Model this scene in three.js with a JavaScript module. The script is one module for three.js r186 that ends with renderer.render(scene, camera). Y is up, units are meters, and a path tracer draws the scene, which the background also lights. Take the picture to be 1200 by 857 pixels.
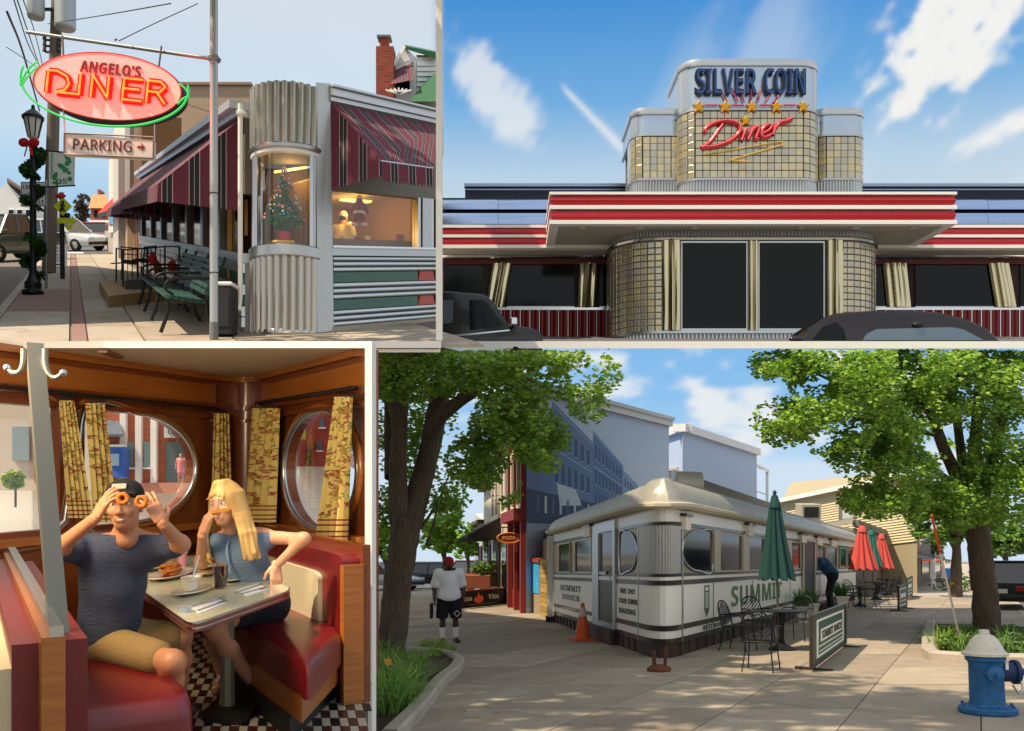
import * as THREE from 'three';
import { mergeGeometries,toCreasedNormals } from 'three/addons/utils/BufferGeometryUtils.js';
import { RoundedBoxGeometry } from 'three/addons/geometries/RoundedBoxGeometry.js';
import { FontLoader } from 'three/addons/loaders/FontLoader.js';
import { TextGeometry } from 'three/addons/geometries/TextGeometry.js';
import { ImprovedNoise } from 'three/addons/math/ImprovedNoise.js';
import { RectAreaLightUniformsLib } from 'three/addons/lights/RectAreaLightUniformsLib.js';

// ---------------------------------------------------------------- camera, sky, sun, exposure

const F = 1100,CX = 600,CY = 545;
const scene = new THREE.Scene();
const camera = new THREE.PerspectiveCamera(2 * Math.atan(428.5 / F) * 180 / Math.PI,1200 / 857,0.1,2000);
camera.position.set(0,0,0);
camera.lookAt(0,0,-1);
camera.setViewOffset(1200,857,0,428.5 - CY,1200,857);
camera.updateProjectionMatrix();
const renderer = new THREE.WebGLRenderer({ antialias: true });
renderer.setSize(1024,731);
renderer.toneMapping = THREE.LinearToneMapping;
renderer.toneMappingExposure = 1.35;
renderer.shadowMap.enabled = true;
RectAreaLightUniformsLib.init();

const sunAz = 68 * Math.PI / 180,sunEl = 58 * Math.PI / 180;
const sun = new THREE.DirectionalLight(0xffe8c8,4.6);
sun.position.set(-Math.sin(sunAz) * Math.cos(sunEl) * 60,Math.sin(sunEl) * 60,Math.cos(sunAz) * Math.cos(sunEl) * 60 - 20);
sun.target.position.set(0,0,-20);
sun.castShadow = true; sun.shadow.radius = 1.6;
sun.shadow.mapSize.set(4096,4096);
Object.assign(sun.shadow.camera,{ left: -60,right: 60,top: 60,bottom: -60,near: 1,far: 220 });
scene.add(sun,sun.target);

const perlin = new ImprovedNoise();
const smooth = (a,b,x) => { const t = Math.min(1,Math.max(0,(x - a) / (b - a))); return t * t * (3 - 2 * t); };
function fbm(x,y,z,o = 5) { let a = 0.5,s = 0; for (let i = 0; i < o; i++) { s += a * perlin.noise(x,y,z); x *= 2.03; y *= 2.03; z *= 2.03; a *= 0.5; } return s; }
function makeSky() {
const W = 2048,H = 1024,data = new Float32Array(W * H * 4);
const lin = h => { const c = new THREE.Color(h); return [c.r / 1.35,c.g / 1.35,c.b / 1.35]; };
const stops = [[-90,lin('#cfe2f2')],[0,lin('#cfe2f2')],[0.5,lin('#b9d8f2')],[4,lin('#8fc2ee')],[8,lin('#7fb8ea')],[13,lin('#d3dde4')],[17,lin('#b9d2e6')],[21,lin('#74aee0')],[27,lin('#3f8cd4')],[45,lin('#3f86cc')],[90,lin('#3a7cc0')]];
const grey = [[-90,lin('#cfe2f2')],[0,lin('#cfe2f2')],[8,lin('#a9d0ee')],[14,lin('#a6cfef')],[18,lin('#c8deef')],[25,lin('#d2dce8')],[45,lin('#cfd8e0')],[90,lin('#d4dade')]];
const pick = (st,e) => { for (let i = 1; i < st.length; i++) if (e <= st[i][0]) { const t = (e - st[i - 1][0]) / (st[i][0] - st[i - 1][0]); return st[i - 1][1].map((v,k) => v + (st[i][1][k] - v) * t); } return st[st.length - 1][1]; };
const white = lin('#f2f2f0'),veil = lin('#fbfaf6');
for (let j = 0; j < H; j++) {
const el = (j + 0.5) / H * 180 - 90;
if (el <= 0) { for (let i = 0; i < W; i++) data.set([...stops[0][1],1],(j * W + i) * 4); continue; }
for (let i = 0; i < W; i++) {

const ph = ((i + 0.5) / W - 0.5) * 2 * Math.PI;
const x = Math.cos(ph) * Math.cos(el * Math.PI / 180),z = Math.sin(ph) * Math.cos(el * Math.PI / 180),y = Math.sin(el * Math.PI / 180);
const az = Math.atan2(x,-z) * 180 / Math.PI;
if ((az > 34 || az < -34 || el > 34) && (i % 4 || (j % 4 && el > 1))) { const o = ((j - (el > 1 ? j % 4 : 0)) * W + i - i % 4) * 4; data.copyWithin((j * W + i) * 4,o,o + 4); continue; }
const overcast = az < 0 ? smooth(-4.0,-5.0,az) * (1 - smooth(-150,-178,az)) : 0;
const a = pick(stops,el),b = pick(grey,el);

const c = Math.cos(-0.85),s = Math.sin(-0.85),dx = x * 10,dy = y * 10,dz = z * 10;
const u = dx * c - dy * s,v = dx * s + dy * c;
const wx = fbm(dx * 0.5,dy * 0.5,dz * 0.5,3) * 1.3;
let n = fbm(u * 0.55 + wx,v * 1.5 + wx,dz * 0.5,5) * 1.25 + fbm(dx * 0.35 + 3,dy * 0.35,dz * 0.35 + 1.7,2) * 0.9;
let cl = smooth(0.05,0.7,n) * 0.3;

const bank = (a0,e0,ra,re,rot) => { const p = az - a0,q = el - e0,pc = Math.cos(rot),ps = Math.sin(rot); const m = (p * pc + q * ps) / ra,o = (-p * ps + q * pc) / re; return Math.exp(-(m * m + o * o) * 1.3); };
const near = Math.abs(az - 13) < 28 && el < 40; const tex = !near ? 0 : 0.55 + 1.2 * fbm(u * 1.6 + 7 + wx,v * 6.5 + wx * 2,dz,5) + 0.9 * fbm(dx * 5 + wx,dy * 5 + 4,dz * 5,4);
cl = Math.max(cl,smooth(0.38,0.85,bank(25.5,23.0,7.4,4.0,0.75) * 1.25 * (0.3 + tex * 1.0)));
cl = Math.max(cl,smooth(0.35,0.9,bank(27.6,17.6,3.8,1.1,0.35) * (0.5 + tex * 0.6)));
cl = Math.max(cl,0.7 * smooth(0.34,0.9,bank(-0.8,21.4,5.2,2.2,-0.8) * (0.6 + tex * 0.75)));
const te = el - (21.9 - (az - 3.1) * 0.93),on = smooth(2.8,3.4,az) * (1 - smooth(6.5,7.0,az));
cl = Math.max(cl,on * 0.95 * Math.exp(-(te * te) / (0.02 + 0.03 * Math.max(0,az - 2.9))) * (0.75 + 0.5 * fbm(az * 4,el * 4,0,3)));

const lowc = el < 10 ? fbm(az * 0.23 + 11,el * 0.5,2.5,5) : -1;
cl = Math.max(cl,smooth(0.0,0.30,lowc + 0.06) * (1 - smooth(6,10,el)) * 0.85);

const wide = Math.max(smooth(32,60,Math.abs(az)),smooth(32,55,el)) * (0.72 + 0.5 * fbm(dx * 0.22,dy * 0.22 + 9,dz * 0.22,3));
const k = (j * W + i) * 4;
for (let q = 0; q < 3; q++) {
const blue = a[q] + (white[q] - a[q]) * Math.min(1,cl);
const dull = b[q] * (1 + 0.10 * fbm(az * 0.05,el * 0.1,5,4));
const seen = blue + (dull - blue) * overcast; data[k + q] = seen + (veil[q] - seen) * Math.min(1,Math.max(0,wide));
}
data[k + 3] = 1;
}
}
const t = new THREE.DataTexture(data,W,H,THREE.RGBAFormat,THREE.FloatType);
t.mapping = THREE.EquirectangularReflectionMapping; t.magFilter = t.minFilter = THREE.LinearFilter; t.needsUpdate = true;
return t;
}
scene.background = makeSky(); scene.environment = scene.background;
scene.backgroundIntensity = 1.0; scene.environmentIntensity = 1.0;

// ---------------------------------------------------------------- helpers
const V3 = THREE.Vector3,V2 = THREE.Vector2;
const at = (px,py,d) => new V3((px - CX) / F * d,(CY - py) / F * d,-d);
const v3 = (x,y,z) => new V3(x,y,z);
function rng(seed) { let s = seed >>> 0; return () => { s = (s + 0x6D2B79F5) | 0; let t = Math.imul(s ^ (s >>> 15),1 | s); t = (t + Math.imul(t ^ (t >>> 7),61 | t)) ^ t; return ((t ^ (t >>> 14)) >>> 0) / 4294967296; }; }
const lerp = (a,b,t) => a + (b - a) * t;
const used = {};
function numbered(n) { if (!(n in used)) { used[n] = 0; return n; } used[n]++; return n + '_' + String(used[n]).padStart(3,'0'); }

function boxUV(g) {
g = g.index ? g.toNonIndexed() : g;
const p = g.attributes.position,uv = new Float32Array(p.count * 2),a = new V3(),b = new V3(),c = new V3();
for (let i = 0; i < p.count; i += 3) {
a.fromBufferAttribute(p,i); b.fromBufferAttribute(p,i + 1); c.fromBufferAttribute(p,i + 2);
const n = b.clone().sub(a).cross(c.clone().sub(a)); const x = Math.abs(n.x),y = Math.abs(n.y),z = Math.abs(n.z);
[a,b,c].forEach((q,k) => { const o = (i + k) * 2; if (y >= x && y >= z) { uv[o] = q.x; uv[o + 1] = q.z; } else if (x > z) { uv[o] = q.z; uv[o + 1] = q.y; } else { uv[o] = q.x; uv[o + 1] = q.y; } });
}
g.setAttribute('uv',new THREE.BufferAttribute(uv,2));
return g;
}
function clean(g,keepUV) {
g = g.index ? g.toNonIndexed() : g;
for (const k of Object.keys(g.attributes)) if (!['position','normal','uv','color'].includes(k)) g.deleteAttribute(k);
if (!g.attributes.normal) g.computeVertexNormals();
if (!keepUV || !g.attributes.uv) boxUV(g);
g.morphAttributes = {};
return g;
}
function merged(list,keepUV) {
list = (Array.isArray(list) ? list : [list]).filter(Boolean).map(g => clean(g,keepUV));
return list.length === 1 ? list[0] : mergeGeometries(list,false);
}
function shadowed(m) { m.castShadow = m.receiveShadow = true; return m; }
function mesh(name,geos,material,parent,keepUV) {
const m = shadowed(new THREE.Mesh(merged(geos,keepUV),material));
m.name = name; if (parent) parent.add(m);
return m;
}
function thing(name,label,category,pos,group) {
const o = new THREE.Group(); o.name = numbered(name); if (pos) o.position.copy(pos);
o.userData = { label,category }; if (group) o.userData.group = group;
scene.add(o); return o;
}
function single(name,label,category,geos,material,group,keepUV) {
const m = mesh(numbered(name),geos,material,scene,keepUV);
m.userData = { label,category }; if (group) m.userData.group = group; return m;
}
function struct(name,geos,material,label,keepUV) {
const m = mesh(numbered(name),geos,material,scene,keepUV);
m.userData = { kind: 'structure' }; if (label) m.userData.label = label; return m;
}
function copyOf(o,pos,rotY,label) {
const c = o.clone(); c.name = numbered(o.name.replace(/_\d+$/,'')); c.userData = { ...o.userData }; if (label) c.userData.label = label;
if (pos) c.position.copy(pos); if (rotY !== undefined) c.rotation.y = rotY; scene.add(c); return c;
}

function bx(w,h,d,x = 0,y = 0,z = 0,rx = 0,ry = 0,rz = 0) { const g = new THREE.BoxGeometry(w,h,d); if (rx || ry || rz) g.applyMatrix4(new THREE.Matrix4().makeRotationFromEuler(new THREE.Euler(rx,ry,rz))); return g.translate(x,y,z); }
function rbx(w,h,d,r,x = 0,y = 0,z = 0,rx = 0,ry = 0,rz = 0,seg = 2) { const g = new RoundedBoxGeometry(w,h,d,seg,Math.min(r,w / 2.02,h / 2.02,d / 2.02)); if (rx || ry || rz) g.applyMatrix4(new THREE.Matrix4().makeRotationFromEuler(new THREE.Euler(rx,ry,rz))); return g.translate(x,y,z); }
function cyl(r0,r1,h,x = 0,y = 0,z = 0,n = 16) { return new THREE.CylinderGeometry(r1,r0,h,n).translate(x,y + h / 2,z); }
function rod(a,b,r0,r1 = r0,n = 8) {
const d = b.clone().sub(a),L = d.length(),g = new THREE.CylinderGeometry(r1,r0,L,n);
g.translate(0,L / 2,0); g.applyQuaternion(new THREE.Quaternion().setFromUnitVectors(v3(0,1,0),d.normalize())); return g.translate(a.x,a.y,a.z);
}
function bar(a,b,w,h) {
const d = b.clone().sub(a),L = d.length(); d.normalize();
const g = new THREE.BoxGeometry(w,h,L); const m = new THREE.Matrix4().lookAt(b,a,Math.abs(d.y) > 0.99 ? v3(1,0,0) : v3(0,1,0));
g.applyMatrix4(m); const c = a.clone().add(b).multiplyScalar(0.5); return g.translate(c.x,c.y,c.z);
}
function tube(pts,r,seg = 0,n = 6,closed = false) { return new THREE.TubeGeometry(new THREE.CatmullRomCurve3(pts,closed,'catmullrom',0.5),seg || pts.length * 5,r,n,closed); }
function sph(r,x,y,z,sx = 1,sy = 1,sz = 1,n = 14) { return new THREE.SphereGeometry(r,n,Math.max(6,n * 0.7 | 0)).scale(sx,sy,sz).translate(x,y,z); }
function lathe(pts,n = 24,x = 0,y = 0,z = 0) { return new THREE.LatheGeometry(pts.map(p => new V2(p[0],p[1])),n).translate(x,y,z); }
function tor(R,r,x,y,z,rx = 0,ry = 0,n = 24) { const g = new THREE.TorusGeometry(R,r,8,n); g.rotateX(rx); g.rotateY(ry); return g.translate(x,y,z); }
function hexa(p) {
const f = [[4,5,6,7],[1,0,3,2],[0,4,7,3],[5,1,2,6],[7,6,2,3],[0,1,5,4]],pos = [];
for (const [a,b,c,d] of f) for (const k of [a,b,c,a,c,d]) pos.push(p[k].x,p[k].y,p[k].z);
const g = new THREE.BufferGeometry(); g.setAttribute('position',new THREE.Float32BufferAttribute(pos,3)); g.computeVertexNormals(); return g;
}
function quad(a,b,c,d) { const g = new THREE.BufferGeometry(); g.setAttribute('position',new THREE.Float32BufferAttribute([a,b,c,a,c,d].flatMap(p => [p.x,p.y,p.z]),3)); g.setAttribute('uv',new THREE.Float32BufferAttribute([0,0,1,0,1,1,0,0,1,1,0,1],2)); g.computeVertexNormals(); return g; }
function prism(poly,y0,y1) {
const f0 = typeof y0 === 'function' ? y0 : () => y0,f1 = typeof y1 === 'function' ? y1 : () => y1;
const tri = THREE.ShapeUtils.triangulateShape(poly.map(p => new V2(p[0],p[1])),[]),pos = [];
const ccw = THREE.ShapeUtils.area(poly.map(p => new V2(p[0],p[1]))) > 0;
const T = p => [p[0],f1(p[0],p[1]),p[1]],B = p => [p[0],f0(p[0],p[1]),p[1]];
for (const t of tri) { const q = t.map(i => poly[i]); const up = ccw ? [q[0],q[2],q[1]] : q; const area = (up[1][0] - up[0][0]) * (up[2][1] - up[0][1]) - (up[2][0] - up[0][0]) * (up[1][1] - up[0][1]); const u = area < 0 ? up : [up[0],up[2],up[1]]; for (const p of u) pos.push(...T(p)); for (const p of [u[0],u[2],u[1]]) pos.push(...B(p)); }
for (let i = 0; i < poly.length; i++) { let a = poly[i],b = poly[(i + 1) % poly.length]; if (ccw) [a,b] = [b,a]; pos.push(...B(a),...B(b),...T(b),...B(a),...T(b),...T(a)); }
const g = new THREE.BufferGeometry(); g.setAttribute('position',new THREE.Float32BufferAttribute(pos,3)); g.computeVertexNormals(); return g;
}
function extrude(shape,depth,bevel = 0,steps = 6) { return new THREE.ExtrudeGeometry(shape,{ depth,bevelEnabled: bevel > 0,bevelThickness: bevel,bevelSize: bevel,bevelSegments: 2,curveSegments: steps }); }
function polyShape(pts) { const s = new THREE.Shape(); pts.forEach((p,i) => i ? s.lineTo(p[0],p[1]) : s.moveTo(p[0],p[1])); s.closePath(); return s; }
function smoothed(g,angle = 0.7) { return toCreasedNormals(g,angle); }

function framed(g,p,xd,yd,zd) { return g.applyMatrix4(new THREE.Matrix4().makeBasis(xd,yd,zd).setPosition(p)); }

class Wall {
constructor(A,B,hA,hB = hA) { Object.assign(this,{ A,B,hA,hB }); const d = B.clone().sub(A); this.len = Math.hypot(d.x,d.z); this.n = v3(-d.z,0,d.x).normalize(); if (this.n.dot(A) > 0) this.n.negate(); this.flip = v3(-d.z,0,d.x).dot(this.n) < 0; this.dir = v3(d.x,0,d.z).normalize(); }
static seen(x0,b0,t0,d0,x1,b1,t1,d1) { const A = at(x0,b0,d0),D = d1 || d0 * (b0 - t0) / (b1 - t1),B = at(x1,b1,D); return new Wall(A,B,(b0 - t0) / F * d0,(b1 - t1) / F * D); }
s(px) { const k = (px - CX) / F,{ A,B } = this; return (k * -A.z - A.x) / ((B.x - A.x) - k * (A.z - B.z)); }
t(px,py) { const s = this.s(px),d = -lerp(this.A.z,this.B.z,s),y = (CY - py) / F * d; return (y - lerp(this.A.y,this.B.y,s)) / lerp(this.hA,this.hB,s); }
p(s,t,n = 0) { const q = this.A.clone().lerp(this.B,s); q.y += t * lerp(this.hA,this.hB,s); return q.addScaledVector(this.n,n); }
box(s0,s1,t0,t1,n0,n1) { if (this.flip) [s0,s1] = [s1,s0]; return hexa([this.p(s0,t0,n0),this.p(s1,t0,n0),this.p(s1,t1,n0),this.p(s0,t1,n0),this.p(s0,t0,n1),this.p(s1,t0,n1),this.p(s1,t1,n1),this.p(s0,t1,n1)]); }
face(s0,s1,t0,t1,n) { if (this.flip) [s0,s1] = [s1,s0]; return quad(this.p(s0,t0,n),this.p(s1,t0,n),this.p(s1,t1,n),this.p(s0,t1,n)); }

holed(s0,s1,t0,t1,n0,n1,holes) {
const ts = [...new Set([t0,t1,...holes.flatMap(h => [h[2],h[3]])])].sort((a,b) => a - b),out = [];
for (let i = 0; i + 1 < ts.length; i++) {
const a = ts[i],b = ts[i + 1],cut = holes.filter(h => h[2] <= a + 1e-6 && h[3] >= b - 1e-6).sort((p,q) => p[0] - q[0]); let s = s0;
for (const h of cut) { if (h[0] > s + 1e-5) out.push(this.box(s,h[0],a,b,n0,n1)); s = Math.max(s,h[1]); }
if (s < s1 - 1e-5) out.push(this.box(s,s1,a,b,n0,n1));
}
return out;
}
}

function pathNormals(path,closed) { return path.map((p,i) => { const a = path[closed ? (i + path.length - 1) % path.length : Math.max(0,i - 1)],b = path[closed ? (i + 1) % path.length : Math.min(path.length - 1,i + 1)]; return v3(-(b.z - a.z),0,b.x - a.x).normalize(); }); }
function sweep(path,profile,normals,i0 = 0,i1 = path.length - 1) {
const N = normals || pathNormals(path),pos = [],m = profile.length;
const pt = (i,k) => { const p = path[i],q = profile[k],n = q[0] < 0 ? q[0] * (p.k || 1) : q[0]; return [p.x + N[i].x * n,p.y + q[1] * (p.h || 1),p.z + N[i].z * n]; };
for (let i = i0; i < i1; i++) for (let k = 0; k < m; k++) { const l = (k + 1) % m,a = pt(i,k),b = pt(i + 1,k),c = pt(i + 1,l),d = pt(i,l); pos.push(...a,...b,...c,...a,...c,...d); }
for (const [i,r] of [[i0,0],[i1,1]]) for (let k = 1; k + 1 < m; k++) { const a = pt(i,0),b = pt(i,k),c = pt(i,k + 1); pos.push(...(r ? [...a,...c,...b] : [...a,...b,...c])); }
const g = new THREE.BufferGeometry(); g.setAttribute('position',new THREE.Float32BufferAttribute(pos,3)); g.computeVertexNormals(); return smoothed(g,0.6);
}
const rect = (n0,n1,y0,y1) => [[n0,y0],[n1,y0],[n1,y1],[n0,y1]];

// ---------------------------------------------------------------- textures and materials
function dataTex(w,h,fn,srgb = true) {
const d = new Uint8Array(w * h * 4);
for (let j = 0; j < h; j++) for (let i = 0; i < w; i++) { const c = fn(i / w,j / h,i,j),k = (j * w + i) * 4; d[k] = Math.max(0,Math.min(255,c[0])); d[k + 1] = Math.max(0,Math.min(255,c[1])); d[k + 2] = Math.max(0,Math.min(255,c[2])); d[k + 3] = c[3] === undefined ? 255 : c[3]; }
const t = new THREE.DataTexture(d,w,h,THREE.RGBAFormat); t.wrapS = t.wrapT = THREE.RepeatWrapping; t.magFilter = THREE.LinearFilter; t.minFilter = THREE.LinearMipmapLinearFilter; t.generateMipmaps = true;
if (srgb) t.colorSpace = THREE.SRGBColorSpace; t.needsUpdate = true; return t;
}

function tn(u,v,f,z = 0,o = 4) { const a = fbm(u * f,v * f,z,o),b = fbm((u - 1) * f,v * f,z,o),c = fbm(u * f,(v - 1) * f,z,o),d = fbm((u - 1) * f,(v - 1) * f,z,o); return lerp(lerp(a,b,u),lerp(c,d,u),v); }
const R0 = rng(5);
const rgb = h => { const c = new THREE.Color(h); return [c.r,c.g,c.b].map(v => 255 * (v <= 0.0031308 ? 12.92 * v : 1.055 * Math.pow(v,1 / 2.4) - 0.055)); };
function mottled(hex,amp,f,speck = 0,size = 256,second) {
const c = rgb(hex),s2 = second ? rgb(second) : null,r = rng(hex.length * 77 + f * 13 + amp);
return dataTex(size,size,(u,v) => { const n = tn(u,v,f,1.3) * amp + tn(u,v,f * 4,4.1,3) * amp * 0.6 + (r() - 0.5) * speck; const m = s2 ? smooth(0.05,0.4,tn(u,v,f * 0.8,9.2,4)) : 0; return [0,1,2].map(k => lerp(c[k],s2 ? s2[k] : 0,m) + n); });
}
function grainTex(hex,dark,sx = 3,sy = 40,amp = 1) {
const a = rgb(hex),b = rgb(dark),r = rng(sy * 31 + sx);
return dataTex(256,256,(u,v) => { const w = tn(u,v,2,3,3) * 0.25; const n = 0.5 + amp * (tn(u,v + w * 0.2,1,6,2) * 0.4 + 0.7 * fbm(u * sx,(v + w * 0.06) * sy,2.2,3)) + (r() - 0.5) * 0.12; const t = Math.min(1,Math.max(0,n)); return [0,1,2].map(k => lerp(b[k],a[k],t)); });
}
function rep(tex,x,y) { const t = tex.clone(); t.repeat.set(1 / x,1 / (y || x)); t.needsUpdate = true; return t; }
function M(color,roughness = 0.7,metalness = 0,o = {}) { return new THREE.MeshStandardMaterial({ color,roughness,metalness,side: THREE.DoubleSide,...o }); }
function MP(color,o = {}) { return new THREE.MeshPhysicalMaterial({ color,side: THREE.DoubleSide,...o }); }
const bumpNoise = dataTex(256,256,(u,v) => { const n = 128 + 110 * tn(u,v,9,2,5) + (R0() - 0.5) * 40; return [n,n,n]; },false);
const mat = {
white: M('#f3f3f0',0.55,0,{ bumpMap: rep(bumpNoise,0.6),bumpScale: 0.0006 }),
black: M('#17181a',0.5),iron: M('#1d1f22',0.45,0.3),rubber: M('#15161a',0.85),darkGlass: MP('#0c1114',{ roughness: 0.08,specularIntensity: 0.45 }),
chrome: M('#d8dadd',0.16,1),steel: M('#c3c6c9',0.3,1),brushed: M('#b9bcbe',0.36,0.95,{ bumpMap: rep(bumpNoise,0.9,0.02),bumpScale: 0.0008 }),
pane: MP('#ffffff',{ roughness: 0.02,transmission: 1,thickness: 0,ior: 1.45 }),
concrete: M('#ffffff',0.9,0,{ map: rep(mottled('#a69e92',30,5,26,512,'#8d867b'),2.2),bumpMap: rep(bumpNoise,0.7),bumpScale: 0.002 }),
asphalt: M('#ffffff',0.92,0,{ map: rep(mottled('#56575a',20,7,40,256,'#4a4b4e'),2.4),bumpMap: rep(bumpNoise,0.3),bumpScale: 0.004 }),
};
mat.whiteCoat = mat.white;
function canvasTex(w,h,draw) { const c = document.createElement('canvas'); c.width = w; c.height = h; const x = c.getContext('2d'); draw(x,w,h); const t = new THREE.CanvasTexture(c); t.colorSpace = THREE.SRGBColorSpace; t.anisotropy = 4; return t; }
const loader = new FontLoader();
const fontBold = await loader.loadAsync('fonts/droid/droid_sans_bold.typeface.json');
const fontReg = await loader.loadAsync('fonts/droid/droid_sans_regular.typeface.json');
const fontSerif = await loader.loadAsync('fonts/droid/droid_serif_bold.typeface.json');
function text3(str,size,depth,font = fontBold,w,bevel = 0) {
const g = new TextGeometry(str,{ font,size,depth,curveSegments: 4,bevelEnabled: bevel > 0,bevelThickness: bevel,bevelSize: bevel,bevelSegments: 1 });
g.computeBoundingBox(); const b = g.boundingBox; g.translate(-(b.min.x + b.max.x) / 2,0,0); if (w) g.scale(w / (b.max.x - b.min.x),1,1); return g;
}

// ---------------------------------------------------------------- the ground: hillside, terraces
const S4 = (655 - CY) / F,H4 = 1.69,gy = d => -H4 - S4 * d;
const G = (px,py) => at(px,py,F * H4 / (py - 655));
const S1 = (CY - 263) / F,H1 = 1.4,gy1 = d => -H1 + S1 * d;
const G1 = (px,py) => at(px,py,F * H1 / (py - 263));
const gy2 = d => (CY - 402) / F * 18.6 + (CY - 376) / F * (d - 18.6);
const onStreet = (x,d) => v3(x,gy(d),-d);

struct('hillside',prism([[-260,60],[260,60],[260,-700],[-260,-700]],(x,z) => gy(-z) - 2,(x,z) => gy(-z) - 0.12),M('#ffffff',0.95,0,{ map: rep(mottled('#77746c',18,6,20,256,'#6a6a5c'),6) }),'bare ground of the hillside under the street');

const RAY = (CY - 408) / F;
{
const L = -0.62;
const t1 = [[L * 11.0,-11.0],[-0.0765 * 11.0,-11.0],[-0.0765 * 16.5,-16.5],[-0.27 * 20,-20],[-0.27 * 120,-120],[L * 120,-120]];
struct('upper_terrace',prism(t1,(x,z) => -z * RAY + 0.012,(x,z) => gy1(-z) - 0.10),mat.white,'white painted concrete slab that carries the upper street');
struct('retaining_wall',[bx(4.7,5.6,0.3,-4.6,-1.6,-11.3),bx(0.4,6.6,0.4,-4.4,-1.2,-18.9)],mat.white,'white retaining wall below the upper street');
const t2 = [[-0.09 * 18.6 - 1.2,-18.6],[0.62 * 18.6,-18.6],[0.62 * 30,-30],[-0.09 * 30,-30]];
struct('forecourt_terrace',prism(t2,(x,z) => -z * RAY + 0.012,(x,z) => gy2(-z)),mat.white,'white painted deck that carries the chrome diner forecourt');
struct('forecourt',prism([[-0.079 * 18.75,-18.75],[0.6 * 18.75,-18.75],[0.6 * 28,-28],[-0.079 * 28,-28]],(x,z) => gy2(-z) - 0.01,(x,z) => gy2(-z) + 0.006),mat.asphalt,'dark asphalt forecourt of the chrome diner');
struct('terrace_pier',[bx(0.7,6.6,0.7,11.9,-1.1,-19.4),bx(0.7,8,0.7,17.5,-0.8,-27)],mat.white,'white piers under the deck');
single('terrace_post','slim white square post standing on the front edge of the terrace','post',rbx(0.0735,4.5,0.09,0.006,-0.0778 * 11.02,(CY - 400) / F * 11.06 + 2.25,-11.06),mat.white);
}
struct('terrace_edge',hexa([at(-60,408,11.0),at(517,408,11.0),at(517,400,11.0),at(-60,400,11.0),at(-60,408,10.94),at(517,408,10.94),at(517,400,10.94),at(-60,400,10.94)]),mat.white,'white front edge of the upper terrace');
struct('forecourt_edge',hexa([at(440,408.4,18.6),at(1300,408.4,18.6),at(1300,400,18.6),at(440,400,18.6),at(440,408.4,18.52),at(1300,408.4,18.52),at(1300,400,18.52),at(440,400,18.52)]),mat.white,'white front edge of the deck');

// ---------------------------------------------------------------- bodies: a distance field meshed with surface nets
const smin = (a,b,k) => { const h = Math.max(k - Math.abs(a - b),0) / k; return Math.min(a,b) - h * h * k * 0.25; };
function cap(a,b,ra,rb = ra,k = 0.03) {
const ba = b.clone().sub(a),L2 = ba.lengthSq() || 1e-9;
return { lo: v3(Math.min(a.x - ra,b.x - rb),Math.min(a.y - ra,b.y - rb),Math.min(a.z - ra,b.z - rb)),hi: v3(Math.max(a.x + ra,b.x + rb),Math.max(a.y + ra,b.y + rb),Math.max(a.z + ra,b.z + rb)),k,
f: (x,y,z) => { const px = x - a.x,py = y - a.y,pz = z - a.z,h = Math.min(1,Math.max(0,(px * ba.x + py * ba.y + pz * ba.z) / L2)),qx = px - ba.x * h,qy = py - ba.y * h,qz = pz - ba.z * h; return Math.sqrt(qx * qx + qy * qy + qz * qz) - (ra + (rb - ra) * h); } };
}
function ell(c,r,k = 0.03,q) {
const R = Math.max(r.x,r.y,r.z),inv = q ? q.clone().invert() : null,w = v3(0,0,0);
return { lo: c.clone().addScalar(-R),hi: c.clone().addScalar(R),k,f: (x,y,z) => { w.set(x - c.x,y - c.y,z - c.z); if (inv) w.applyQuaternion(inv); const k0 = Math.hypot(w.x / r.x,w.y / r.y,w.z / r.z),k1 = Math.hypot(w.x / (r.x * r.x),w.y / (r.y * r.y),w.z / (r.z * r.z)); return k1 < 1e-9 ? -Math.min(r.x,r.y,r.z) : k0 * (k0 - 1) / k1; } };
}
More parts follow.
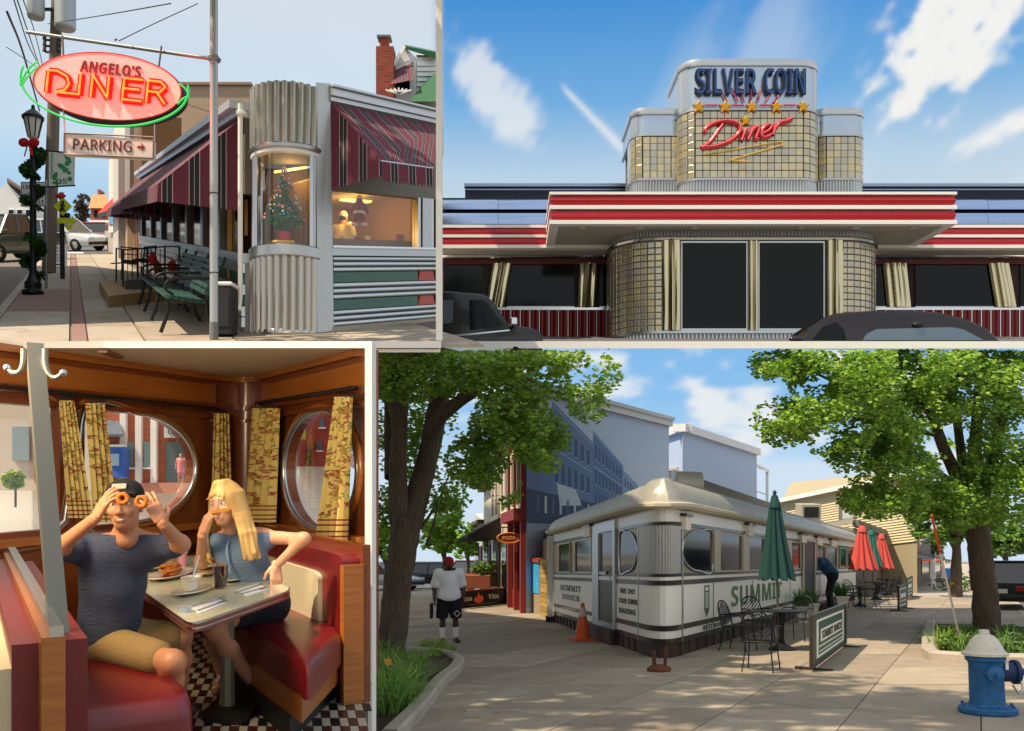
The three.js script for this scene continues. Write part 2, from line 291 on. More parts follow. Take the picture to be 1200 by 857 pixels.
function skin(prims,cell,cut) {
const lo = v3(1e9,1e9,1e9),hi = v3(-1e9,-1e9,-1e9); for (const p of prims) { lo.min(p.lo); hi.max(p.hi); } lo.addScalar(-cell * 2.5); hi.addScalar(cell * 2.5);
const nx = Math.ceil((hi.x - lo.x) / cell),ny = Math.ceil((hi.y - lo.y) / cell),nz = Math.ceil((hi.z - lo.z) / cell);
const f = new Float32Array((nx + 1) * (ny + 1) * (nz + 1)),id = (i,j,k) => (k * (ny + 1) + j) * (nx + 1) + i;
const near = 0.09; f.fill(1);
for (const p of prims) {
const m = near + p.k,i0 = Math.max(0,Math.floor((p.lo.x - m - lo.x) / cell)),i1 = Math.min(nx,Math.ceil((p.hi.x + m - lo.x) / cell)),j0 = Math.max(0,Math.floor((p.lo.y - m - lo.y) / cell)),j1 = Math.min(ny,Math.ceil((p.hi.y + m - lo.y) / cell)),k0 = Math.max(0,Math.floor((p.lo.z - m - lo.z) / cell)),k1 = Math.min(nz,Math.ceil((p.hi.z + m - lo.z) / cell));
for (let k = k0; k <= k1; k++) for (let j = j0; j <= j1; j++) for (let i = i0; i <= i1; i++) { const n = id(i,j,k); f[n] = smin(f[n],p.f(lo.x + i * cell,lo.y + j * cell,lo.z + k * cell),p.k); }
}
if (cut) for (let k = 0; k <= nz; k++) for (let j = 0; j <= ny; j++) for (let i = 0; i <= nx; i++) { const n = id(i,j,k); if (f[n] < 0.05) f[n] = Math.max(f[n],cut(lo.x + i * cell,lo.y + j * cell,lo.z + k * cell)); }
const vid = new Int32Array((nx + 1) * (ny + 1) * (nz + 1)).fill(-1),pos = [],idx = [];
const E = [[0,0,0,1,0,0],[0,1,0,1,1,0],[0,0,1,1,0,1],[0,1,1,1,1,1],[0,0,0,0,1,0],[1,0,0,1,1,0],[0,0,1,0,1,1],[1,0,1,1,1,1],[0,0,0,0,0,1],[1,0,0,1,0,1],[0,1,0,0,1,1],[1,1,0,1,1,1]];
for (let k = 0; k < nz; k++) for (let j = 0; j < ny; j++) for (let i = 0; i < nx; i++) {
let x = 0,y = 0,z = 0,c = 0;
for (const e of E) { const a = f[id(i + e[0],j + e[1],k + e[2])],b = f[id(i + e[3],j + e[4],k + e[5])]; if ((a < 0) !== (b < 0)) { const t = a / (a - b); x += e[0] + (e[3] - e[0]) * t; y += e[1] + (e[4] - e[1]) * t; z += e[2] + (e[5] - e[2]) * t; c++; } }
if (c) { vid[id(i,j,k)] = pos.length / 3; pos.push(lo.x + (i + x / c) * cell,lo.y + (j + y / c) * cell,lo.z + (k + z / c) * cell); }
}
const put = (a,b,c,d,flip) => { if (a < 0 || b < 0 || c < 0 || d < 0) return; flip ? idx.push(a,c,b,a,d,c) : idx.push(a,b,c,a,c,d); };
for (let k = 1; k < nz; k++) for (let j = 1; j < ny; j++) for (let i = 1; i < nx; i++) {
const s = f[id(i,j,k)] < 0;
if (s !== f[id(i + 1,j,k)] < 0) put(vid[id(i,j - 1,k - 1)],vid[id(i,j,k - 1)],vid[id(i,j,k)],vid[id(i,j - 1,k)],!s);
if (s !== f[id(i,j + 1,k)] < 0) put(vid[id(i - 1,j,k - 1)],vid[id(i - 1,j,k)],vid[id(i,j,k)],vid[id(i,j,k - 1)],!s);
if (s !== f[id(i,j,k + 1)] < 0) put(vid[id(i - 1,j - 1,k)],vid[id(i,j - 1,k)],vid[id(i,j,k)],vid[id(i - 1,j,k)],!s);
}
const g = new THREE.BufferGeometry(); g.setAttribute('position',new THREE.Float32BufferAttribute(pos,3)); g.setIndex(idx); g.computeVertexNormals(); return g;
}

function wallPoly(W,pts,n0,n1) {
const tri = THREE.ShapeUtils.triangulateShape(pts.map(p => new V2(p[0],p[1])),[]),pos = [],a = (p,n) => { const q = W.p(p[0],p[1],n); return [q.x,q.y,q.z]; };
for (const t of tri) { for (const i of t) pos.push(...a(pts[i],n1)); for (const i of [t[0],t[2],t[1]]) pos.push(...a(pts[i],n0)); }
for (let i = 0; i < pts.length; i++) { const p = pts[i],q = pts[(i + 1) % pts.length]; pos.push(...a(p,n0),...a(q,n0),...a(q,n1),...a(p,n0),...a(q,n1),...a(p,n1)); }
const g = new THREE.BufferGeometry(); g.setAttribute('position',new THREE.Float32BufferAttribute(pos,3)); g.computeVertexNormals(); return g;
}
function wallText(W,str,s0,s1,t0,t1,n,font = fontBold,slant = 0,depth = 0.006) {
const g = new TextGeometry(str,{ font,size: 1,depth: 1,curveSegments: 4 }); g.computeBoundingBox(); const b = g.boundingBox,p = g.attributes.position;
for (let i = 0; i < p.count; i++) { const v = (p.getY(i) - b.min.y) / (b.max.y - b.min.y),u = (p.getX(i) - b.min.x) / (b.max.x - b.min.x) + slant * v,q = W.p(lerp(s0,s1,u),lerp(t0,t1,v),n + p.getZ(i) * depth); p.setXYZ(i,q.x,q.y,q.z); }
g.computeVertexNormals(); return g;
}

function leaves(count,blobs,size,seed,under,shell = 0.55) {
const R = rng(seed),pos = [],nor = [],col = [],tot = blobs.reduce((s,b) => s + b.w,0),a = v3(0,0,0),q = new THREE.Quaternion(),e = new THREE.Euler();
for (let n = 0,tries = 0; n < count && tries < count * 4; tries++) {
let r = R() * tot,b = blobs[0]; for (const c of blobs) { r -= c.w; if (r <= 0) { b = c; break; } }
const th = R() * 6.2832,u = R() * 2 - 1,rad = Math.pow(R(),shell),s = Math.sqrt(1 - u * u);
a.set(b.c.x + Math.cos(th) * s * rad * b.r.x,b.c.y + u * rad * b.r.y,b.c.z + Math.sin(th) * s * rad * b.r.z);
const hole = fbm(a.x * 1.5 + seed,a.y * 1.7,a.z * 1.5,3); if (hole < 0.03) continue;
if (under && !under(a)) continue;
n++;
e.set((R() - 0.5) * 1.9,R() * 6.28,(R() - 0.5) * 1.2); q.setFromEuler(e); const L = size * (0.65 + R() * 0.7),w = L * 0.42,fold = L * 0.12;
const P = [[0,0,-L / 2],[w,fold,0],[0,0,L / 2],[-w,fold,0]].map(p => v3(...p).applyQuaternion(q).add(a));
for (const k of [0,1,2,0,2,3]) pos.push(P[k].x,P[k].y,P[k].z);
const t = R(),c = [lerp(0.5,1.3,t),lerp(0.62,1.2,t),lerp(0.5,1.0,R())]; for (let k = 0; k < 6; k++) col.push(...c);
}
const g = new THREE.BufferGeometry(); g.setAttribute('position',new THREE.Float32BufferAttribute(pos,3)); g.setAttribute('color',new THREE.Float32BufferAttribute(col,3)); g.computeVertexNormals(); return g;
}
function leafMat(hex,tr = 0.42) { return MP(hex,{ roughness: 0.85,transmission: tr,thickness: 0,vertexColors: true }); }

function limb(pts,r0,r1,n = 10,rough = 0) {
const c = new THREE.CatmullRomCurve3(pts,false,'catmullrom',0.5),seg = Math.max(8,pts.length * 6),fr = c.computeFrenetFrames(seg),pos = [],idx = [];
for (let i = 0; i <= seg; i++) { const p = c.getPointAt(i / seg),r = lerp(r0,r1,i / seg); for (let j = 0; j < n; j++) { const a = j / n * 6.2832,k = r * (1 + rough * perlin.noise(Math.cos(a) * 1.7 + 3,i * 0.35,Math.sin(a) * 1.7)); const v = p.clone().addScaledVector(fr.normals[i],Math.cos(a) * k).addScaledVector(fr.binormals[i],Math.sin(a) * k); pos.push(v.x,v.y,v.z); } }
for (let i = 0; i < seg; i++) for (let j = 0; j < n; j++) { const a = i * n + j,b = i * n + (j + 1) % n; idx.push(a,b,a + n,b,b + n,a + n); }
const g = new THREE.BufferGeometry(); g.setAttribute('position',new THREE.Float32BufferAttribute(pos,3)); g.setIndex(idx); g.computeVertexNormals(); return g;
}
const barkTex = dataTex(256,256,(u,v) => { const n = 0.5 + tn(u,v,3,8,3) * 0.3 + fbm(u * 18,v * 4,1,3) * 0.6; return [lerp(58,132,n),lerp(50,114,n),lerp(42,96,n)]; });
const mBark = M('#ffffff',0.95,0,{ map: rep(barkTex,0.5,0.9),bumpMap: rep(bumpNoise,0.22,0.5),bumpScale: 0.02 });

function blades(count,spot,len,wid,seed,droop = 0.7) {
const R = rng(seed),pos = [],col = [];
for (let i = 0; i < count; i++) {
const p = spot(R),a = R() * 6.28,L = len * (0.6 + R() * 0.7),w = wid * (0.7 + R() * 0.6),sp = 0.25 + R() * 0.6,dx = Math.cos(a),dz = Math.sin(a),q = [];
for (let k = 0; k <= 4; k++) { const t = k / 4,out = L * sp * t * (0.3 + 0.9 * t),up = L * (t - droop * sp * t * t * 0.9); const ww = w * (1 - t * 0.92) / 2; q.push([v3(p.x + dx * out - dz * ww,p.y + up,p.z + dz * out + dx * ww),v3(p.x + dx * out + dz * ww,p.y + up,p.z + dz * out - dx * ww)]); }
const c = [0.8 + R() * 0.4,0.85 + R() * 0.3,0.7 + R() * 0.3];
for (let k = 0; k < 4; k++) for (const v of [q[k][0],q[k][1],q[k + 1][1],q[k][0],q[k + 1][1],q[k + 1][0]]) { pos.push(v.x,v.y,v.z); col.push(...c); }
}
const g = new THREE.BufferGeometry(); g.setAttribute('position',new THREE.Float32BufferAttribute(pos,3)); g.setAttribute('color',new THREE.Float32BufferAttribute(col,3)); g.computeVertexNormals(); return g;
}
// ---------------------------------------------------------------- cars

function makeCar(name,label,o) {
const t = thing(name,label,o.category || 'car',null,o.group),{ L = 4.5,W = 1.8,H = 1.5,belt = 0.9,paint } = o,sill = 0.28,hl = L / 2,hw = W / 2;
const pm = MP(paint,{ roughness: 0.25,clearcoat: 1,clearcoatRoughness: 0.06,metalness: 0.15 });
const st = o.stations || [[-hl,0.62,0.88],[-hl + 0.12,belt - 0.02,0.95],[-hl + 0.9,belt + 0.02,1],[0,belt,1],[hl - 1.25,belt - 0.02,1],[hl - 0.35,belt - 0.14,0.97],[hl - 0.06,belt - 0.24,0.9],[hl,0.58,0.82]];
const ring = ([z,y,k]) => [[-hw * k * 0.93,sill,z],[-hw * k,sill + 0.16,z],[-hw * k,lerp(sill,y,0.62),z],[-hw * k * 0.94,y - 0.03,z],[-hw * k * 0.82,y,z],[hw * k * 0.82,y,z],[hw * k * 0.94,y - 0.03,z],[hw * k,lerp(sill,y,0.62),z],[hw * k,sill + 0.16,z],[hw * k * 0.93,sill,z]];
const pos = [],rs = st.map(ring); for (let i = 0; i + 1 < rs.length; i++) for (let j = 0; j < 10; j++) { const a = rs[i][j],b = rs[i][(j + 1) % 10],c = rs[i + 1][(j + 1) % 10],d = rs[i + 1][j]; pos.push(...a,...b,...c,...a,...c,...d); }
for (const [r,f] of [[rs[0],1],[rs[rs.length - 1],0]]) for (let j = 1; j < 9; j++) pos.push(...(f ? [...r[0],...r[j + 1],...r[j]] : [...r[0],...r[j],...r[j + 1]]));
const g = new THREE.BufferGeometry(); g.setAttribute('position',new THREE.Float32BufferAttribute(pos,3)); g.computeVertexNormals();
mesh('body',smoothed(g,0.5),pm,t);
const [zr,zrt,zft,zf] = o.cabin || [-hl + 0.55,-hl + 1.1,hl - 2.0,hl - 1.25],bw = hw * 0.92,tw2 = hw * 0.74,y0 = belt - 0.02,y1 = H - 0.05;
const cb = (s,yy,zz,w) => v3(s * w,yy,zz);
const cab = hexa([cb(-1,y0,zr,bw),cb(1,y0,zr,bw),cb(1,y1,zrt,tw2),cb(-1,y1,zrt,tw2),cb(-1,y0,zf,bw),cb(1,y0,zf,bw),cb(1,y1,zft,tw2),cb(-1,y1,zft,tw2)]);
const glass = MP('#101519',{ roughness: 0.05,clearcoat: 1 });
mesh('glasshouse',cab,glass,t);
mesh('roof',smoothed(rbx(tw2 * 2 + 0.06,0.09,zft - zrt + 0.1,0.04,0,H - 0.045,(zft + zrt) / 2),0.6),pm,t);
for (const s of [-1,1]) { for (const [a,b] of [[cb(s,y0,zr,bw),cb(s,y1,zrt,tw2)],[cb(s,y0,zf,bw),cb(s,y1,zft,tw2)],[cb(s,y0,(zr + zf) / 2,bw),cb(s,y1,(zrt + zft) / 2,tw2)]]) mesh('pillar',bar(a,b,0.06,0.08),pm,t); }
const tyre = lathe([[0.19,-0.1],[0.3,-0.1],[0.33,-0.06],[0.33,0.06],[0.3,0.1],[0.19,0.1]],22).rotateZ(Math.PI / 2),rim = lathe([[0.01,0.05],[0.06,0.06],[0.19,0.02],[0.2,0.08],[0.2,-0.08],[0.01,-0.08]],12).rotateZ(-Math.PI / 2); clean(tyre); clean(rim);
for (const s of [-1,1]) for (const z of [hl - 0.85,-hl + 0.85]) { const w = mesh('wheel',tyre.clone(),mat.rubber,t); w.position.set(s * (hw - 0.09),0.33,z); w.rotation.y = s < 0 ? Math.PI : 0; mesh('rim',rim.clone(),mat.steel,w); }
for (const s of [-1,1]) { mesh('headlight',rbx(0.34,0.14,0.06,0.03,s * hw * 0.62,belt - 0.28,hl - 0.02),MP('#dfe6ea',{ roughness: 0.1,clearcoat: 1 }),t); mesh('tail_light',rbx(0.3,0.16,0.05,0.02,s * hw * 0.66,belt - 0.2,-hl + 0.01),MP('#a3121a',{ roughness: 0.2,clearcoat: 1 }),t); mesh('door_mirror',rbx(0.16,0.11,0.08,0.03,s * (hw + 0.04),belt + 0.07,zf - 0.15),pm,t); }
mesh('bumper',rbx(W * 0.92,0.16,0.14,0.05,0,0.42,-hl - 0.01),o.bumper ? mat.chrome : mat.black,t); mesh('bumper',rbx(W * 0.88,0.16,0.14,0.05,0,0.42,hl - 0.02),o.bumper ? mat.chrome : mat.black,t);
mesh('plate',bx(0.4,0.14,0.02,0,0.62,-hl - 0.02),M(o.plate || '#d9d9c8',0.5),t);
return t;
}

// ---------------------------------------------------------------- people

function handPrims(w,f,up,side,curl = 0.3,k = 1,thumbOut = 0.6,spread = 0) {
f = f.clone().normalize(); const s = f.clone().cross(up).normalize().multiplyScalar(side),u = s.clone().cross(f).multiplyScalar(side).normalize(); const out = [];
const P = (a,b,c) => w.clone().addScaledVector(f,a * k).addScaledVector(s,b * k).addScaledVector(u,c * k);
out.push(cap(P(-0.015,0,0),P(0.02,0.005,0),0.023 * k,0.022 * k,0.02)); for (const b of [-0.026,-0.009,0.009,0.026]) out.push(cap(P(0.02,b * 0.75,0),P(0.085,b,0),0.0145 * k,0.0125 * k,0.014));
[[0.026,0.078,0.0092],[0.009,0.086,0.0094],[-0.009,0.08,0.009],[-0.026,0.064,0.0082]].forEach(([b,len,r]) => {
let p = P(0.085,b,0),a = curl * 0.6; const L = [0.45,0.3,0.25].map(x => x * len * k);
for (let i = 0; i < 3; i++) { const d = f.clone().multiplyScalar(Math.cos(a)).addScaledVector(u,-Math.sin(a)).addScaledVector(s,spread * b * 12).normalize(),q = p.clone().addScaledVector(d,L[i]); out.push(cap(p,q,r * k,r * 0.88 * k,0.003)); p = q; a += curl * 0.95; }
});
const t0 = P(0.012,0.026,-0.004),d1 = f.clone().multiplyScalar(0.8).addScaledVector(s,thumbOut).addScaledVector(u,-0.25).normalize(),t1 = t0.clone().addScaledVector(d1,0.042 * k),d2 = f.clone().addScaledVector(s,thumbOut * 0.4).addScaledVector(u,-0.35 - curl * 0.5).normalize(),t2 = t1.clone().addScaledVector(d2,0.034 * k);
out.push(cap(t0,t1,0.0125 * k,0.0105 * k,0.012),cap(t1,t2,0.0105 * k,0.0085 * k,0.005)); return out;
}

function headGeo(cell = 0.005,o = {}) {
const w = o.wide || 1;
return skin([
ell(v3(0,0.025,-0.012),v3(0.076 * w,0.092,0.096),0.03),ell(v3(0,-0.035,0.022),v3(0.06 * w,0.078,0.068),0.03),ell(v3(0,-0.092,0.048),v3(0.032 * w,0.024,0.03),0.03),
cap(v3(0,0.012,0.088),v3(0,-0.03,0.108),0.009,0.0135,0.014),ell(v3(0.013,-0.034,0.097),v3(0.009,0.008,0.01),0.008),ell(v3(-0.013,-0.034,0.097),v3(0.009,0.008,0.01),0.008),
cap(v3(-0.034,0.036,0.078),v3(0.034,0.036,0.078),0.011,0.011,0.02),
ell(v3(-0.04,-0.022,0.066),v3(0.024,0.02,0.02),0.02),ell(v3(0.04,-0.022,0.066),v3(0.024,0.02,0.02),0.02),
cap(v3(-0.02,-0.06,0.083),v3(0.02,-0.06,0.083),0.0075,0.0075,0.01),cap(v3(-0.015,-0.071,0.082),v3(0.015,-0.071,0.082),0.008,0.008,0.01),
ell(v3(-0.078 * w,-0.005,-0.008),v3(0.01,0.03,0.018),0.008),ell(v3(0.078 * w,-0.005,-0.008),v3(0.01,0.03,0.018),0.008),
cap(v3(0,-0.06,-0.02),v3(0,-0.16,-0.035),0.052,0.055,0.03),
],cell);
}
function eyesOn(parent,M4,lid) {
for (const s of [-1,1]) { const e = mesh('eye',sph(0.0115,s * 0.031,0.014,0.0745,1.25,0.75,1,12).applyMatrix4(M4),M('#e8e4de',0.25),parent); mesh('iris',sph(0.0062,s * 0.031,0.0135,0.0825,1,1,0.6,10).applyMatrix4(M4),M('#3a2c22',0.2),e); mesh('eyebrow',cap2(v3(s * 0.016,0.036,0.091),v3(s * 0.046,0.036,0.078),0.004).applyMatrix4(M4),lid,parent); }
}
function cap2(a,b,r) { return new THREE.TubeGeometry(new THREE.LineCurve3(a,b),2,r,6); }

function figure(t,J,o) {
const k = o.k || 1,c = o.cell || 0.013,B = [],add = (a,b,r0,r1,kk = 0.04) => B.push(cap(a,b,r0 * k,r1 * k,kk));
const R = Object.assign({ neck: 0.055,chest: 0.135,waist: 0.125,hip: 0.14,sh: 0.055,el: 0.042,wr: 0.028,thigh: 0.088,knee: 0.056,calf: 0.05,ank: 0.036 },o.r || {});
const mid = (a,b,f) => a.clone().lerp(b,f);
add(J.pelvis,J.chest,R.waist,R.chest,0.06); add(J.hipL,J.hipR,R.hip * 0.8,R.hip * 0.8,0.06); add(J.shL,J.shR,R.sh * 1.15,R.sh * 1.15,0.06); add(mid(J.shL,J.shR,0.25),mid(J.shL,J.shR,0.75),R.chest * 0.62,R.chest * 0.62,0.06); add(J.chest,J.neck,R.chest * 0.7,R.neck,0.05); add(J.neck,J.head,R.neck,R.neck * 0.95,0.04);
for (const s of ['L','R']) {
add(J['sh' + s],J['el' + s],R.sh,R.el); add(J['el' + s],J['wr' + s],R.el,R.wr);
add(J['hip' + s],J['kn' + s],R.thigh,R.knee); add(J['kn' + s],mid(J['kn' + s],J['an' + s],0.35),R.knee,R.calf * 1.12); add(mid(J['kn' + s],J['an' + s],0.35),J['an' + s],R.calf * 1.12,R.ank);
add(J['an' + s],J['to' + s],R.ank,0.03,0.03);
}
const parts = [skin(B,c)];
const H = headGeo(o.headCell || 0.007,o.head || {}),M4 = new THREE.Matrix4().compose(J.head,J.headQ || new THREE.Quaternion(),v3(k,k,k)); parts.push(H.clone().applyMatrix4(M4));
for (const s of ['L','R']) { const h = J['hand' + s]; if (h) parts.push(skin(handPrims(J['wr' + s],h.f,h.up,h.side,h.curl,k,h.thumb === undefined ? 0.6 : h.thumb,h.spread || 0),o.handCell || 0.006)); }
const body = mesh('body',parts,o.skin,t);
return { body,M4,R,k };
}
const skinLight = MP('#ffffff',{ map: rep(mottled('#cf9878',16,7,10,128,'#c48468'),0.14),roughness: 0.5,sheen: 0.2,bumpMap: rep(bumpNoise,0.05),bumpScale: 0.0006 }),skinTan = MP('#ffffff',{ map: rep(mottled('#bd8462',18,7,12,128,'#a96c50'),0.14),roughness: 0.5,bumpMap: rep(bumpNoise,0.05),bumpScale: 0.0006 }),skinDark = MP('#4a2d20',{ roughness: 0.5 });
function cloth(hex,weave = 0.01,amp = 0.0012) { return MP(hex,{ roughness: 0.92,sheen: 0.4,sheenRoughness: 0.7,bumpMap: rep(bumpNoise,0.16),bumpScale: 0.005 }); }

// ---------------------------------------------------------------- chrome diner with a sign tower, on the right-hand terrace
const X = (px,d) => (px - CX) / F * d,Y = (py,d) => (CY - py) / F * d;

const fb = (x0,x1,y0,y1,d,th) => bx(X(x1,d) - X(x0,d),Y(y0,d) - Y(y1,d),th,(X(x0,d) + X(x1,d)) / 2,(Y(y0,d) + Y(y1,d)) / 2,-d - th / 2);
const mBlocks = ['#bdb6a0','#c4b998','#b3ad9a','#cabb90','#b9af96'].map((c,i) => MP(c,{ roughness: 0.1 + 0.03 * i,metalness: 0.75,clearcoat: 1,clearcoatRoughness: 0.05,bumpMap: rep(bumpNoise,0.12),bumpScale: 0.006 }));
const chamfer = (w,h,d,c) => { const g = extrude(polyShape([[-w / 2 + c,-h / 2 + c],[w / 2 - c,-h / 2 + c],[w / 2 - c,h / 2 - c],[-w / 2 + c,h / 2 - c]]),d,c); return g; };

function fluted(path,y0,y1,pitch,amp,lean = 0) {
const len = [0]; for (let i = 1; i < path.length; i++) len.push(len[i - 1] + Math.hypot(path[i].x - path[i - 1].x,path[i].z - path[i - 1].z));
const L = len[len.length - 1],n = Math.max(2,Math.round(L / pitch)),N = pathNormals(path),k = 6,pts = [];
for (let i = 0; i <= n * k; i++) { const s = L * i / (n * k); let j = 0; while (j < len.length - 2 && len[j + 1] < s) j++; const t = (s - len[j]) / (len[j + 1] - len[j]); const q = path[j].clone().lerp(path[j + 1],t),m = N[j].clone().lerp(N[j + 1],t).normalize(); const o = amp * Math.abs(Math.sin(Math.PI * i / k)); pts.push([q.x + m.x * o,q.z + m.z * o,q.y || 0]); }
const pos = []; for (let i = 0; i + 1 < pts.length; i++) { const [a,b,ya] = pts[i],[c,d,yc] = pts[i + 1]; pos.push(a,ya + y0,b,c,yc + y0,d,c + lean,yc + y1,d,a,ya + y0,b,c + lean,yc + y1,d,a + lean,ya + y1,b); }
const g = new THREE.BufferGeometry(); g.setAttribute('position',new THREE.Float32BufferAttribute(pos,3)); g.computeVertexNormals(); return smoothed(g,0.9);
}
function roundedFront(x0,x1,d,r,depth,seg = 6) {
const p = [v3(x0,0,-d - depth)]; if (depth > r) p.push(v3(x0,0,-d - r - 1e-3));
for (let i = 0; i <= seg; i++) { const a = Math.PI - i / seg * Math.PI / 2; p.push(v3(x0 + r + Math.cos(a) * r,0,-d - r + Math.sin(a) * r)); }
for (let i = 0; i <= seg; i++) { const a = Math.PI / 2 - i / seg * Math.PI / 2; p.push(v3(x1 - r + Math.cos(a) * r,0,-d - r + Math.sin(a) * r)); }
if (depth > r) p.push(v3(x1,0,-d - r - 1e-3)); p.push(v3(x1,0,-d - depth)); return p;
}
function alongPath(path,step,fn) {
const N = pathNormals(path); let carry = step / 2;
for (let i = 1; i < path.length; i++) { const a = path[i - 1],b = path[i],L = Math.hypot(b.x - a.x,b.z - a.z); while (carry <= L) { const t = carry / L; fn(a.clone().lerp(b,t),v3(-(b.z - a.z),0,b.x - a.x).normalize()); carry += step; } carry -= L; }
}
const red2 = MP('#b80016',{ roughness: 0.35,metalness: 0,clearcoat: 0.2,clearcoatRoughness: 0.15 });
const roofBlue = M('#a3b8da',0.2,1,{ bumpMap: rep(bumpNoise,1.5,0.5),bumpScale: 0.004 });
const goldLitChrome = M('#cdc2a2',0.07,1);  // chrome; the golden surroundings it mirrors are put into the colour
const navy = M('#131f33',0.4,0.4);
const soffit = M('#b3aea4',0.6,0);
{
const c = thing('chrome_diner','chrome diner with red striped canopy and stepped glass block sign tower','diner',v3(0,0,0));
const dw = 25.6,de = 23.2,dc = 22.6,yg = d => gy2(d);
const bot = 398.5;
// ---- wings
for (const [x0,x1,side] of [[516,738,-1],[1022,1300,1]]) {
mesh('wall',[fb(x0,x1,292,bot,dw + 0.12,1)],M('#3b2d2a',0.8),c);
const win = side < 0 ? [[520,566,577],[594,673,0],[703,738,0]] : [[1022,1042,0],[1073,1165,0],[1196,1290,0]];
for (const [a,b] of win) { const w = mesh('window',fb(a,b,309.5,360,dw + 0.06,0.03),mat.darkGlass,c); mesh('window_frame',[fb(a,b,308.4,309.8,dw + 0.03,0.05),fb(a,b,359,360.4,dw + 0.03,0.05)],mat.steel,w); }
mesh('sill',fb(x0,x1,360.4,363.2,dw - 0.05,0.25),mat.chrome,c);
const base = [v3(X(x0,dw),0,-dw),v3(X(x1,dw),0,-dw)];
mesh('ribbed_skirt',fluted(base,Y(bot,dw),Y(363.2,dw),0.13,0.05),M('#7d2b2c',0.32,0.55),c);
const ribs = []; for (let x = X(x0,dw) + 0.1; x < X(x1,dw); x += 0.26) ribs.push(rod(v3(x,Y(bot,dw),-dw + 0.045),v3(x,Y(363.4,dw),-dw + 0.045),0.018));
mesh('chrome_ribs',ribs,mat.chrome,c);
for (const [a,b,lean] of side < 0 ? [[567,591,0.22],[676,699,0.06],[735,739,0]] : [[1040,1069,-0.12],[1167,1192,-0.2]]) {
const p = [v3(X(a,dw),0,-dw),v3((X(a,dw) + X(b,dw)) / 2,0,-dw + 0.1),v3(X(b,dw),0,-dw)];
mesh('pilaster',fluted(p,Y(360.4,dw),Y(309,dw),0.17,0.05,lean),goldLitChrome,c);
}

mesh('eave_line',fb(x0,x1,304.5,309.5,dw - 0.02,0.2),M('#5d1a1d',0.5),c);
const cove = [v3(X(x0,dw),0,-dw + 0.12),v3(X(x1,dw),0,-dw + 0.12)];
mesh('cove',[sweep(cove,[[0,Y(304.5,dw)],[0.08,Y(303,dw)],[0.11,Y(301.5,dw)],[0.08,Y(300,dw)],[0.02,Y(299,dw)],[-0.1,Y(299,dw)],[-0.1,Y(304.5,dw)]])],mat.chrome,c);
const db = dw - 0.75;
mesh('soffit',fb(x0,x1,291.2,293.4,db + 0.02,0.95),soffit,c);
const bands = [[264,267.6,0],[267.6,275.5,1],[275.5,279,0],[279,287.4,1],[287.4,291.4,0]];
for (const [a,b,r] of bands) { const p = [v3(X(x0,db),0,-db),v3(X(x1,db),0,-db)],y0 = Y(b,db),y1 = Y(a,db),m = (y0 + y1) / 2; mesh(r ? 'red_band' : 'white_band',sweep(p,r ? [[0,y0],[0.035,y0 + 0.03],[0.05,m],[0.035,y1 - 0.03],[0,y1],[-0.4,y1],[-0.4,y0]] : rect(-0.4,0.065,y0 + 0.003,y1 - 0.003)),r ? red2 : mat.white,c); }
const dr = dw - 0.7;
for (const [ya,yb,off] of [[247.4,264,0],[231.6,246.8,0.32]]) {
for (let x = x0; x < x1; x += 68) { const xa = x,xb = Math.min(x + 67.6,x1),d = dr + off,p = [v3(X(xa,d),0,-d),v3(X(xb,d),0,-d)],y0 = Y(yb,d),y1 = Y(ya,d); mesh('roof_panel',sweep(p,[[-0.02,y0],[0.05,y0 + 0.02],[0.02,y0 + (y1 - y0) * 0.55],[-0.1,y1 - 0.03],[-0.22,y1],[-0.5,y1],[-0.5,y0]]),roofBlue,c); }
}
const px0 = side < 0 ? 545 : 1010,px1 = side < 0 ? 742 : 1300,dp = dw + 0.6;
mesh('parapet',fb(px0,px1,219,231.8,dp,1.4),navy,c);
mesh('parapet_trim',[fb(px0 - 1,px1,214.8,218.4,dp - 0.06,1.5),fb(px0,px1,221.4,222.8,dp - 0.03,0.1)],M('#8fa0b8',0.3,0.8),c);
mesh('roof_deck',fb(x0,x1,232,262,dw - 0.1,5),navy,c);
}
// ---- entrance drum
const rr = 1.15,path = roundedFront(X(724,de),X(1040,de),de,rr,2.2,8);
const yb = Y(391,de),yt = Y(278,de);
mesh('entrance_core',bx(X(1040,de) - X(724,de) - 0.35,yt - yb - 0.1,1.9,(X(724,de) + X(1040,de)) / 2,(yt + yb) / 2,-de - 1.35),M('#857b6c',0.9),c);
const blockG = chamfer(0.166,0.172,0.07,0.014).center();
const RB = rng(41),list = [];
{ const rows = 14,hb = (Y(283.5,de) - Y(389.5,de)) / rows; const gB = chamfer(0.164,hb - 0.012,0.07,0.014).center();
const place = (p,n,keep) => { for (let r = 0; r < rows; r++) keep(p,n,Y(389.5,de) + hb * (r + 0.5)); };
const groups = mBlocks.map(() => []);
alongPath(path,0.175,(p,n) => { const px = CX + F * p.x / -p.z; if (p.z < -de - 2 || (px > 776 && px < 987)) return; place(p,n,(q,m,y) => { const g = gB.clone(); g.rotateY(Math.atan2(m.x,m.z)); g.translate(q.x + m.x * 0.03,y,q.z + m.z * 0.03); groups[Math.floor(RB() * mBlocks.length)].push(g); }); });
groups.forEach((g,i) => { const m = mesh('glass_block_courses',g,mBlocks[i],c); m.userData.kind = 'stuff'; });
mesh('mortar',sweep(path,rect(-0.12,0.035,Y(390,de),Y(283,de))),M('#8a8470',0.7),c); }
const front = -de + 0.06;
mesh('entrance_base',[sweep(path,rect(0,0.1,Y(391.2,de),Y(388.2,de))),fluted(path,Y(398,de),Y(391.2,de),0.1,0.03)],mat.steel,c);
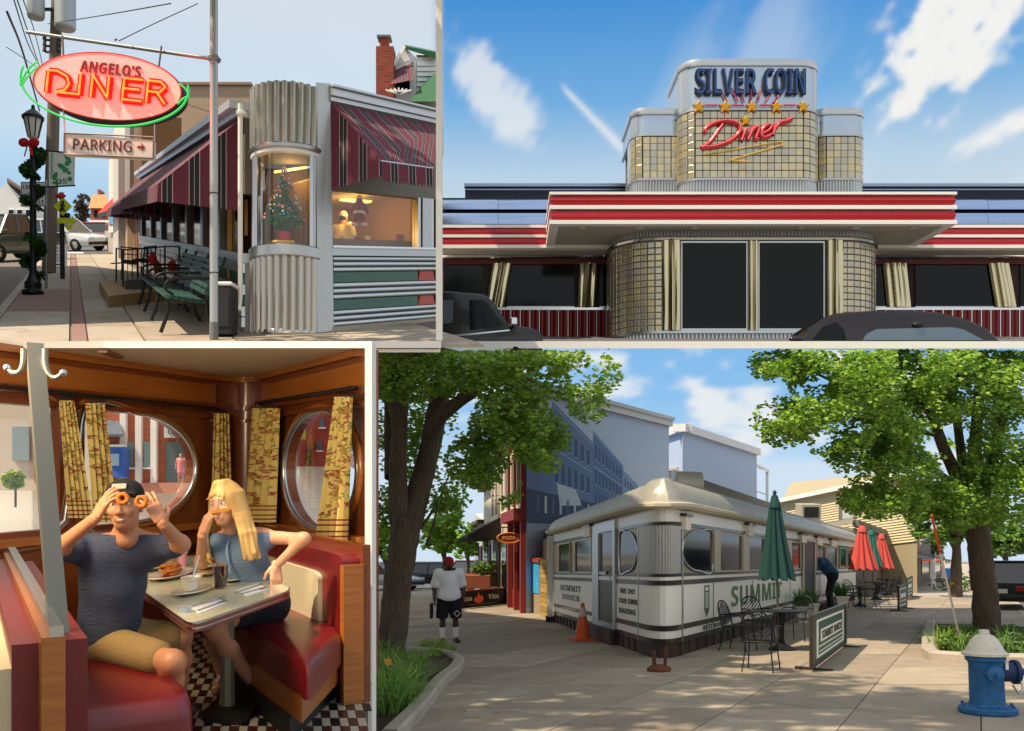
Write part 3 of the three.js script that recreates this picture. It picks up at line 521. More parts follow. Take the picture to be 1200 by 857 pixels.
mesh('entrance_trim',sweep(path,[[0,Y(283,de)],[0.12,Y(282.5,de)],[0.14,Y(280,de)],[0.1,Y(277.5,de)],[0,Y(277.5,de)]]),mat.chrome,c);
mesh('fluted_header',fluted(path.map(p => v3(p.x,0,p.z)),Y(277.5,de),Y(263,de),0.085,0.04),mat.brushed,c);
for (const [a,b] of [[774.5,798],[967,988]]) { const p = [v3(X(a,de),0,front),v3((X(a,de) + X(b,de)) / 2,0,front + 0.1),v3(X(b,de),0,front)]; mesh('pilaster',fluted(p,Y(388,de),Y(283,de),0.17,0.05),goldLitChrome,c); }
{ const p = [v3(X(876.5,de),0,front),v3(X(888.5,de),0,front)]; mesh('mullion',fluted(p,Y(388,de),Y(283,de),0.12,0.05),goldLitChrome,c); }
for (const [a,b] of [[798.5,876],[889,966.5]]) { const w = mesh('door_pane',fb(a,b,284.5,385.5,de - 0.055,0.03),mat.darkGlass,c); mesh('door_frame',[fb(a,b,282.8,284.6,de - 0.08,0.08),fb(a,b,385,388.4,de - 0.08,0.08),fb(a,a + 1.2,284.6,385,de - 0.08,0.06),fb(b - 1.2,b,284.6,385,de - 0.08,0.06)],mat.steel,w); }
// ---- canopy
const cx0 = X(647.5,dc),cx1 = X(1116.5,dc);
for (const [a,b,r] of [[225.6,229,0],[229,241.2,1],[241.2,246,0],[246,258.6,1],[258.6,263.6,0]]) {
const y0 = Y(b,dc),y1 = Y(a,dc),m = (y0 + y1) / 2,p = [v3(cx0,0,-dc - 2.3),v3(cx0,0,-dc),v3(cx1,0,-dc),v3(cx1,0,-dc - 2.3)];
const nn = [v3(-1,0,0),v3(-1,0,1),v3(1,0,1),v3(1,0,0)];
mesh(r ? 'canopy_red_band' : 'canopy_white_band',sweep(p,r ? [[-0.15,y0],[0.03,y0 + 0.03],[0.06,m],[0.03,y1 - 0.03],[-0.15,y1]] : rect(-0.15,0.075,y0 + 0.003,y1 - 0.003),nn),r ? red2 : mat.white,c);
}
mesh('canopy_deck',bx(cx1 - cx0 - 0.3,Y(227,dc) - Y(262.4,dc),2.2,(cx0 + cx1) / 2,(Y(227,dc) + Y(262.4,dc)) / 2,-dc - 1.2),soffit,c);
for (const px of [685,753,818,945,1010,1078]) for (const dd of [dc + 0.35]) { const l = mesh('downlight',cyl(0.1,0.1,0.02,X(px,dc),Y(262.4,dc) - 0.015,-dd,18),M('#e9e4d4',0.35),c); mesh('downlight_ring',tor(0.11,0.014,X(px,dc),Y(262.4,dc) - 0.008,-dd,Math.PI / 2),mat.steel,l); }
// ---- sign tower
const dt = 23.0,tw = (x0,x1,d,yTop,yTrim,yBlk,r,parts,names) => {
const x0t = X(x0,d),x1t = X(x1,d),p = roundedFront(x0t,x1t,d,r,2.0,6),yB = Y(225,d),yb0 = Y(211.5,d),yk = Y(yBlk,d);
const t = mesh('tower',sweep(p,rect(-0.2,-0.05,yB,Y(yTop + 3,d))),M('#5e5a50',0.7),c);
mesh('tower_base',[fluted(p,yB,yb0,0.075,0.03),sweep(p,rect(0,0.05,yb0,yb0 + 0.05))],mat.brushed,t);
mesh('tower_fascia',sweep(p,rect(-0.05,0.02,Y(yTrim,d),Y(yTop + 8,d))),M('#b6c4d2',0.24,0.9,{ bumpMap: rep(bumpNoise,0.5,0.3),bumpScale: 0.004 }),t);
for (const q of [p.slice(2,6),p.slice(-6,-2)]) mesh('tower_flutes',fluted(q,Y(yTrim,d) + 0.02,Y(yTop + 8,d),0.055,0.03).translate(0,0,0.022),mat.steel,t);
mesh('tower_cap',sweep(p,[[-0.2,Y(yTop + 8,d)],[0.06,Y(yTop + 8,d)],[0.075,Y(yTop + 5,d)],[0.06,Y(yTop,d)],[-0.2,Y(yTop,d)]]),mat.steel,t);
mesh('tower_roof',prism(p.map(q => [q.x,q.z]),Y(yTop + 6,d),Y(yTop + 1.2,d)),M('#8a8f94',0.6),t);
mesh('tower_trim',sweep(p,[[0,Y(yBlk,d)],[0.06,Y(yBlk - 1,d)],[0.06,Y(yTrim,d)],[0,Y(yTrim - 1,d)]]),mat.brushed,t);
const rows = Math.round((yk - yb0) / 0.182),hb = (yk - yb0 - 0.05) / rows;
alongPath(p,0.175,(q,n) => { if (q.z < -d - 0.75) return; for (let k = 0; k < rows; k++) { const m = shadowed(new THREE.Mesh(blockG,mBlocks[Math.floor(RB() * mBlocks.length)])); m.name = 'glass_block'; m.position.set(q.x + n.x * 0.0,yb0 + 0.05 + hb * (k + 0.5),q.z + n.z * 0.0); m.rotation.y = Math.atan2(n.x,n.z); t.add(m); } });
};
clean(blockG);
tw(800,962,dt,70,127,131,0.5);
tw(742,803,dt + 0.55,127,158,161,0.34);
tw(957,1014,dt + 0.55,127,158,161,0.34);
// ---- signs on the tower
const zs = -dt + 0.05,SP = (px,py) => v3(X(px,dt),Y(py,dt),zs);
const S = thing('tower_sign','navy deco letters reading SILVER COIN on the brushed metal tower','sign');
{ const wl = X(944,dt) - X(812,dt),word = (str,x0,x1) => {
let g = text3(str,Y(83,dt) - Y(112,dt),0.07,fontBold,X(x1,dt) - X(x0,dt),0.012); g.translate((X(x0,dt) + X(x1,dt)) / 2,Y(112,dt),zs); mesh('lettering',g,M('#0e1d3c',0.35,0.2),S);
g = text3(str,Y(83,dt) - Y(112,dt),0.02,fontReg,X(x1,dt) - X(x0,dt) - 0.08); g.translate((X(x0,dt) + X(x1,dt)) / 2 + 0.01,Y(112,dt),zs + 0.085); mesh('neon_outline',g,M('#21447f',0.3),S); };
word('SILVER',813,886); word('COIN',893,943); }
const starShape = r => { const p = []; for (let i = 0; i < 10; i++) { const a = Math.PI / 2 + i * Math.PI / 5,q = i % 2 ? r * 0.45 : r; p.push([Math.cos(a) * q,Math.sin(a) * q]); } return polyShape(p); };
for (const [px,py,r] of [[818,127,6.6],[849,127,6.6],[880,127,6.2],[909,127,6.2],[940,127,6],[873,143.5,5]]) { const g = extrude(starShape(X(600 + r,dt)),0.03,0.025); const p = SP(px,py); single('sign_star',py > 140 ? 'small yellow star above the red script on the glass blocks' : 'yellow five pointed star in a row of five under the navy letters','star',g.translate(p.x,p.y,p.z + 0.02),M('#c9921e',0.35,0.3),py > 140 ? undefined : 'stars on the sign tower'); }
const ray = thing('sign_rays','pink neon rays fanning out between the letters and the stars','sign');
for (const [a,b,e,f] of [[843,107,851,121],[856,105,864,121],[866,105,871,122],[880,104,879,121],[891,106,887,121],[903,107,897,121],[914,110,906,122],[826,125,840,125],[857,125,871,125.5],[889,125,901,125],[917,125,931,125]]) mesh('ray',rod(SP(a,b).add(v3(0,0,0.05)),SP(e,f).add(v3(0,0,0.05)),0.022),M('#c23a5e',0.4),ray);
const D = thing('script_sign','slanted red script letters reading Diner on the glass block tower','sign');
const zq = (x,y) => SP(720 + x / 3.75,50 + y / 3.75);
const strokes = [
['letter_d',[[[470,368],[448,400],[420,440],[392,462],[378,470]],[[384,466],[440,462],[505,437],[545,400],[540,366],[500,352],[450,356],[408,376],[394,396],[402,402]]]],
['letter_i',[[[576,384],[566,404],[553,438]]]],
['letter_n',[[[606,378],[596,402],[582,434]],[[594,406],[612,384],[630,380],[626,400],[616,428],[628,430]]]],
['letter_e',[[[644,408],[668,396],[684,378],[672,368],[650,384],[640,410],[654,424],[684,412]]]],
['letter_r',[[[704,362],[700,384],[690,412]],[[698,388],[722,360],[750,352],[776,340]]]],
];
for (const [n,st] of strokes) {
const back = [],face = []; for (const s of st) { const pts = s.map(([x,y]) => zq(x,y)); back.push(tube(pts.map(p => p.clone().add(v3(0,0,0.04))),0.058,0,8)); face.push(tube(pts.map(p => p.clone().add(v3(0.006,0.01,0.1))),0.016,0,5)); }
const l = mesh(n,back,MP('#c5061f',{ roughness: 0.25,clearcoat: 0.8 }),D); mesh('neon_tube',face,M('#ef6a78',0.3),l);
}
const U = thing('script_underline','thin yellow zigzag neon line under the red script','sign'); const zz = [[390,497],[733,440],[733,456],[505,522],[600,530]].map(([x,y]) => zq(x,y).add(v3(0,0,0.06)));
for (let i = 0; i + 1 < zz.length; i++) mesh('neon_tube',rod(zz[i],zz[i + 1],0.014),M('#d9ae3c',0.35),U);
}

{
const paint = MP('#08090b',{ roughness: 0.25,clearcoat: 0.35,clearcoatRoughness: 0.04 }),d = 19.6;
const t = thing('pickup_truck','black pickup truck parked nose right before the left wing','truck');
const Z = -d,q = (x,y) => [X(510 + x / 3.4286,d),Y(200 + y / 3.4286,d)];
const cab = polyShape([q(-120,690),q(-120,505),q(-60,494),q(60,494),q(190,505),q(215,520),q(275,600),q(292,628),q(390,640),q(418,656),q(428,690)]);
const win = (pts) => polyShape(pts.map(p => q(...p)));
mesh('body',smoothed(extrude(cab,1.3,0.04,4).translate(0,0,Z - 1.3),0.5),paint,t);
mesh('side_window',extrude(win([[136,522],[190,520],[212,534],[262,606],[270,624],[140,642]]),0.012).translate(0,0,Z + 0.036),mat.darkGlass,t);
mesh('rear_window',extrude(win([[-60,524],[74,522],[70,612],[-60,630]]),0.012).translate(0,0,Z + 0.036),MP('#4d5c66',{ roughness: 0.1,clearcoat: 1 }),t);
mesh('trim',extrude(win([[-100,672],[140,656],[300,640],[300,645],[140,662],[-100,680]]),0.01).translate(0,0,Z + 0.036),mat.chrome,t);
const m = mesh('mirror',rbx(0.14,0.16,0.1,0.03,q(316,612)[0],q(316,612)[1],Z + 0.2),mat.chrome,t); mesh('mirror_arm',rod(v3(q(316,625)[0],q(316,625)[1],Z + 0.2),v3(q(300,640)[0],q(300,640)[1],Z + 0.03),0.02),paint,m);

const c = thing('dark_car','dark glossy sedan parked before the entrance of the chrome diner','car'),dcx = 19.8,r = (x,y) => at(850 + x / 3.4286,200 + y / 3.4286,dcx);
const maroon = MP('#120607',{ roughness: 0.2,clearcoat: 0.4,clearcoatRoughness: 0.03 });
const outline = [[290,688],[350,640],[400,606],[450,590],[560,582],[740,578],[860,588],[960,612],[1040,650],[1088,688]];
const up = polyShape(outline.map(([x,y]) => { const p = r(x,y); return [p.x,p.y]; }));
mesh('roof',smoothed(extrude(up,1.1,0.09,4).translate(0,0,-dcx - 1.1),0.6),maroon,c);
const wsh = polyShape([[545,684],[560,660],[600,640],[900,632],[950,642],[1030,684]].map(([x,y]) => { const p = r(x,y); return [p.x,p.y]; }));
mesh('windscreen',extrude(wsh,0.02).translate(0,0,-dcx + 0.085),MP('#5f7482',{ roughness: 0.05,clearcoat: 1,metalness: 0.5 }),c);
mesh('side_window',extrude(polyShape([[345,682],[385,630],[440,612],[470,640],[480,684]].map(([x,y]) => { const p = r(x,y); return [p.x,p.y]; })),0.02).translate(0,0,-dcx + 0.085),mat.darkGlass,c);
mesh('mirror',sph(0.07,r(765,622).x,r(765,622).y,-dcx + 0.12,1.6,0.9,0.6),mat.black,c);
mesh('door_mirror',sph(0.09,r(278,684).x,r(278,684).y + 0.02,-dcx + 0.1,1.6,0.8,0.8),maroon,c);
}

// ---------------------------------------------------------------- the street corner with the porcelain-white diner
const tilt4 = -Math.atan(S4);
const put4 = (o,px,py,ry = 0) => { o.position.copy(G(px,py)); o.rotation.set(tilt4,ry,0); return o; };
const Gd = (px,d) => v3((px - CX) / F * d,gy(d),-d);

{
const road = d => 21.6 + 0.49 * (d - 41),slant = 0.5,jt = M('#6d675e',0.95);
const base = struct('pavement',prism([[-12,-6],[6,-6],[road(20),-20],[road(300),-300],[-60,-300]],(x,z) => gy(-z) - 0.1,(x,z) => gy(-z) - 0.035),jt,'pavement of broad concrete slabs');
const tones = ['#f2eee6','#e6e1d8','#dcd7ce','#f4efe5'].map((c,i) => { const m = mat.concrete.clone(); m.color = new THREE.Color(c); m.map = mat.concrete.map.clone(); m.map.offset.set(i * 0.31,i * 0.17); return m; });
const R = rng(3),rowD = 2.0,w = 1.42;
for (let r = 0; r < 16; r++) {
const d0 = 8.6 + r * rowD,d1 = d0 + rowD,x0 = -0.19 * d1 - 3,x1 = Math.min(0.62 * d1,road(d0) - 0.2);
for (let i = Math.floor((x0 - slant * d0) / w); ; i++) {
const a = i * w + slant * d0; if (a > x1) break;
const lift = (R() - 0.5) * 0.006,g = 0.007,q = (u,d) => [a + slant * (d - d0) + u,d];
const pts = [q(g,d0 + g),q(w - g,d0 + g),q(w - g,d1 - g),q(g,d1 - g)],T = pts.map(([x,d]) => v3(x,gy(d) + lift,-d)),Bt = pts.map(([x,d]) => v3(x,gy(d) - 0.05,-d));
mesh('slab',hexa([Bt[3],Bt[2],T[2],T[3],Bt[0],Bt[1],T[1],T[0]]),tones[Math.floor(R() * 4)],base);
}
}
const dF = 8.6 + 16 * rowD; struct('far_pavement',prism([[-60,-dF],[road(dF),-dF],[road(300),-300],[-60,-300]],(x,z) => gy(-z) - 0.03,(x,z) => gy(-z)),mat.concrete);
struct('side_street',prism([[road(9) + 0.3,-9],[road(9) + 60,-9],[road(300) + 60,-300],[road(300) + 0.3,-300]],(x,z) => gy(-z) - 0.3,(x,z) => gy(-z) - 0.11),mat.asphalt);
struct('kerb',prism([[road(9),-9],[road(9) + 0.3,-9],[road(300) + 0.3,-300],[road(300),-300]],(x,z) => gy(-z) - 0.3,(x,z) => gy(-z) + 0.01),mat.concrete);
}
// ---- the diner
const enamel = MP('#f4f2e8',{ roughness: 0.35,clearcoat: 0.25,clearcoatRoughness: 0.1,bumpMap: rep(bumpNoise,0.9),bumpScale: 0.003 }),blackTrim = MP('#15130f',{ roughness: 0.35,clearcoat: 0.4 });
const roofMetal = M('#ffffff',0.5,0.55,{ map: rep(mottled('#b2b0a6',22,5,14,256,'#8e8a7e'),1.6),bumpMap: rep(bumpNoise,0.8),bumpScale: 0.01 });
const skirtM = M('#ffffff',0.75,0.05,{ map: rep(mottled('#43312c',20,8,18,256,'#2c211f'),0.8) });
{
const c = thing('railcar_diner','low white enamel diner with black stripes and rounded metal roof on the corner','diner');
const L = G(649,729.5),T1 = G(749,766),T2 = G(798,769),Rr = G(1003,703); L.h = 103.5 / F * -L.z; T1.h = 167 / F * -T1.z; T2.h = 172.6 / F * -T2.z; Rr.h = 67 / F * -Rr.z;
const ctl = G(774,776.5),n = 8,path = [L]; L.k = 1;
for (let i = 0; i <= n; i++) { const t = i / n,p = T1.clone().multiplyScalar((1 - t) ** 2).addScaledVector(ctl,2 * t * (1 - t)).addScaledVector(T2,t * t); p.y = gy(-p.z); p.h = lerp(T1.h,T2.h,t); p.k = i > 0 && i < n ? 0.3 : 0.7; path.push(p); }
path.push(Rr); const N = pathNormals(path); { const a = path[0],b = path[1]; N[1] = v3(-(b.z - a.z),0,b.x - a.x).normalize(); const e = path[n + 1],f = path[n + 2]; N[n + 1] = v3(-(f.z - e.z),0,f.x - e.x).normalize(); N[0] = N[1]; N[n + 2] = N[n + 1]; }
const band = (t0,t1,n0,n1) => sweep(path,rect(n0,n1,t0,t1),N);
const lv = y => (769 - y) / 172.6;
mesh('skirt',band(-0.03,lv(753),-0.25,-0.03),skirtM,c);
for (const [a,b] of [[753,747],[738,732],[685.5,680],[675.6,672]]) mesh('black_stripe',band(lv(a),lv(b),-0.2,0.012),blackTrim,c);
for (const [a,b] of [[747,738],[732,685.5],[680,675.6]]) mesh('enamel_panel',band(lv(a) + 0.001,lv(b) - 0.001,-0.2,0),enamel,c);
mesh('fascia',band(lv(612),lv(597.5),-0.2,0),enamel,c);
mesh('black_stripe',band(lv(616),lv(612),-0.2,0.012),blackTrim,c); mesh('black_stripe',band(lv(597.5),lv(596),-0.2,0.02),blackTrim,c);

mesh('window_wall',band(lv(672),lv(616),-0.2,-0.02),M('#a8a08c',0.45,0.5),c);
{ const cp = path.slice(1,n + 2).map(p => p.clone()),k = 7,pts = cp.map((p,i) => { const q = v3(p.x,0,p.z); return q; });
const h0 = T1.h * lv(672),h1 = T1.h * lv(616); const g = fluted(pts.map((q,i) => v3(q.x + N[i + 1].x * -0.015,cp[i].y,q.z + N[i + 1].z * -0.015)),h0,h1,0.06,0.025); mesh('fluted_corner',g,mat.brushed,c); }
const WL = new Wall(L,T1,L.h,T1.h),WR = new Wall(T2,Rr,T2.h,Rr.h);

const rib = []; for (let i = 0; i < 44; i++) { const s = i / 44; rib.push(WR.box(s,s + 0.006,-0.02,lv(753),-0.03,0.0)); } for (let i = 0; i < 20; i++) rib.push(WL.box(i / 20,i / 20 + 0.01,-0.02,lv(753),-0.03,0)); mesh('skirt_ribs',rib,skirtM,c).userData.kind = 'stuff';
const frameM = M('#b9ae94',0.4,0.5);
const win = (W,x0,x1,t0,t1,dshape) => {
const s0 = W.s(x0),s1 = W.s(x1),pts = [],m = (t0 + t1) / 2,hh = (t1 - t0) / 2;
if (!dshape) pts.push([s0,t0],[s1,t0],[s1,t1],[s0,t1]);
else { const near = dshape < 0 ? s0 : s1,far = dshape < 0 ? s1 : s0,b = near + (far - near) * 0.55; pts.push([far,t0],[far,t1]); for (let i = 0; i <= 14; i++) { const a = Math.PI / 2 + i / 14 * Math.PI; pts.push([b + (near - b) * -Math.cos(a),m + hh * Math.sin(a)]); } }
const w = mesh('window',wallPoly(W,pts,-0.02,0.0),mat.darkGlass,c);
if (dshape) { const ring = pts.map(([s,t]) => W.p(s,t,0.005)); mesh('window_frame',tube(ring,0.022,60,6,true),mat.steel,w); }
else mesh('window_frame',W.holed(s0 - 0.004,s1 + 0.004,t0 - 0.012,t1 + 0.012,-0.02,0.03,[[s0,s1,t0,t1]]),frameM,w);
return w;
};
const w0 = lv(670),w1 = lv(620);

win(WL,656,668.5,w0,w1); win(WL,675,694,w0,w1); win(WL,727,747,w0,w1,1);
{ const s0 = WL.s(696.5),s1 = WL.s(723),d = mesh('door',[...WL.holed(s0,s1,0.02,0.985,-0.1,0.05,[[WL.s(703.5),WL.s(720.5),0.16,0.9]])],mat.brushed,c);
mesh('door_glass',WL.box(WL.s(703.5),WL.s(720.5),0.53,0.9,-0.02,0.0),mat.darkGlass,d); mesh('door_kick_panel',WL.box(WL.s(703),WL.s(720),0.16,0.51,-0.02,0.02),M('#4a4843',0.4,0.5),d); mesh('door_rail',WL.box(WL.s(703),WL.s(721),0.505,0.535,-0.02,0.035),mat.steel,d); mesh('notice',WL.face(WL.s(704),WL.s(712),0.55,0.575,0.035),M('#d7dde0',0.6),d); mesh('door_step',WL.box(s0,s1,-0.02,0.12,-0.05,0.14),skirtM,d);
mesh('door_handle',rod(WL.p(WL.s(719),0.45,0.07),WL.p(WL.s(719),0.56,0.07),0.012),mat.chrome,d); }

win(WR,799,834,w0,w1,-1);
for (const [a,b] of [[843,868],[877,896],[901,921],[925,937],[957,966],[968,980],[984,991],[993,1000]]) win(WR,a,b,w0,w1);
for (const x of [838.5,872.5,898.5,922.8]) mesh('window_post',WR.box(WR.s(x - 3.6),WR.s(x + 3.6),lv(672),lv(616),-0.02,0.045),frameM,c);
{ const d = mesh('side_door',WR.box(WR.s(940.5),WR.s(953),0.02,0.9,0.0,0.03),mat.black,c); mesh('door_frame',WR.holed(WR.s(939),WR.s(954.5),0.02,0.93,0,0.06,[[WR.s(940.5),WR.s(953),0.0,0.9]]),frameM,d); }

for (const x of [749.5,798]) { const W = x < 760 ? WL : WR,s = x < 760 ? 0.995 : 0.003; mesh('seam',W.box(s - 0.0015,s + 0.0015,lv(753),lv(616),0,0.014),mat.steel,c); }
for (const x of [836,882,926]) mesh('seam',WR.box(WR.s(x) - 0.0008,WR.s(x) + 0.0008,lv(747),lv(686),0,0.006),blackTrim,c);

const ink = M('#22241f',0.5),green = M('#3d6b33',0.45),grey = M('#8d9488',0.5),T = (W,str,x0,x1,a,b,m,f,sl) => mesh('lettering',wallText(W,str,W.s(x0),W.s(x1),a,b,0.003,f,sl),m,c);
T(WL,'SUMMIT',657,681,0.375,0.435,M('#2b4034',0.5),fontSerif); T(WL,'DINER',659,680,0.285,0.34,M('#565a50',0.5),fontSerif);
T(WL,'WE DO',727,744,0.41,0.45,ink); T(WL,'OUR OWN',726,747,0.335,0.375,ink); T(WL,'BAKING',726,745,0.26,0.3,ink);
T(WR,'SUMMIT',857,916,0.27,0.44,green,fontBold); T(WR,'REST ROOMS',824,853,lv(745.5),lv(739.5),ink);
mesh('ornament',[WR.box(WR.s(826),WR.s(830.5),0.29,0.41,0.001,0.005)],M('#aeb3a4',0.5),c); mesh('ornament_edge',[...WR.holed(WR.s(825.3),WR.s(831.2),0.285,0.465,0.001,0.007,[[WR.s(826.3),WR.s(830.2),0.295,0.455]]),WR.box(WR.s(825.3),WR.s(831.2),0.415,0.425,0.001,0.008),wallPoly(WR,[[WR.s(825.5),0.285],[WR.s(828.2),0.23],[WR.s(831),0.285]],0.001,0.006)],M('#4c564a',0.5),c);

const prof = [[0.06,1.0],[0.2,1.005],[0.22,1.03],[0.17,1.045],[0.14,1.05],[0.09,1.10],[-0.03,1.15],[-0.2,1.185],[-0.42,1.2],[-0.42,1.0]];
mesh('roof',sweep(path,prof,N),roofMetal,c); mesh('eave',sweep(path,[[-0.1,0.995],[0.19,0.995],[0.24,1.015],[0.24,1.035],[0.18,1.04]],N),M('#c7bfa8',0.6),c);
const inner = path.map((p,i) => { const q = p.clone().addScaledVector(N[i],-0.4 * (p.k || 1)); q.h = p.h; q.y = p.y; return q; });
mesh('roof_ridge',new Wall(T2,Rr,T2.h,Rr.h).box(0.03,1,1.18,1.23,-0.75,-0.42),M('#a39d8a',0.7),c);
const back = G(1003,703).add(v3(-9,0,0)); mesh('roof_deck',prism([...inner.map(p => [p.x,p.z]),[back.x - 6,Rr.z],[L.x + 0.3,L.z - 3]],(x,z) => gy(-z) + 2,(x,z) => gy(-z) + 2.62),M('#7c786c',0.9),c);
mesh('rear_wall',prism([[L.x + 0.2,L.z - 0.1],[T1.x,T1.z - 1],[T2.x + 0.4,T2.z - 1.6],[Rr.x - 0.5,Rr.z],[Rr.x - 14,Rr.z]],(x,z) => gy(-z) - 0.1,(x,z) => gy(-z) + 2.3),M('#8f8a7c',0.9),c);

for (const [W,x,t] of [[WL,692.5,0.94],[WR,801,0.915],[WR,876,0.93],[WR,906,0.93],[WR,939,0.93],[WR,958,0.93],[WR,975,0.93]]) { const l = mesh('wall_lamp',W.box(W.s(x - 3),W.s(x + 3),t - 0.055,t + 0.035,0.0,0.09),M('#efe6cf',0.5),c); mesh('lamp_cap',W.box(W.s(x - 4),W.s(x + 4),t + 0.035,t + 0.055,0,0.12),blackTrim,l); }
const pipe = mesh('downpipe',[bar(WL.p(-0.025,0.0,0.06),WL.p(-0.025,0.98,0.06),0.16,0.14)],mat.white,c); mesh('pipe_shoe',bx(0.24,0.16,0.22,WL.p(-0.025,0,0.06).x,WL.p(-0.025,0.03,0.06).y,WL.p(-0.025,0,0.06).z),mat.black,pipe);
const dk = 21; single('roof_tank','pale metal drum lying on the railcar diner roof','tank',smoothed(cyl(0.28,0.3,0.55,0,0,0,20).rotateZ(Math.PI / 2).translate(at(822,568,dk).x,at(822,568,dk).y,-dk),0.5),M('#c9c6bb',0.5,0.3));
const A = at(823,562,21),Bp = at(905,590,34); single('roof_duct','long boxy grey duct lying along the railcar diner roof','duct',hexa([v3(A.x,A.y - 0.42,A.z - 0.9),v3(Bp.x,Bp.y - 0.4,Bp.z - 0.9),v3(Bp.x,Bp.y,Bp.z - 0.9),v3(A.x,A.y,A.z - 0.9),v3(A.x,A.y - 0.42,A.z),v3(Bp.x,Bp.y - 0.4,Bp.z),v3(Bp.x,Bp.y,Bp.z),v3(A.x,A.y,A.z)]),M('#8b8676',0.8,0,{ bumpMap: rep(bumpNoise,1),bumpScale: 0.01 }));
const ac = thing('air_conditioner','pale grey air conditioner box on the far end of the diner roof','air conditioner'); { const q = at(947,600,36); mesh('cabinet',rbx(0.75,0.62,0.8,0.03,q.x,q.y,q.z),M('#a9a79c',0.6),ac); mesh('grille',bx(0.55,0.4,0.02,q.x,q.y,q.z + 0.41),mat.black,ac); mesh('foot_rail',bx(0.9,0.08,0.9,q.x,q.y - 0.35,q.z),mat.steel,ac); }
const st = thing('rusty_stump','rusty cut-off post stump at the foot of the diner corner','stump'); { const p = G(771,787); mesh('stub',[rod(p.clone().add(v3(-0.05,0,0)),p.clone().add(v3(-0.06,0.3,0)),0.03),rod(p.clone().add(v3(0.1,0,0.03)),p.clone().add(v3(0.12,0.38,0)),0.025)],M('#5b3a2a',0.9),st); mesh('flange',smoothed(sph(0.17,p.x + 0.02,p.y + 0.03,p.z,1.1,0.45,0.9,10),0.2),M('#6b3a22',0.95),st); }
}
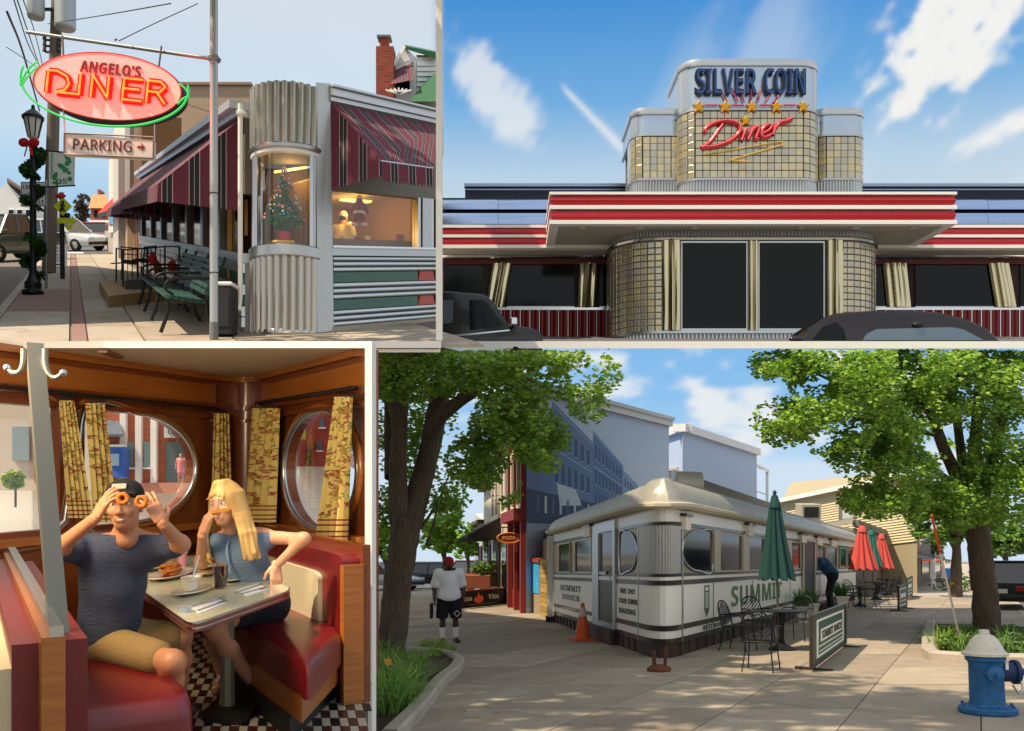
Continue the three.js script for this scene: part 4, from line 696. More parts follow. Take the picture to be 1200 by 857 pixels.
// ---- tall building with the painted street scene on its flank
{
const wallBlue = M('#a9bedb',0.9,0,{ bumpMap: rep(bumpNoise,2),bumpScale: 0.006 });
const c = thing('mural_building','tall blue building with an old street scene painted on its flank','building');
const W = Wall.seen(617,719,447,29,784,700,491,36.5); const far = W.B.clone().add(v3(-6,0,-14)),lf = W.A.clone().add(v3(-4,0,-14));
mesh('wall',prism([[W.A.x,W.A.z],[W.B.x,W.B.z],[far.x + 2,far.z],[lf.x + 3.7,lf.z]],(x,z) => gy(-z) - 0.3,(x,z) => lerp(W.A.y + W.hA,W.B.y + W.hB,Math.min(1,(x - W.A.x) / (W.B.x - W.A.x))) - 0.2),wallBlue,c);
const mural = canvasTex(1024,768,(x,w,h) => {
const sky = x.createLinearGradient(0,0,0,h * 0.5); sky.addColorStop(0,'#a9c3e6'); sky.addColorStop(1,'#bcd2ee'); x.fillStyle = sky; x.fillRect(0,0,w,h);
x.fillStyle = 'rgba(196,212,232,0.5)'; const R = rng(9); for (let i = 0; i < 60; i++) { x.beginPath(); x.ellipse(R() * w,R() * h * 0.3,40 + R() * 120,10 + R() * 20,0,0,7); x.globalAlpha = 0.15; x.fill(); } x.globalAlpha = 1;
const vx = w * 1.02,vy = h * 0.545,L = (x0,k) => vy + (k) * (1 - x0 / vx);
const blk = (x0,x1,top,col) => { x.fillStyle = col; x.beginPath(); x.moveTo(x0,L(x0,top)); x.lineTo(x1,L(x1,top)); x.lineTo(x1,L(x1,h * 0.06) ); x.lineTo(x0,L(x0,h * 0.06)); x.fill(); };
blk(0,150,-h * 0.52,'#3d5f95'); blk(150,420,-h * 0.62,'#4468a0'); blk(420,640,-h * 0.72,'#3c5e98'); blk(640,760,-h * 0.66,'#6a8bbc'); blk(760,860,-h * 0.5,'#7d9bc6'); blk(860,980,-h * 0.5,'#89a5cd');
x.strokeStyle = '#9db6d8'; x.lineWidth = 3; for (const [a,b,k] of [[150,420,-0.6],[420,640,-0.7],[420,640,-0.42],[150,420,-0.36]]) { x.beginPath(); x.moveTo(a,L(a,h * k)); x.lineTo(b,L(b,h * k)); x.stroke(); }
for (const [a,b,n,rows] of [[160,410,6,[-0.52,-0.3]],[430,632,8,[-0.62,-0.4,-0.2]],[648,755,5,[-0.56,-0.36]],[770,850,4,[-0.4,-0.22]]]) for (let i = 0; i < n; i++) for (const r of rows) { const u = a + (b - a) * (i + 0.2) / n,v = a + (b - a) * (i + 0.7) / n; x.fillStyle = '#1c345f'; x.beginPath(); x.moveTo(u,L(u,h * r)); x.lineTo(v,L(v,h * r)); x.lineTo(v,L(v,h * (r + 0.13))); x.lineTo(u,L(u,h * (r + 0.13))); x.fill(); x.fillStyle = '#a9c0de'; x.fillRect(u,L(u,h * (r + 0.13)),v - u,3); }
x.fillStyle = '#16284c'; x.beginPath(); x.moveTo(0,L(0,-h * 0.1)); x.lineTo(700,L(700,-h * 0.1)); x.lineTo(700,L(700,h * 0.07)); x.lineTo(0,L(0,h * 0.07)); x.fill();
x.fillStyle = '#c9d8ea'; x.beginPath(); x.moveTo(180,L(180,-h * 0.17)); x.lineTo(300,L(300,-h * 0.17)); x.lineTo(345,L(300,-h * 0.06)); x.lineTo(200,L(180,-h * 0.04)); x.fill(); for (let i = 0; i < 14; i++) { x.fillStyle = i % 2 ? '#c2d2e8' : '#2d4a7c'; x.fillRect(60 + i * 46,L(60 + i * 46,-h * 0.08),14,h * 0.09 * (1 - (60 + i * 46) / vx)); }
x.fillStyle = '#22406f'; for (let i = 0; i < 40; i++) { x.beginPath(); x.arc(860 + (R() - 0.5) * 70,vy - 30 - R() * 70,12 + R() * 14,0,7); x.fill(); } x.fillRect(790,vy - 120,10,90);
x.fillStyle = '#b9c9dd'; x.fillRect(0,L(0,h * 0.06),w,14); x.fillStyle = '#8598b4'; x.fillRect(0,vy + 46,w,60); x.fillStyle = '#52688f'; for (let i = 0; i < 50; i++) x.fillRect(R() * w,vy + 40 + R() * 60,60 + R() * 120,2 + R() * 4);
x.fillStyle = '#7089b0'; x.fillRect(0,vy + 100,w,h); for (let i = 0; i < 500; i++) { x.fillStyle = 'rgba(' + (90 + R() * 60 | 0) + ',' + (115 + R() * 50 | 0) + ',' + (150 + R() * 50 | 0) + ',0.25)'; x.fillRect(R() * w,vy + 100 + R() * h,30 + R() * 80,3); }
x.fillStyle = 'rgba(228,234,242,0.3)'; x.fillRect(0,0,w,h);
});
mesh('mural',W.face(0,0.999,0.02,0.955,0.004),M('#ffffff',0.9,0,{ map: mural }),c,true);
mesh('cornice',W.box(-0.005,1.005,0.958,1.0,-0.5,0.14),M('#dfe3e8',0.7),c); mesh('cornice_cap',W.box(-0.005,1.01,0.99,1.008,-0.5,0.22),M('#cfd3d8',0.7),c);

const b = thing('blue_house','plain pale blue house with white cornice behind the diner roof','building');
const Wf = Wall.seen(800,700,497,40,887,695,526,48),Ws = Wall.seen(780,690,505,44,800,700,497,40);
mesh('wall',prism([[Wf.A.x,Wf.A.z],[Wf.B.x,Wf.B.z],[Wf.B.x - 6,Wf.B.z - 6],[Ws.A.x,Ws.A.z - 2],[Ws.A.x,Ws.A.z]],(x,z) => gy(-z),(x,z) => lerp(Wf.A.y + Wf.hA,Wf.B.y + Wf.hB,Math.max(0,Math.min(1,(x - Wf.A.x) / (Wf.B.x - Wf.A.x)))) - 0.25),M('#b3c6e2',0.9),b);
mesh('cornice',[Wf.box(-0.01,1.01,0.955,1,-0.4,0.18)],M('#e6e8ea',0.7),b); mesh('cornice',[Ws.box(0,1.0,0.955,1,-0.4,0.18)],M('#e6e8ea',0.7),b);
const w = mesh('window',Ws.box(0.3,0.75,0.6,0.74,0.0,0.03),mat.darkGlass,b); mesh('window_frame',Ws.holed(0.25,0.8,0.585,0.755,0,0.07,[[0.3,0.75,0.6,0.74]]),M('#b5b0a4',0.7),w); mesh('window_rail',Ws.box(0.3,0.75,0.665,0.675,0.03,0.05),M('#cfcabd',0.7),w);
const pr = thing('porch','small roofed porch at the side of the pale blue house','porch'); const dq = 48.5; mesh('roof',hexa([at(886,548,dq + 2),at(902,554,dq + 2),at(902,551,dq + 2),at(886,543,dq + 2),at(886,548,dq),at(902,554,dq),at(902,551,dq),at(886,543,dq)]),M('#d7d9dc',0.7),pr); mesh('post',bar(at(899,553,dq + 0.2),at(899,590,dq + 0.2),0.12,0.12),mat.white,pr); mesh('railing',bar(at(886,576,dq + 0.2),at(899,580,dq + 0.2),0.06,0.06),mat.white,pr);
}
// ---- red-trimmed pub and the row of old fronts running down the street
{
const rowB = [[616.5,719,600,712,462,'#8f2a24','red painted pub front with cream window surrounds beside the mural'],[599.5,712,588,706,505,'#c2b295','cream stone fronted building next to the red pub'],[587.5,706,577,701,530,'#a58a78','brown stuccoed shop house with dark awning down the street'],[576.5,701,567,697,565,'#d5d0c8','pale grey house with dark cornice farther down the street'],[566.5,697,556,692,610,'#b9bdc2','low distant grey house at the end of the row']];
rowB.forEach(([x0,b0,x1,b1,top,col,label],i) => {
const A = G(x0,b0),B = G(x1,b1),h = (b0 - top) / F * -A.z,W = new Wall(B,A,h,h),c = thing('row_house',label,'building',null,'old fronts down the street');
const m = M(col,0.85,0,{ bumpMap: rep(bumpNoise,1),bumpScale: 0.01 }),trim = M(i ? '#e2dccf' : '#d9cdb4',0.7),red = M(i ? '#4c3a32' : '#7d1f1c',0.6);
mesh('wall',prism([[A.x,A.z],[B.x,B.z],[(x0 - CX) / F * -B.z - 0.05,B.z - 0.4]],(x,z) => gy(-z) - 0.2,(x,z) => A.y + h),m,c);
mesh('cornice',W.box(-0.02,1.02,0.965,1.01,-0.2,0.3),red,c);
const rows = Math.max(1,Math.round(h / 3.1) - 1);
for (let r = 0; r < rows; r++) for (const s of [0.3,0.72]) { const t0 = (r + 1.15) * 3.0 / h,t1 = t0 + 1.7 / h; if (t1 > 0.96) continue; const w = mesh('window',W.box(s - 0.14,s + 0.14,t0,t1,0,0.03),mat.darkGlass,c); mesh('window_frame',W.holed(s - 0.2,s + 0.2,t0 - 0.03,t1 + 0.03,0,0.1,[[s - 0.14,s + 0.14,t0,t1]]),trim,w); }
if (!i) { for (const s of [0.02,0.5,0.97]) mesh('pilaster',W.box(s - 0.03,s + 0.03,0,0.97,0,0.16),red,c); mesh('shop_cornice',W.box(-0.02,1.02,2.9 / h,3.25 / h,0,0.4),red,c); }
mesh('shop_window',W.box(0.1,0.55,0.1,2.5 / h,0,0.04),mat.darkGlass,c); mesh('door',W.box(0.66,0.9,0.0,2.3 / h,0,0.05),M('#3a2a22',0.6),c);
if (i === 2 || i === 3) { const t0 = 2.5 / h,t1 = 3.3 / h; mesh('awning',hexa([W.p(1,t0,0),W.p(0,t0,0),W.p(0,t1,0),W.p(1,t1,0),W.p(1,t0,1.3),W.p(0,t0,1.3),W.p(0,t0 + 0.02,1.3),W.p(1,t0 + 0.02,1.3)]),M('#23211f',0.9),c); }
});

const s = thing('hanging_sign','oval orange hanging sign on an iron bracket of the red pub','sign'),d = 30.5,p = at(596.5,630.5,d);
mesh('board',cyl(0.5,0.5,0.06,0,-0.03,0,28).rotateX(Math.PI / 2).scale(0.74,0.32,1).translate(p.x,p.y,p.z),M('#a8401c',0.6),s); mesh('rim',new THREE.TorusGeometry(0.5,0.04,8,40).scale(0.75,0.33,1).translate(p.x,p.y,p.z + 0.02),M('#c98a3a',0.5),s);
const q = text3('PIZZA',0.1,0.01,fontBold,0.42); mesh('lettering',q.translate(p.x,p.y - 0.045,p.z + 0.035),M('#e7b25c',0.5),s); mesh('bracket',[rod(p.clone().add(v3(-0.4,0.34,0)),p.clone().add(v3(0.62,0.34,0)),0.02),rod(p.clone().add(v3(-0.2,0.15,0)),p.clone().add(v3(-0.2,0.34,0)),0.012),rod(p.clone().add(v3(0.2,0.15,0)),p.clone().add(v3(0.2,0.34,0)),0.012)],mat.iron,s);

const A = G(541,714),B = G(604,707.5),W = new Wall(A,B,21 / F * -A.z,19.5 / F * -B.z),f = thing('terrace_screen','black fabric screen with a flame emblem around the pub terrace','screen');
mesh('fabric',W.box(0,1,0.02,0.96,-0.02,0.01),M('#15151a',0.9),f); mesh('top_rail',W.box(-0.01,1.01,0.96,1.03,-0.04,0.03),M('#7d3527',0.7),f); for (const x of [0,0.5,1]) mesh('post',W.box(x - 0.006,x + 0.006,0,1.03,-0.06,-0.02),mat.iron,f);
mesh('lettering',wallText(W,'zza',0.02,0.17,0.42,0.62,0.012,fontSerif),M('#d8d6cf',0.6),f); mesh('lettering',wallText(W,'Vite',0.46,0.66,0.42,0.72,0.012,fontSerif),M('#d8d6cf',0.6),f);
const fl = []; for (const [x,y] of [[0.22,0.3],[0.2,0.48],[0.235,0.62],[0.25,0.55],[0.285,0.88],[0.31,0.62],[0.345,0.7],[0.37,0.48],[0.35,0.3],[0.285,0.24]]) fl.push([x,y]); mesh('flame_emblem',wallPoly(W,fl,0.012,0.02),M('#e2592a',0.5),f); mesh('tagline',W.box(0.1,0.6,0.17,0.2,0.01,0.014),M('#8d8b86',0.7),f);
for (const [px,py,cc,lab] of [[556,694,'#8a4a30','low terracotta planter box of clipped shrubs on the pub terrace'],[580,690,'#5b3f30','planter box of yellow flowers on the pub terrace']]) { const t = thing('planter_box',lab,'planter',G(px,py + 14)); mesh('box',rbx(1.2,0.5,0.5,0.03,0,0.85,0),M(cc,0.8),t); const m = mesh('plants',leaves(420,[{ c: v3(0,1.3,0),r: v3(0.6,0.34,0.3),w: 1 }],0.11,px),leafMat(px > 570 ? '#a3ad2c' : '#5f8a2c'),t); m.userData.kind = 'stuff'; mesh('stand',[bx(0.1,0.6,0.4,-0.5,0.3,0),bx(0.1,0.6,0.4,0.5,0.3,0)],mat.iron,t); }

const g = thing('garden_wall','low stone wall with a bright blue painted panel and red coping','wall'),A2 = G(612,716),B2 = G(633,720.5),W2 = new Wall(A2,B2,62 / F * -A2.z,64 / F * -B2.z); mesh('wall',W2.box(0,1,0,0.95,-0.3,0),M('#ffffff',0.9,0,{ map: rep(mottled('#9c8d72',40,9,30),0.9) }),g); mesh('painted_panel',W2.box(0.04,0.96,0.38,0.94,0,0.02),M('#ffffff',0.7,0,{ map: rep(mottled('#3aa0d8',30,3,8,256,'#7cc7e8'),1.6) }),g); mesh('coping',W2.box(-0.02,1.02,0.95,1.02,-0.35,0.06),M('#8a3a34',0.8),g);
const y = thing('brick_pier','narrow pier of stacked yellow bricks at the end of the diner','pier'),A3 = G(633.4,721.5),B3 = G(641,724),W3 = new Wall(A3,B3,66 / F * -A3.z,68 / F * -B3.z); for (let r = 0; r < 12; r++) mesh('brick',W3.box(r % 2 ? 0.02 : 0,1,r / 12 + 0.006,(r + 1) / 12,-0.3,r % 2 ? 0.01 : 0),M(['#a8893e','#96793a','#b09450'][r % 3],0.9),y);
}

// ---- trees of the street corner, pruned below the deck
const pruned = a => a.y < -a.z * RAY - 0.05;
const blob = (px,py,d,rx,ry,rd,w) => ({ c: at(px,py,d),r: v3(rx / F * d,ry / F * d,rd),w: w || rx * ry });
function tree(name,label,limbs,blobs,n,size,hex,seed,extra = {}) {
const t = thing(name,label,'tree',null,extra.group); const [tr,...rest] = limbs;
mesh('trunk',limb(tr[0],tr[1],tr[2],14,0.25),extra.bark || mBark,t); for (const l of rest) mesh('limb',limb(l[0],l[1],l[2],9,0.15),extra.bark || mBark,t);
const m = mesh('crown',leaves(n,blobs,size,seed,pruned,extra.shell || 0.5),leafMat(hex,extra.tr),t); m.userData.kind = 'stuff'; return t;
}
{
const d = 16,q = (x,y,dd = 0) => at(x,y,d + dd);
tree('street_tree','big forked shade tree in the grassy bed beside the walking man',[
[[G(457,771).add(v3(0,-0.1,0)),q(461,740),q(466,690),q(472,640,-0.1),q(476,605,-0.1)],0.24,0.23],
[[q(472,640),q(466,580),q(467,520),q(470,470),q(480,430),q(489,409)],0.2,0.1],[[q(478,620),q(491,575,0.2),q(505,520,0.3),q(515,465,0.3),q(527,409,0.2)],0.22,0.15],[[q(468,490),q(456,450,0.2),q(445,409,0.3)],0.14,0.1],[[q(505,505),q(522,483,-0.4),q(556,458,-0.8),q(576,440,-1),q(606,410,-1.4)],0.13,0.07],[[q(457,560),q(455,500,0.6),q(454,450,0.9)],0.1,0.06],
[[q(576,440,-1),q(620,446,-1.3),q(668,470,-1.5)],0.04,0.015],[[q(493,620,0.1),q(512,590,0.3),q(525,560,0.4)],0.03,0.012],[[q(500,640,0.1),q(508,615,0.1),q(513,588)],0.03,0.015],
],[blob(470,430,15,70,45,1.6,3600),blob(560,430,15,75,42,1.5),blob(640,432,14.5,62,40,1.2,1900),blob(600,500,14.6,52,44,1.1,2400),blob(560,540,15,40,34,0.9,1000),blob(640,520,14.3,34,36,0.8,900),blob(690,470,14.1,26,32,0.7,420),blob(475,520,17.2,70,90,0.8,1900),blob(455,600,17.5,40,40,0.6,500),blob(700,440,14.2,30,26,0.6,300),blob(525,590,16.4,28,26,0.8,330),blob(592,575,14.8,22,22,0.5,220)],27000,0.08,'#8cb23c',11,{ shell: 0.5 });
const e = 20.6,r = (x,y,dd = 0) => at(x,y,e + dd);
tree('street_tree','tall shade tree rising from the kerbed bed beside the blue hydrant',[
[[G(1157,745).add(v3(0,-0.1,0)),r(1155,700),r(1150,660),r(1146,620),r(1143,590)],0.28,0.22],
[[r(1145,600),r(1122,560,-0.3),r(1104,520,-0.6),r(1088,480,-0.8),r(1060,445,-1),r(1030,411,-1.2)],0.17,0.05],[[r(1143,600),r(1128,540,0.2),r(1118,480,0.4),r(1090,411,0.5)],0.13,0.06],[[r(1144,595),r(1142,530),r(1146,485),r(1150,411)],0.18,0.08],[[r(1148,600),r(1165,530,-0.4),r(1180,470,-0.6),r(1200,420,-0.8)],0.16,0.08],[[r(1128,575,-0.2),r(1085,545,-0.8),r(1050,532,-1.2),r(1010,518,-1.6)],0.09,0.03],[[r(1088,480,-0.8),r(1040,460,-1.3),r(990,452,-1.6),r(940,430,-1.8)],0.06,0.02],[[r(1100,510,-0.6),r(1050,500,-1.2),r(1000,478,-1.6)],0.06,0.02],
],[blob(925,425,18.6,48,26,1.0,900),blob(930,495,18.6,48,34,1.2,1500),blob(1000,455,18.6,72,55,1.4),blob(1075,450,19.2,80,52,1.8),blob(1160,450,19.6,70,60,2.0),blob(1040,530,18.8,70,48,1.4),blob(1035,585,18.8,52,26,1.0,1200),blob(1110,590,19.4,55,34,1.1),blob(1175,560,19.2,50,60,1.5),blob(985,520,18.8,34,24,0.9,700)],46000,0.092,'#8fb838',23,{ shell: 0.5 });

const ft = (px,py,top,rx,n,hex,label,seed,sz = 0.22) => { const g = G(px,py),dd = -g.z,w = rx / F * dd; tree('avenue_tree',label,[[[g,at(px + 1,lerp(py,top,0.35),dd),at(px,lerp(py,top,0.6),dd)],w * 0.14,w * 0.07],[[at(px,lerp(py,top,0.4),dd),at(px - rx * 0.4,lerp(py,top,0.65),dd)],w * 0.06,w * 0.02],[[at(px,lerp(py,top,0.4),dd),at(px + rx * 0.4,lerp(py,top,0.7),dd)],w * 0.06,w * 0.02]],[blob(px,lerp(py,top,0.72),dd,rx,(py - top) * 0.27,w,3),blob(px - rx * 0.5,lerp(py,top,0.6),dd,rx * 0.6,(py - top) * 0.17,w * 0.7,1),blob(px + rx * 0.5,lerp(py,top,0.65),dd,rx * 0.6,(py - top) * 0.17,w * 0.7,1)],n,sz,hex,seed,{ group: 'trees down the street' }); };
ft(520,700,588,26,2600,'#a3d048','bright green young tree on the pavement behind the walking man',31); ft(548,693,606,18,1600,'#98c648','small green tree farther down beyond the pub terrace',33); ft(452,697,610,26,1800,'#a0cc4a','light green tree across the road behind the forked trunk',35);
ft(1120,700,560,52,5200,'#6f9f30','dark leafy street tree behind the tall shade tree',37); ft(1178,686,612,30,2600,'#6d9a36','pale green tree across the road behind the black car',39,0.3); ft(1210,686,604,34,2000,'#658f34','pale green tree across the road behind the hydrant',40,0.3); ft(1092,678,622,16,1400,'#55802a','small dark tree far down the shopping street',41);
}
// ---- beds and plants
{
const soil = M('#ffffff',0.98,0,{ map: rep(mottled('#4a3424',26,9,40),0.7),bumpMap: rep(bumpNoise,0.2),bumpScale: 0.03 });
const bed = struct('planting_bed',prism([[-2.7,-8.6],[-1.12,-8.6],[-1.05,-10.2],[-0.98,-12.5],[-0.86,-14.2],[-0.95,-15.4],[-1.4,-16.3],[-3.2,-16.6]].map(p => p),(x,z) => gy(-z) - 0.1,(x,z) => gy(-z) + 0.06),soil,'bare soil of the bed under the forked tree');
const edge = [[-1.12,-8.6],[-1.03,-10.2],[-0.96,-12.5],[-0.84,-14.1],[-0.9,-15.3],[-1.35,-16.3],[-3.2,-16.7]].map(([x,z]) => v3(x,gy(-z),z)).reverse();
const c = new THREE.CatmullRomCurve3(edge).getPoints(36); c.forEach(p => { p.y = gy(-p.z); }); struct('bed_kerb',sweep(c,[[-0.09,-0.05],[0.09,-0.05],[0.09,0.1],[0.06,0.13],[-0.06,0.13],[-0.09,0.1]]),mat.concrete,'rounded concrete kerb of the bed');
const grassM = leafMat('#6f9a35',0.35); let R = rng(8),n = 0;
for (const [px,py,s,col] of [[446,842,1.1,0],[466,836,1.0,0],[452,812,1.0,0],[478,822,0.9,0],[445,790,1.0,0],[468,800,0.95,0],[484,800,0.8,0],[450,772,0.9,0],[490,778,0.7,1],[510,772,0.65,1],[525,768,0.6,1],[500,762,0.65,1],[516,760,0.55,1]]) {
const p = G(px,py),t = thing('grass_clump',col ? 'low clump of yellow green ground cover by the kerb of the bed' : 'clump of long arching green daylily leaves in the bed','plant',p,col ? 'ground cover in the bed' : 'daylily clumps in the bed'); const m = mesh('blades',blades(col ? 150 : 130,r => v3((r() - 0.5) * 0.34 * s,0,(r() - 0.5) * 0.5),(col ? 0.34 : 0.62) * s,col ? 0.03 : 0.026,100 + n++),col ? leafMat('#8aa53a',0.35) : grassM,t); m.userData.kind = 'stuff';
}
const fl = thing('daylily_flower','single orange yellow daylily bloom among the long leaves','flower',G(456,815)); { const pet = []; for (let i = 0; i < 6; i++) { const g = sph(0.035,0,0,0.035,0.5,0.2,1,8); g.rotateX(-0.5); g.rotateY(i * Math.PI / 3); g.rotateX(0.9); pet.push(g.translate(0,0.42,0.1)); } mesh('petals',pet,M('#f0a41c',0.6),fl); mesh('stem',rod(v3(0,0,0),v3(0,0.42,0.09),0.006),M('#5c8030',0.8),fl); }

const K = [G(1089,771),G(1150,778),G(1235,778),G(1235,738),G(1090,733)].map(p => [p.x,p.z]);
struct('kerbed_bed',prism(K,(x,z) => gy(-z) - 0.1,(x,z) => gy(-z) + 0.05),soil,'soil of the kerbed bed by the hydrant');
const kk = [G(1090,733),G(1088,752),G(1089,769),G(1096,774),G(1150,778),G(1235,779)]; kk.forEach(p => { p.y = gy(-p.z); }); struct('bed_kerb',sweep(kk,[[-0.12,-0.05],[0.12,-0.05],[0.12,0.13],[0.08,0.16],[-0.08,0.16],[-0.12,0.13]]),mat.concrete,'concrete kerb of the bed by the hydrant');
let k = 0; for (const [px,py,h,hex] of [[1106,764,0.5,'#7ea02c'],[1122,766,0.42,'#6d9230'],[1112,750,0.42,'#86a634'],[1138,768,0.4,'#5f8a2c'],[1178,770,0.45,'#557d28'],[1192,766,0.5,'#4f7826'],[1130,748,0.4,'#5f8a2c'],[1186,752,0.4,'#557d28']]) { const t = thing('bed_plant','leafy green plant in the kerbed bed around the tall tree','plant',G(px,py),'plants in the kerbed bed'); const m = mesh('leaves',[blades(90,r => v3((r() - 0.5) * 0.4,0,(r() - 0.5) * 0.5),h,0.03,200 + k)],leafMat(hex,0.35),t); m.userData.kind = 'stuff'; const m2 = mesh('foliage',leaves(160,[{ c: v3(0,h * 0.4,0),r: v3(0.3,h * 0.45,0.3),w: 1 }],0.09,210 + k++),leafMat(hex,0.35),t); m2.userData.kind = 'stuff'; }
const hb = thing('low_hedge','low clipped hedge at the foot of the dark street tree','hedge',G(1124,692)); const m = mesh('foliage',leaves(900,[{ c: v3(0,0.25,0),r: v3(1.6,0.5,0.8),w: 1 }],0.13,77),leafMat('#4d7a22'),hb); m.userData.kind = 'stuff';
}
// ---- fire hydrant
{
const h = thing('fire_hydrant','weathered blue fire hydrant with a chalky white bonnet','hydrant'),s = 1.0,blue = M('#ffffff',0.55,0.1,{ map: rep(mottled('#1d5f96',26,6,16,256,'#184c7c'),0.5) }),wht = M('#ffffff',0.7,0,{ map: rep(mottled('#d4d1c4',22,8,18,256,'#9c907c'),0.25) });
mesh('base_flange',smoothed(lathe([[0,0],[0.27,0],[0.285,0.02],[0.285,0.055],[0.26,0.075],[0.19,0.085],[0.18,0.1]],32),0.6),blue,h);
mesh('barrel',smoothed(lathe([[0.175,0.08],[0.17,0.12],[0.165,0.5],[0.175,0.53],[0.195,0.54],[0.195,0.575],[0.175,0.59],[0.0,0.6]],32),0.5),blue,h);
mesh('bonnet',smoothed(lathe([[0.2,0.585],[0.225,0.59],[0.225,0.615],[0.19,0.63],[0.17,0.68],[0.13,0.75],[0.09,0.79],[0.055,0.805],[0.05,0.85],[0,0.855]],32),0.5),wht,h);
for (let i = 0; i < 8; i++) { const a = i / 8 * 6.28; mesh('bolt',cyl(0.016,0.016,0.03,Math.cos(a) * 0.25,0.07,Math.sin(a) * 0.25,6),blue,h); }
const no = mesh('nozzle',smoothed(lathe([[0.1,0],[0.1,0.14],[0.125,0.15],[0.125,0.19],[0.09,0.21],[0.04,0.215],[0.035,0.26],[0,0.262]],20),0.6).rotateZ(-Math.PI / 2).translate(0.12,0.42,0.02),M('#16305c',0.5,0.1),h); mesh('chain',tube([v3(0.3,0.36,0.1),v3(0.31,0.27,0.12),v3(0.26,0.22,0.14),v3(0.2,0.3,0.14)],0.012),mat.steel,no);
mesh('side_nozzle',smoothed(lathe([[0.07,0],[0.07,0.1],[0.085,0.11],[0.085,0.15],[0.03,0.17],[0.025,0.2],[0,0.2]],18),0.6).rotateX(Math.PI / 2).translate(-0.03,0.42,0.12),blue,h); mesh('tag',bx(0.03,0.07,0.004,0.16,0.49,0.12),mat.white,h);
put4(h,1158,836); h.scale.setScalar(1.06);
}
// ---- patio furniture
const wroughtIron = M('#1f2126',0.5,0.35);
function patioChair() {
const t = thing('patio_chair','black wrought iron armchair with lattice back at the parasol table','chair',null,'chairs at the parasol table'),r = 0.011;
const seat = []; for (let i = 0; i <= 9; i++) { const x = -0.21 + i * 0.0467; seat.push(bar(v3(x,0.44,-0.21),v3(x,0.44,0.22),0.03,0.008)); } for (const z of [-0.2,-0.07,0.07,0.21]) seat.push(bar(v3(-0.22,0.446,z),v3(0.22,0.446,z),0.03,0.008)); mesh('seat',[...seat,tube([v3(-0.22,0.44,-0.21),v3(-0.23,0.44,0.05),v3(-0.2,0.44,0.23),v3(0,0.43,0.25),v3(0.2,0.44,0.23),v3(0.23,0.44,0.05),v3(0.22,0.44,-0.21),v3(0,0.44,-0.23)],0.014,60,6,true)],wroughtIron,t);
const fr = [v3(-0.21,0.44,-0.21),v3(-0.22,0.62,-0.26),v3(-0.2,0.78,-0.3),v3(-0.11,0.88,-0.325),v3(0,0.905,-0.33),v3(0.11,0.88,-0.325),v3(0.2,0.78,-0.3),v3(0.22,0.62,-0.26),v3(0.21,0.44,-0.21)]; const b = mesh('back_frame',tube(fr,0.014,48),wroughtIron,t);
const lat = [],inside = (x,y) => y > 0.5 && y < 0.89 && Math.abs(x) < 0.21 - Math.max(0,y - 0.76) * 1.35,bz = y => -0.21 - (y - 0.44) * 0.26;
for (let i = -9; i <= 9; i++) for (const s of [-1,1]) { let a = null,e = null; for (let y = 0.5; y <= 0.9; y += 0.012) { const x = i * 0.075 + s * (y - 0.68); if (inside(x,y)) { const p = v3(x,y,bz(y)); if (!a) a = p; e = p; } } if (a && a.distanceTo(e) > 0.04) lat.push(bar(a,e,0.014,0.007)); } mesh('lattice',lat,wroughtIron,b);
for (const s of [-1,1]) { mesh('leg',tube([v3(s * 0.2,0.44,0.2),v3(s * 0.22,0.25,0.22),v3(s * 0.24,0,0.25)],r),wroughtIron,t); mesh('leg',tube([v3(s * 0.19,0.44,-0.2),v3(s * 0.2,0.25,-0.22),v3(s * 0.23,0,-0.29)],r),wroughtIron,t); mesh('arm',tube([v3(s * 0.22,0.66,-0.27),v3(s * 0.27,0.67,-0.1),v3(s * 0.28,0.66,0.12),v3(s * 0.26,0.6,0.2),v3(s * 0.22,0.44,0.18)],0.013),wroughtIron,t); }
return t;
}
function patioTable(label) {
const t = thing('patio_table',label,'table'); const holes = []; for (let i = 0; i < 14; i++) { const a = i / 14 * 6.283; holes.push(rod(v3(Math.cos(a) * 0.12,0.722,Math.sin(a) * 0.12),v3(Math.cos(a) * 0.42,0.722,Math.sin(a) * 0.42),0.007)); }
mesh('tabletop',smoothed(lathe([[0.02,0.7],[0.44,0.7],[0.455,0.71],[0.455,0.725],[0.44,0.73],[0.02,0.725]],40),0.5),wroughtIron,t); mesh('scroll_work',holes,M('#3b3d42',0.4,0.4),t); mesh('pedestal',smoothed(lathe([[0.0,0.02],[0.05,0.03],[0.06,0.12],[0.035,0.2],[0.045,0.4],[0.035,0.55],[0.06,0.68],[0.1,0.7]],18),0.7),wroughtIron,t); mesh('base',smoothed(lathe([[0,0],[0.24,0],[0.25,0.03],[0.19,0.055],[0.12,0.09],[0.06,0.12]],30),0.5),wroughtIron,t); return t;
}
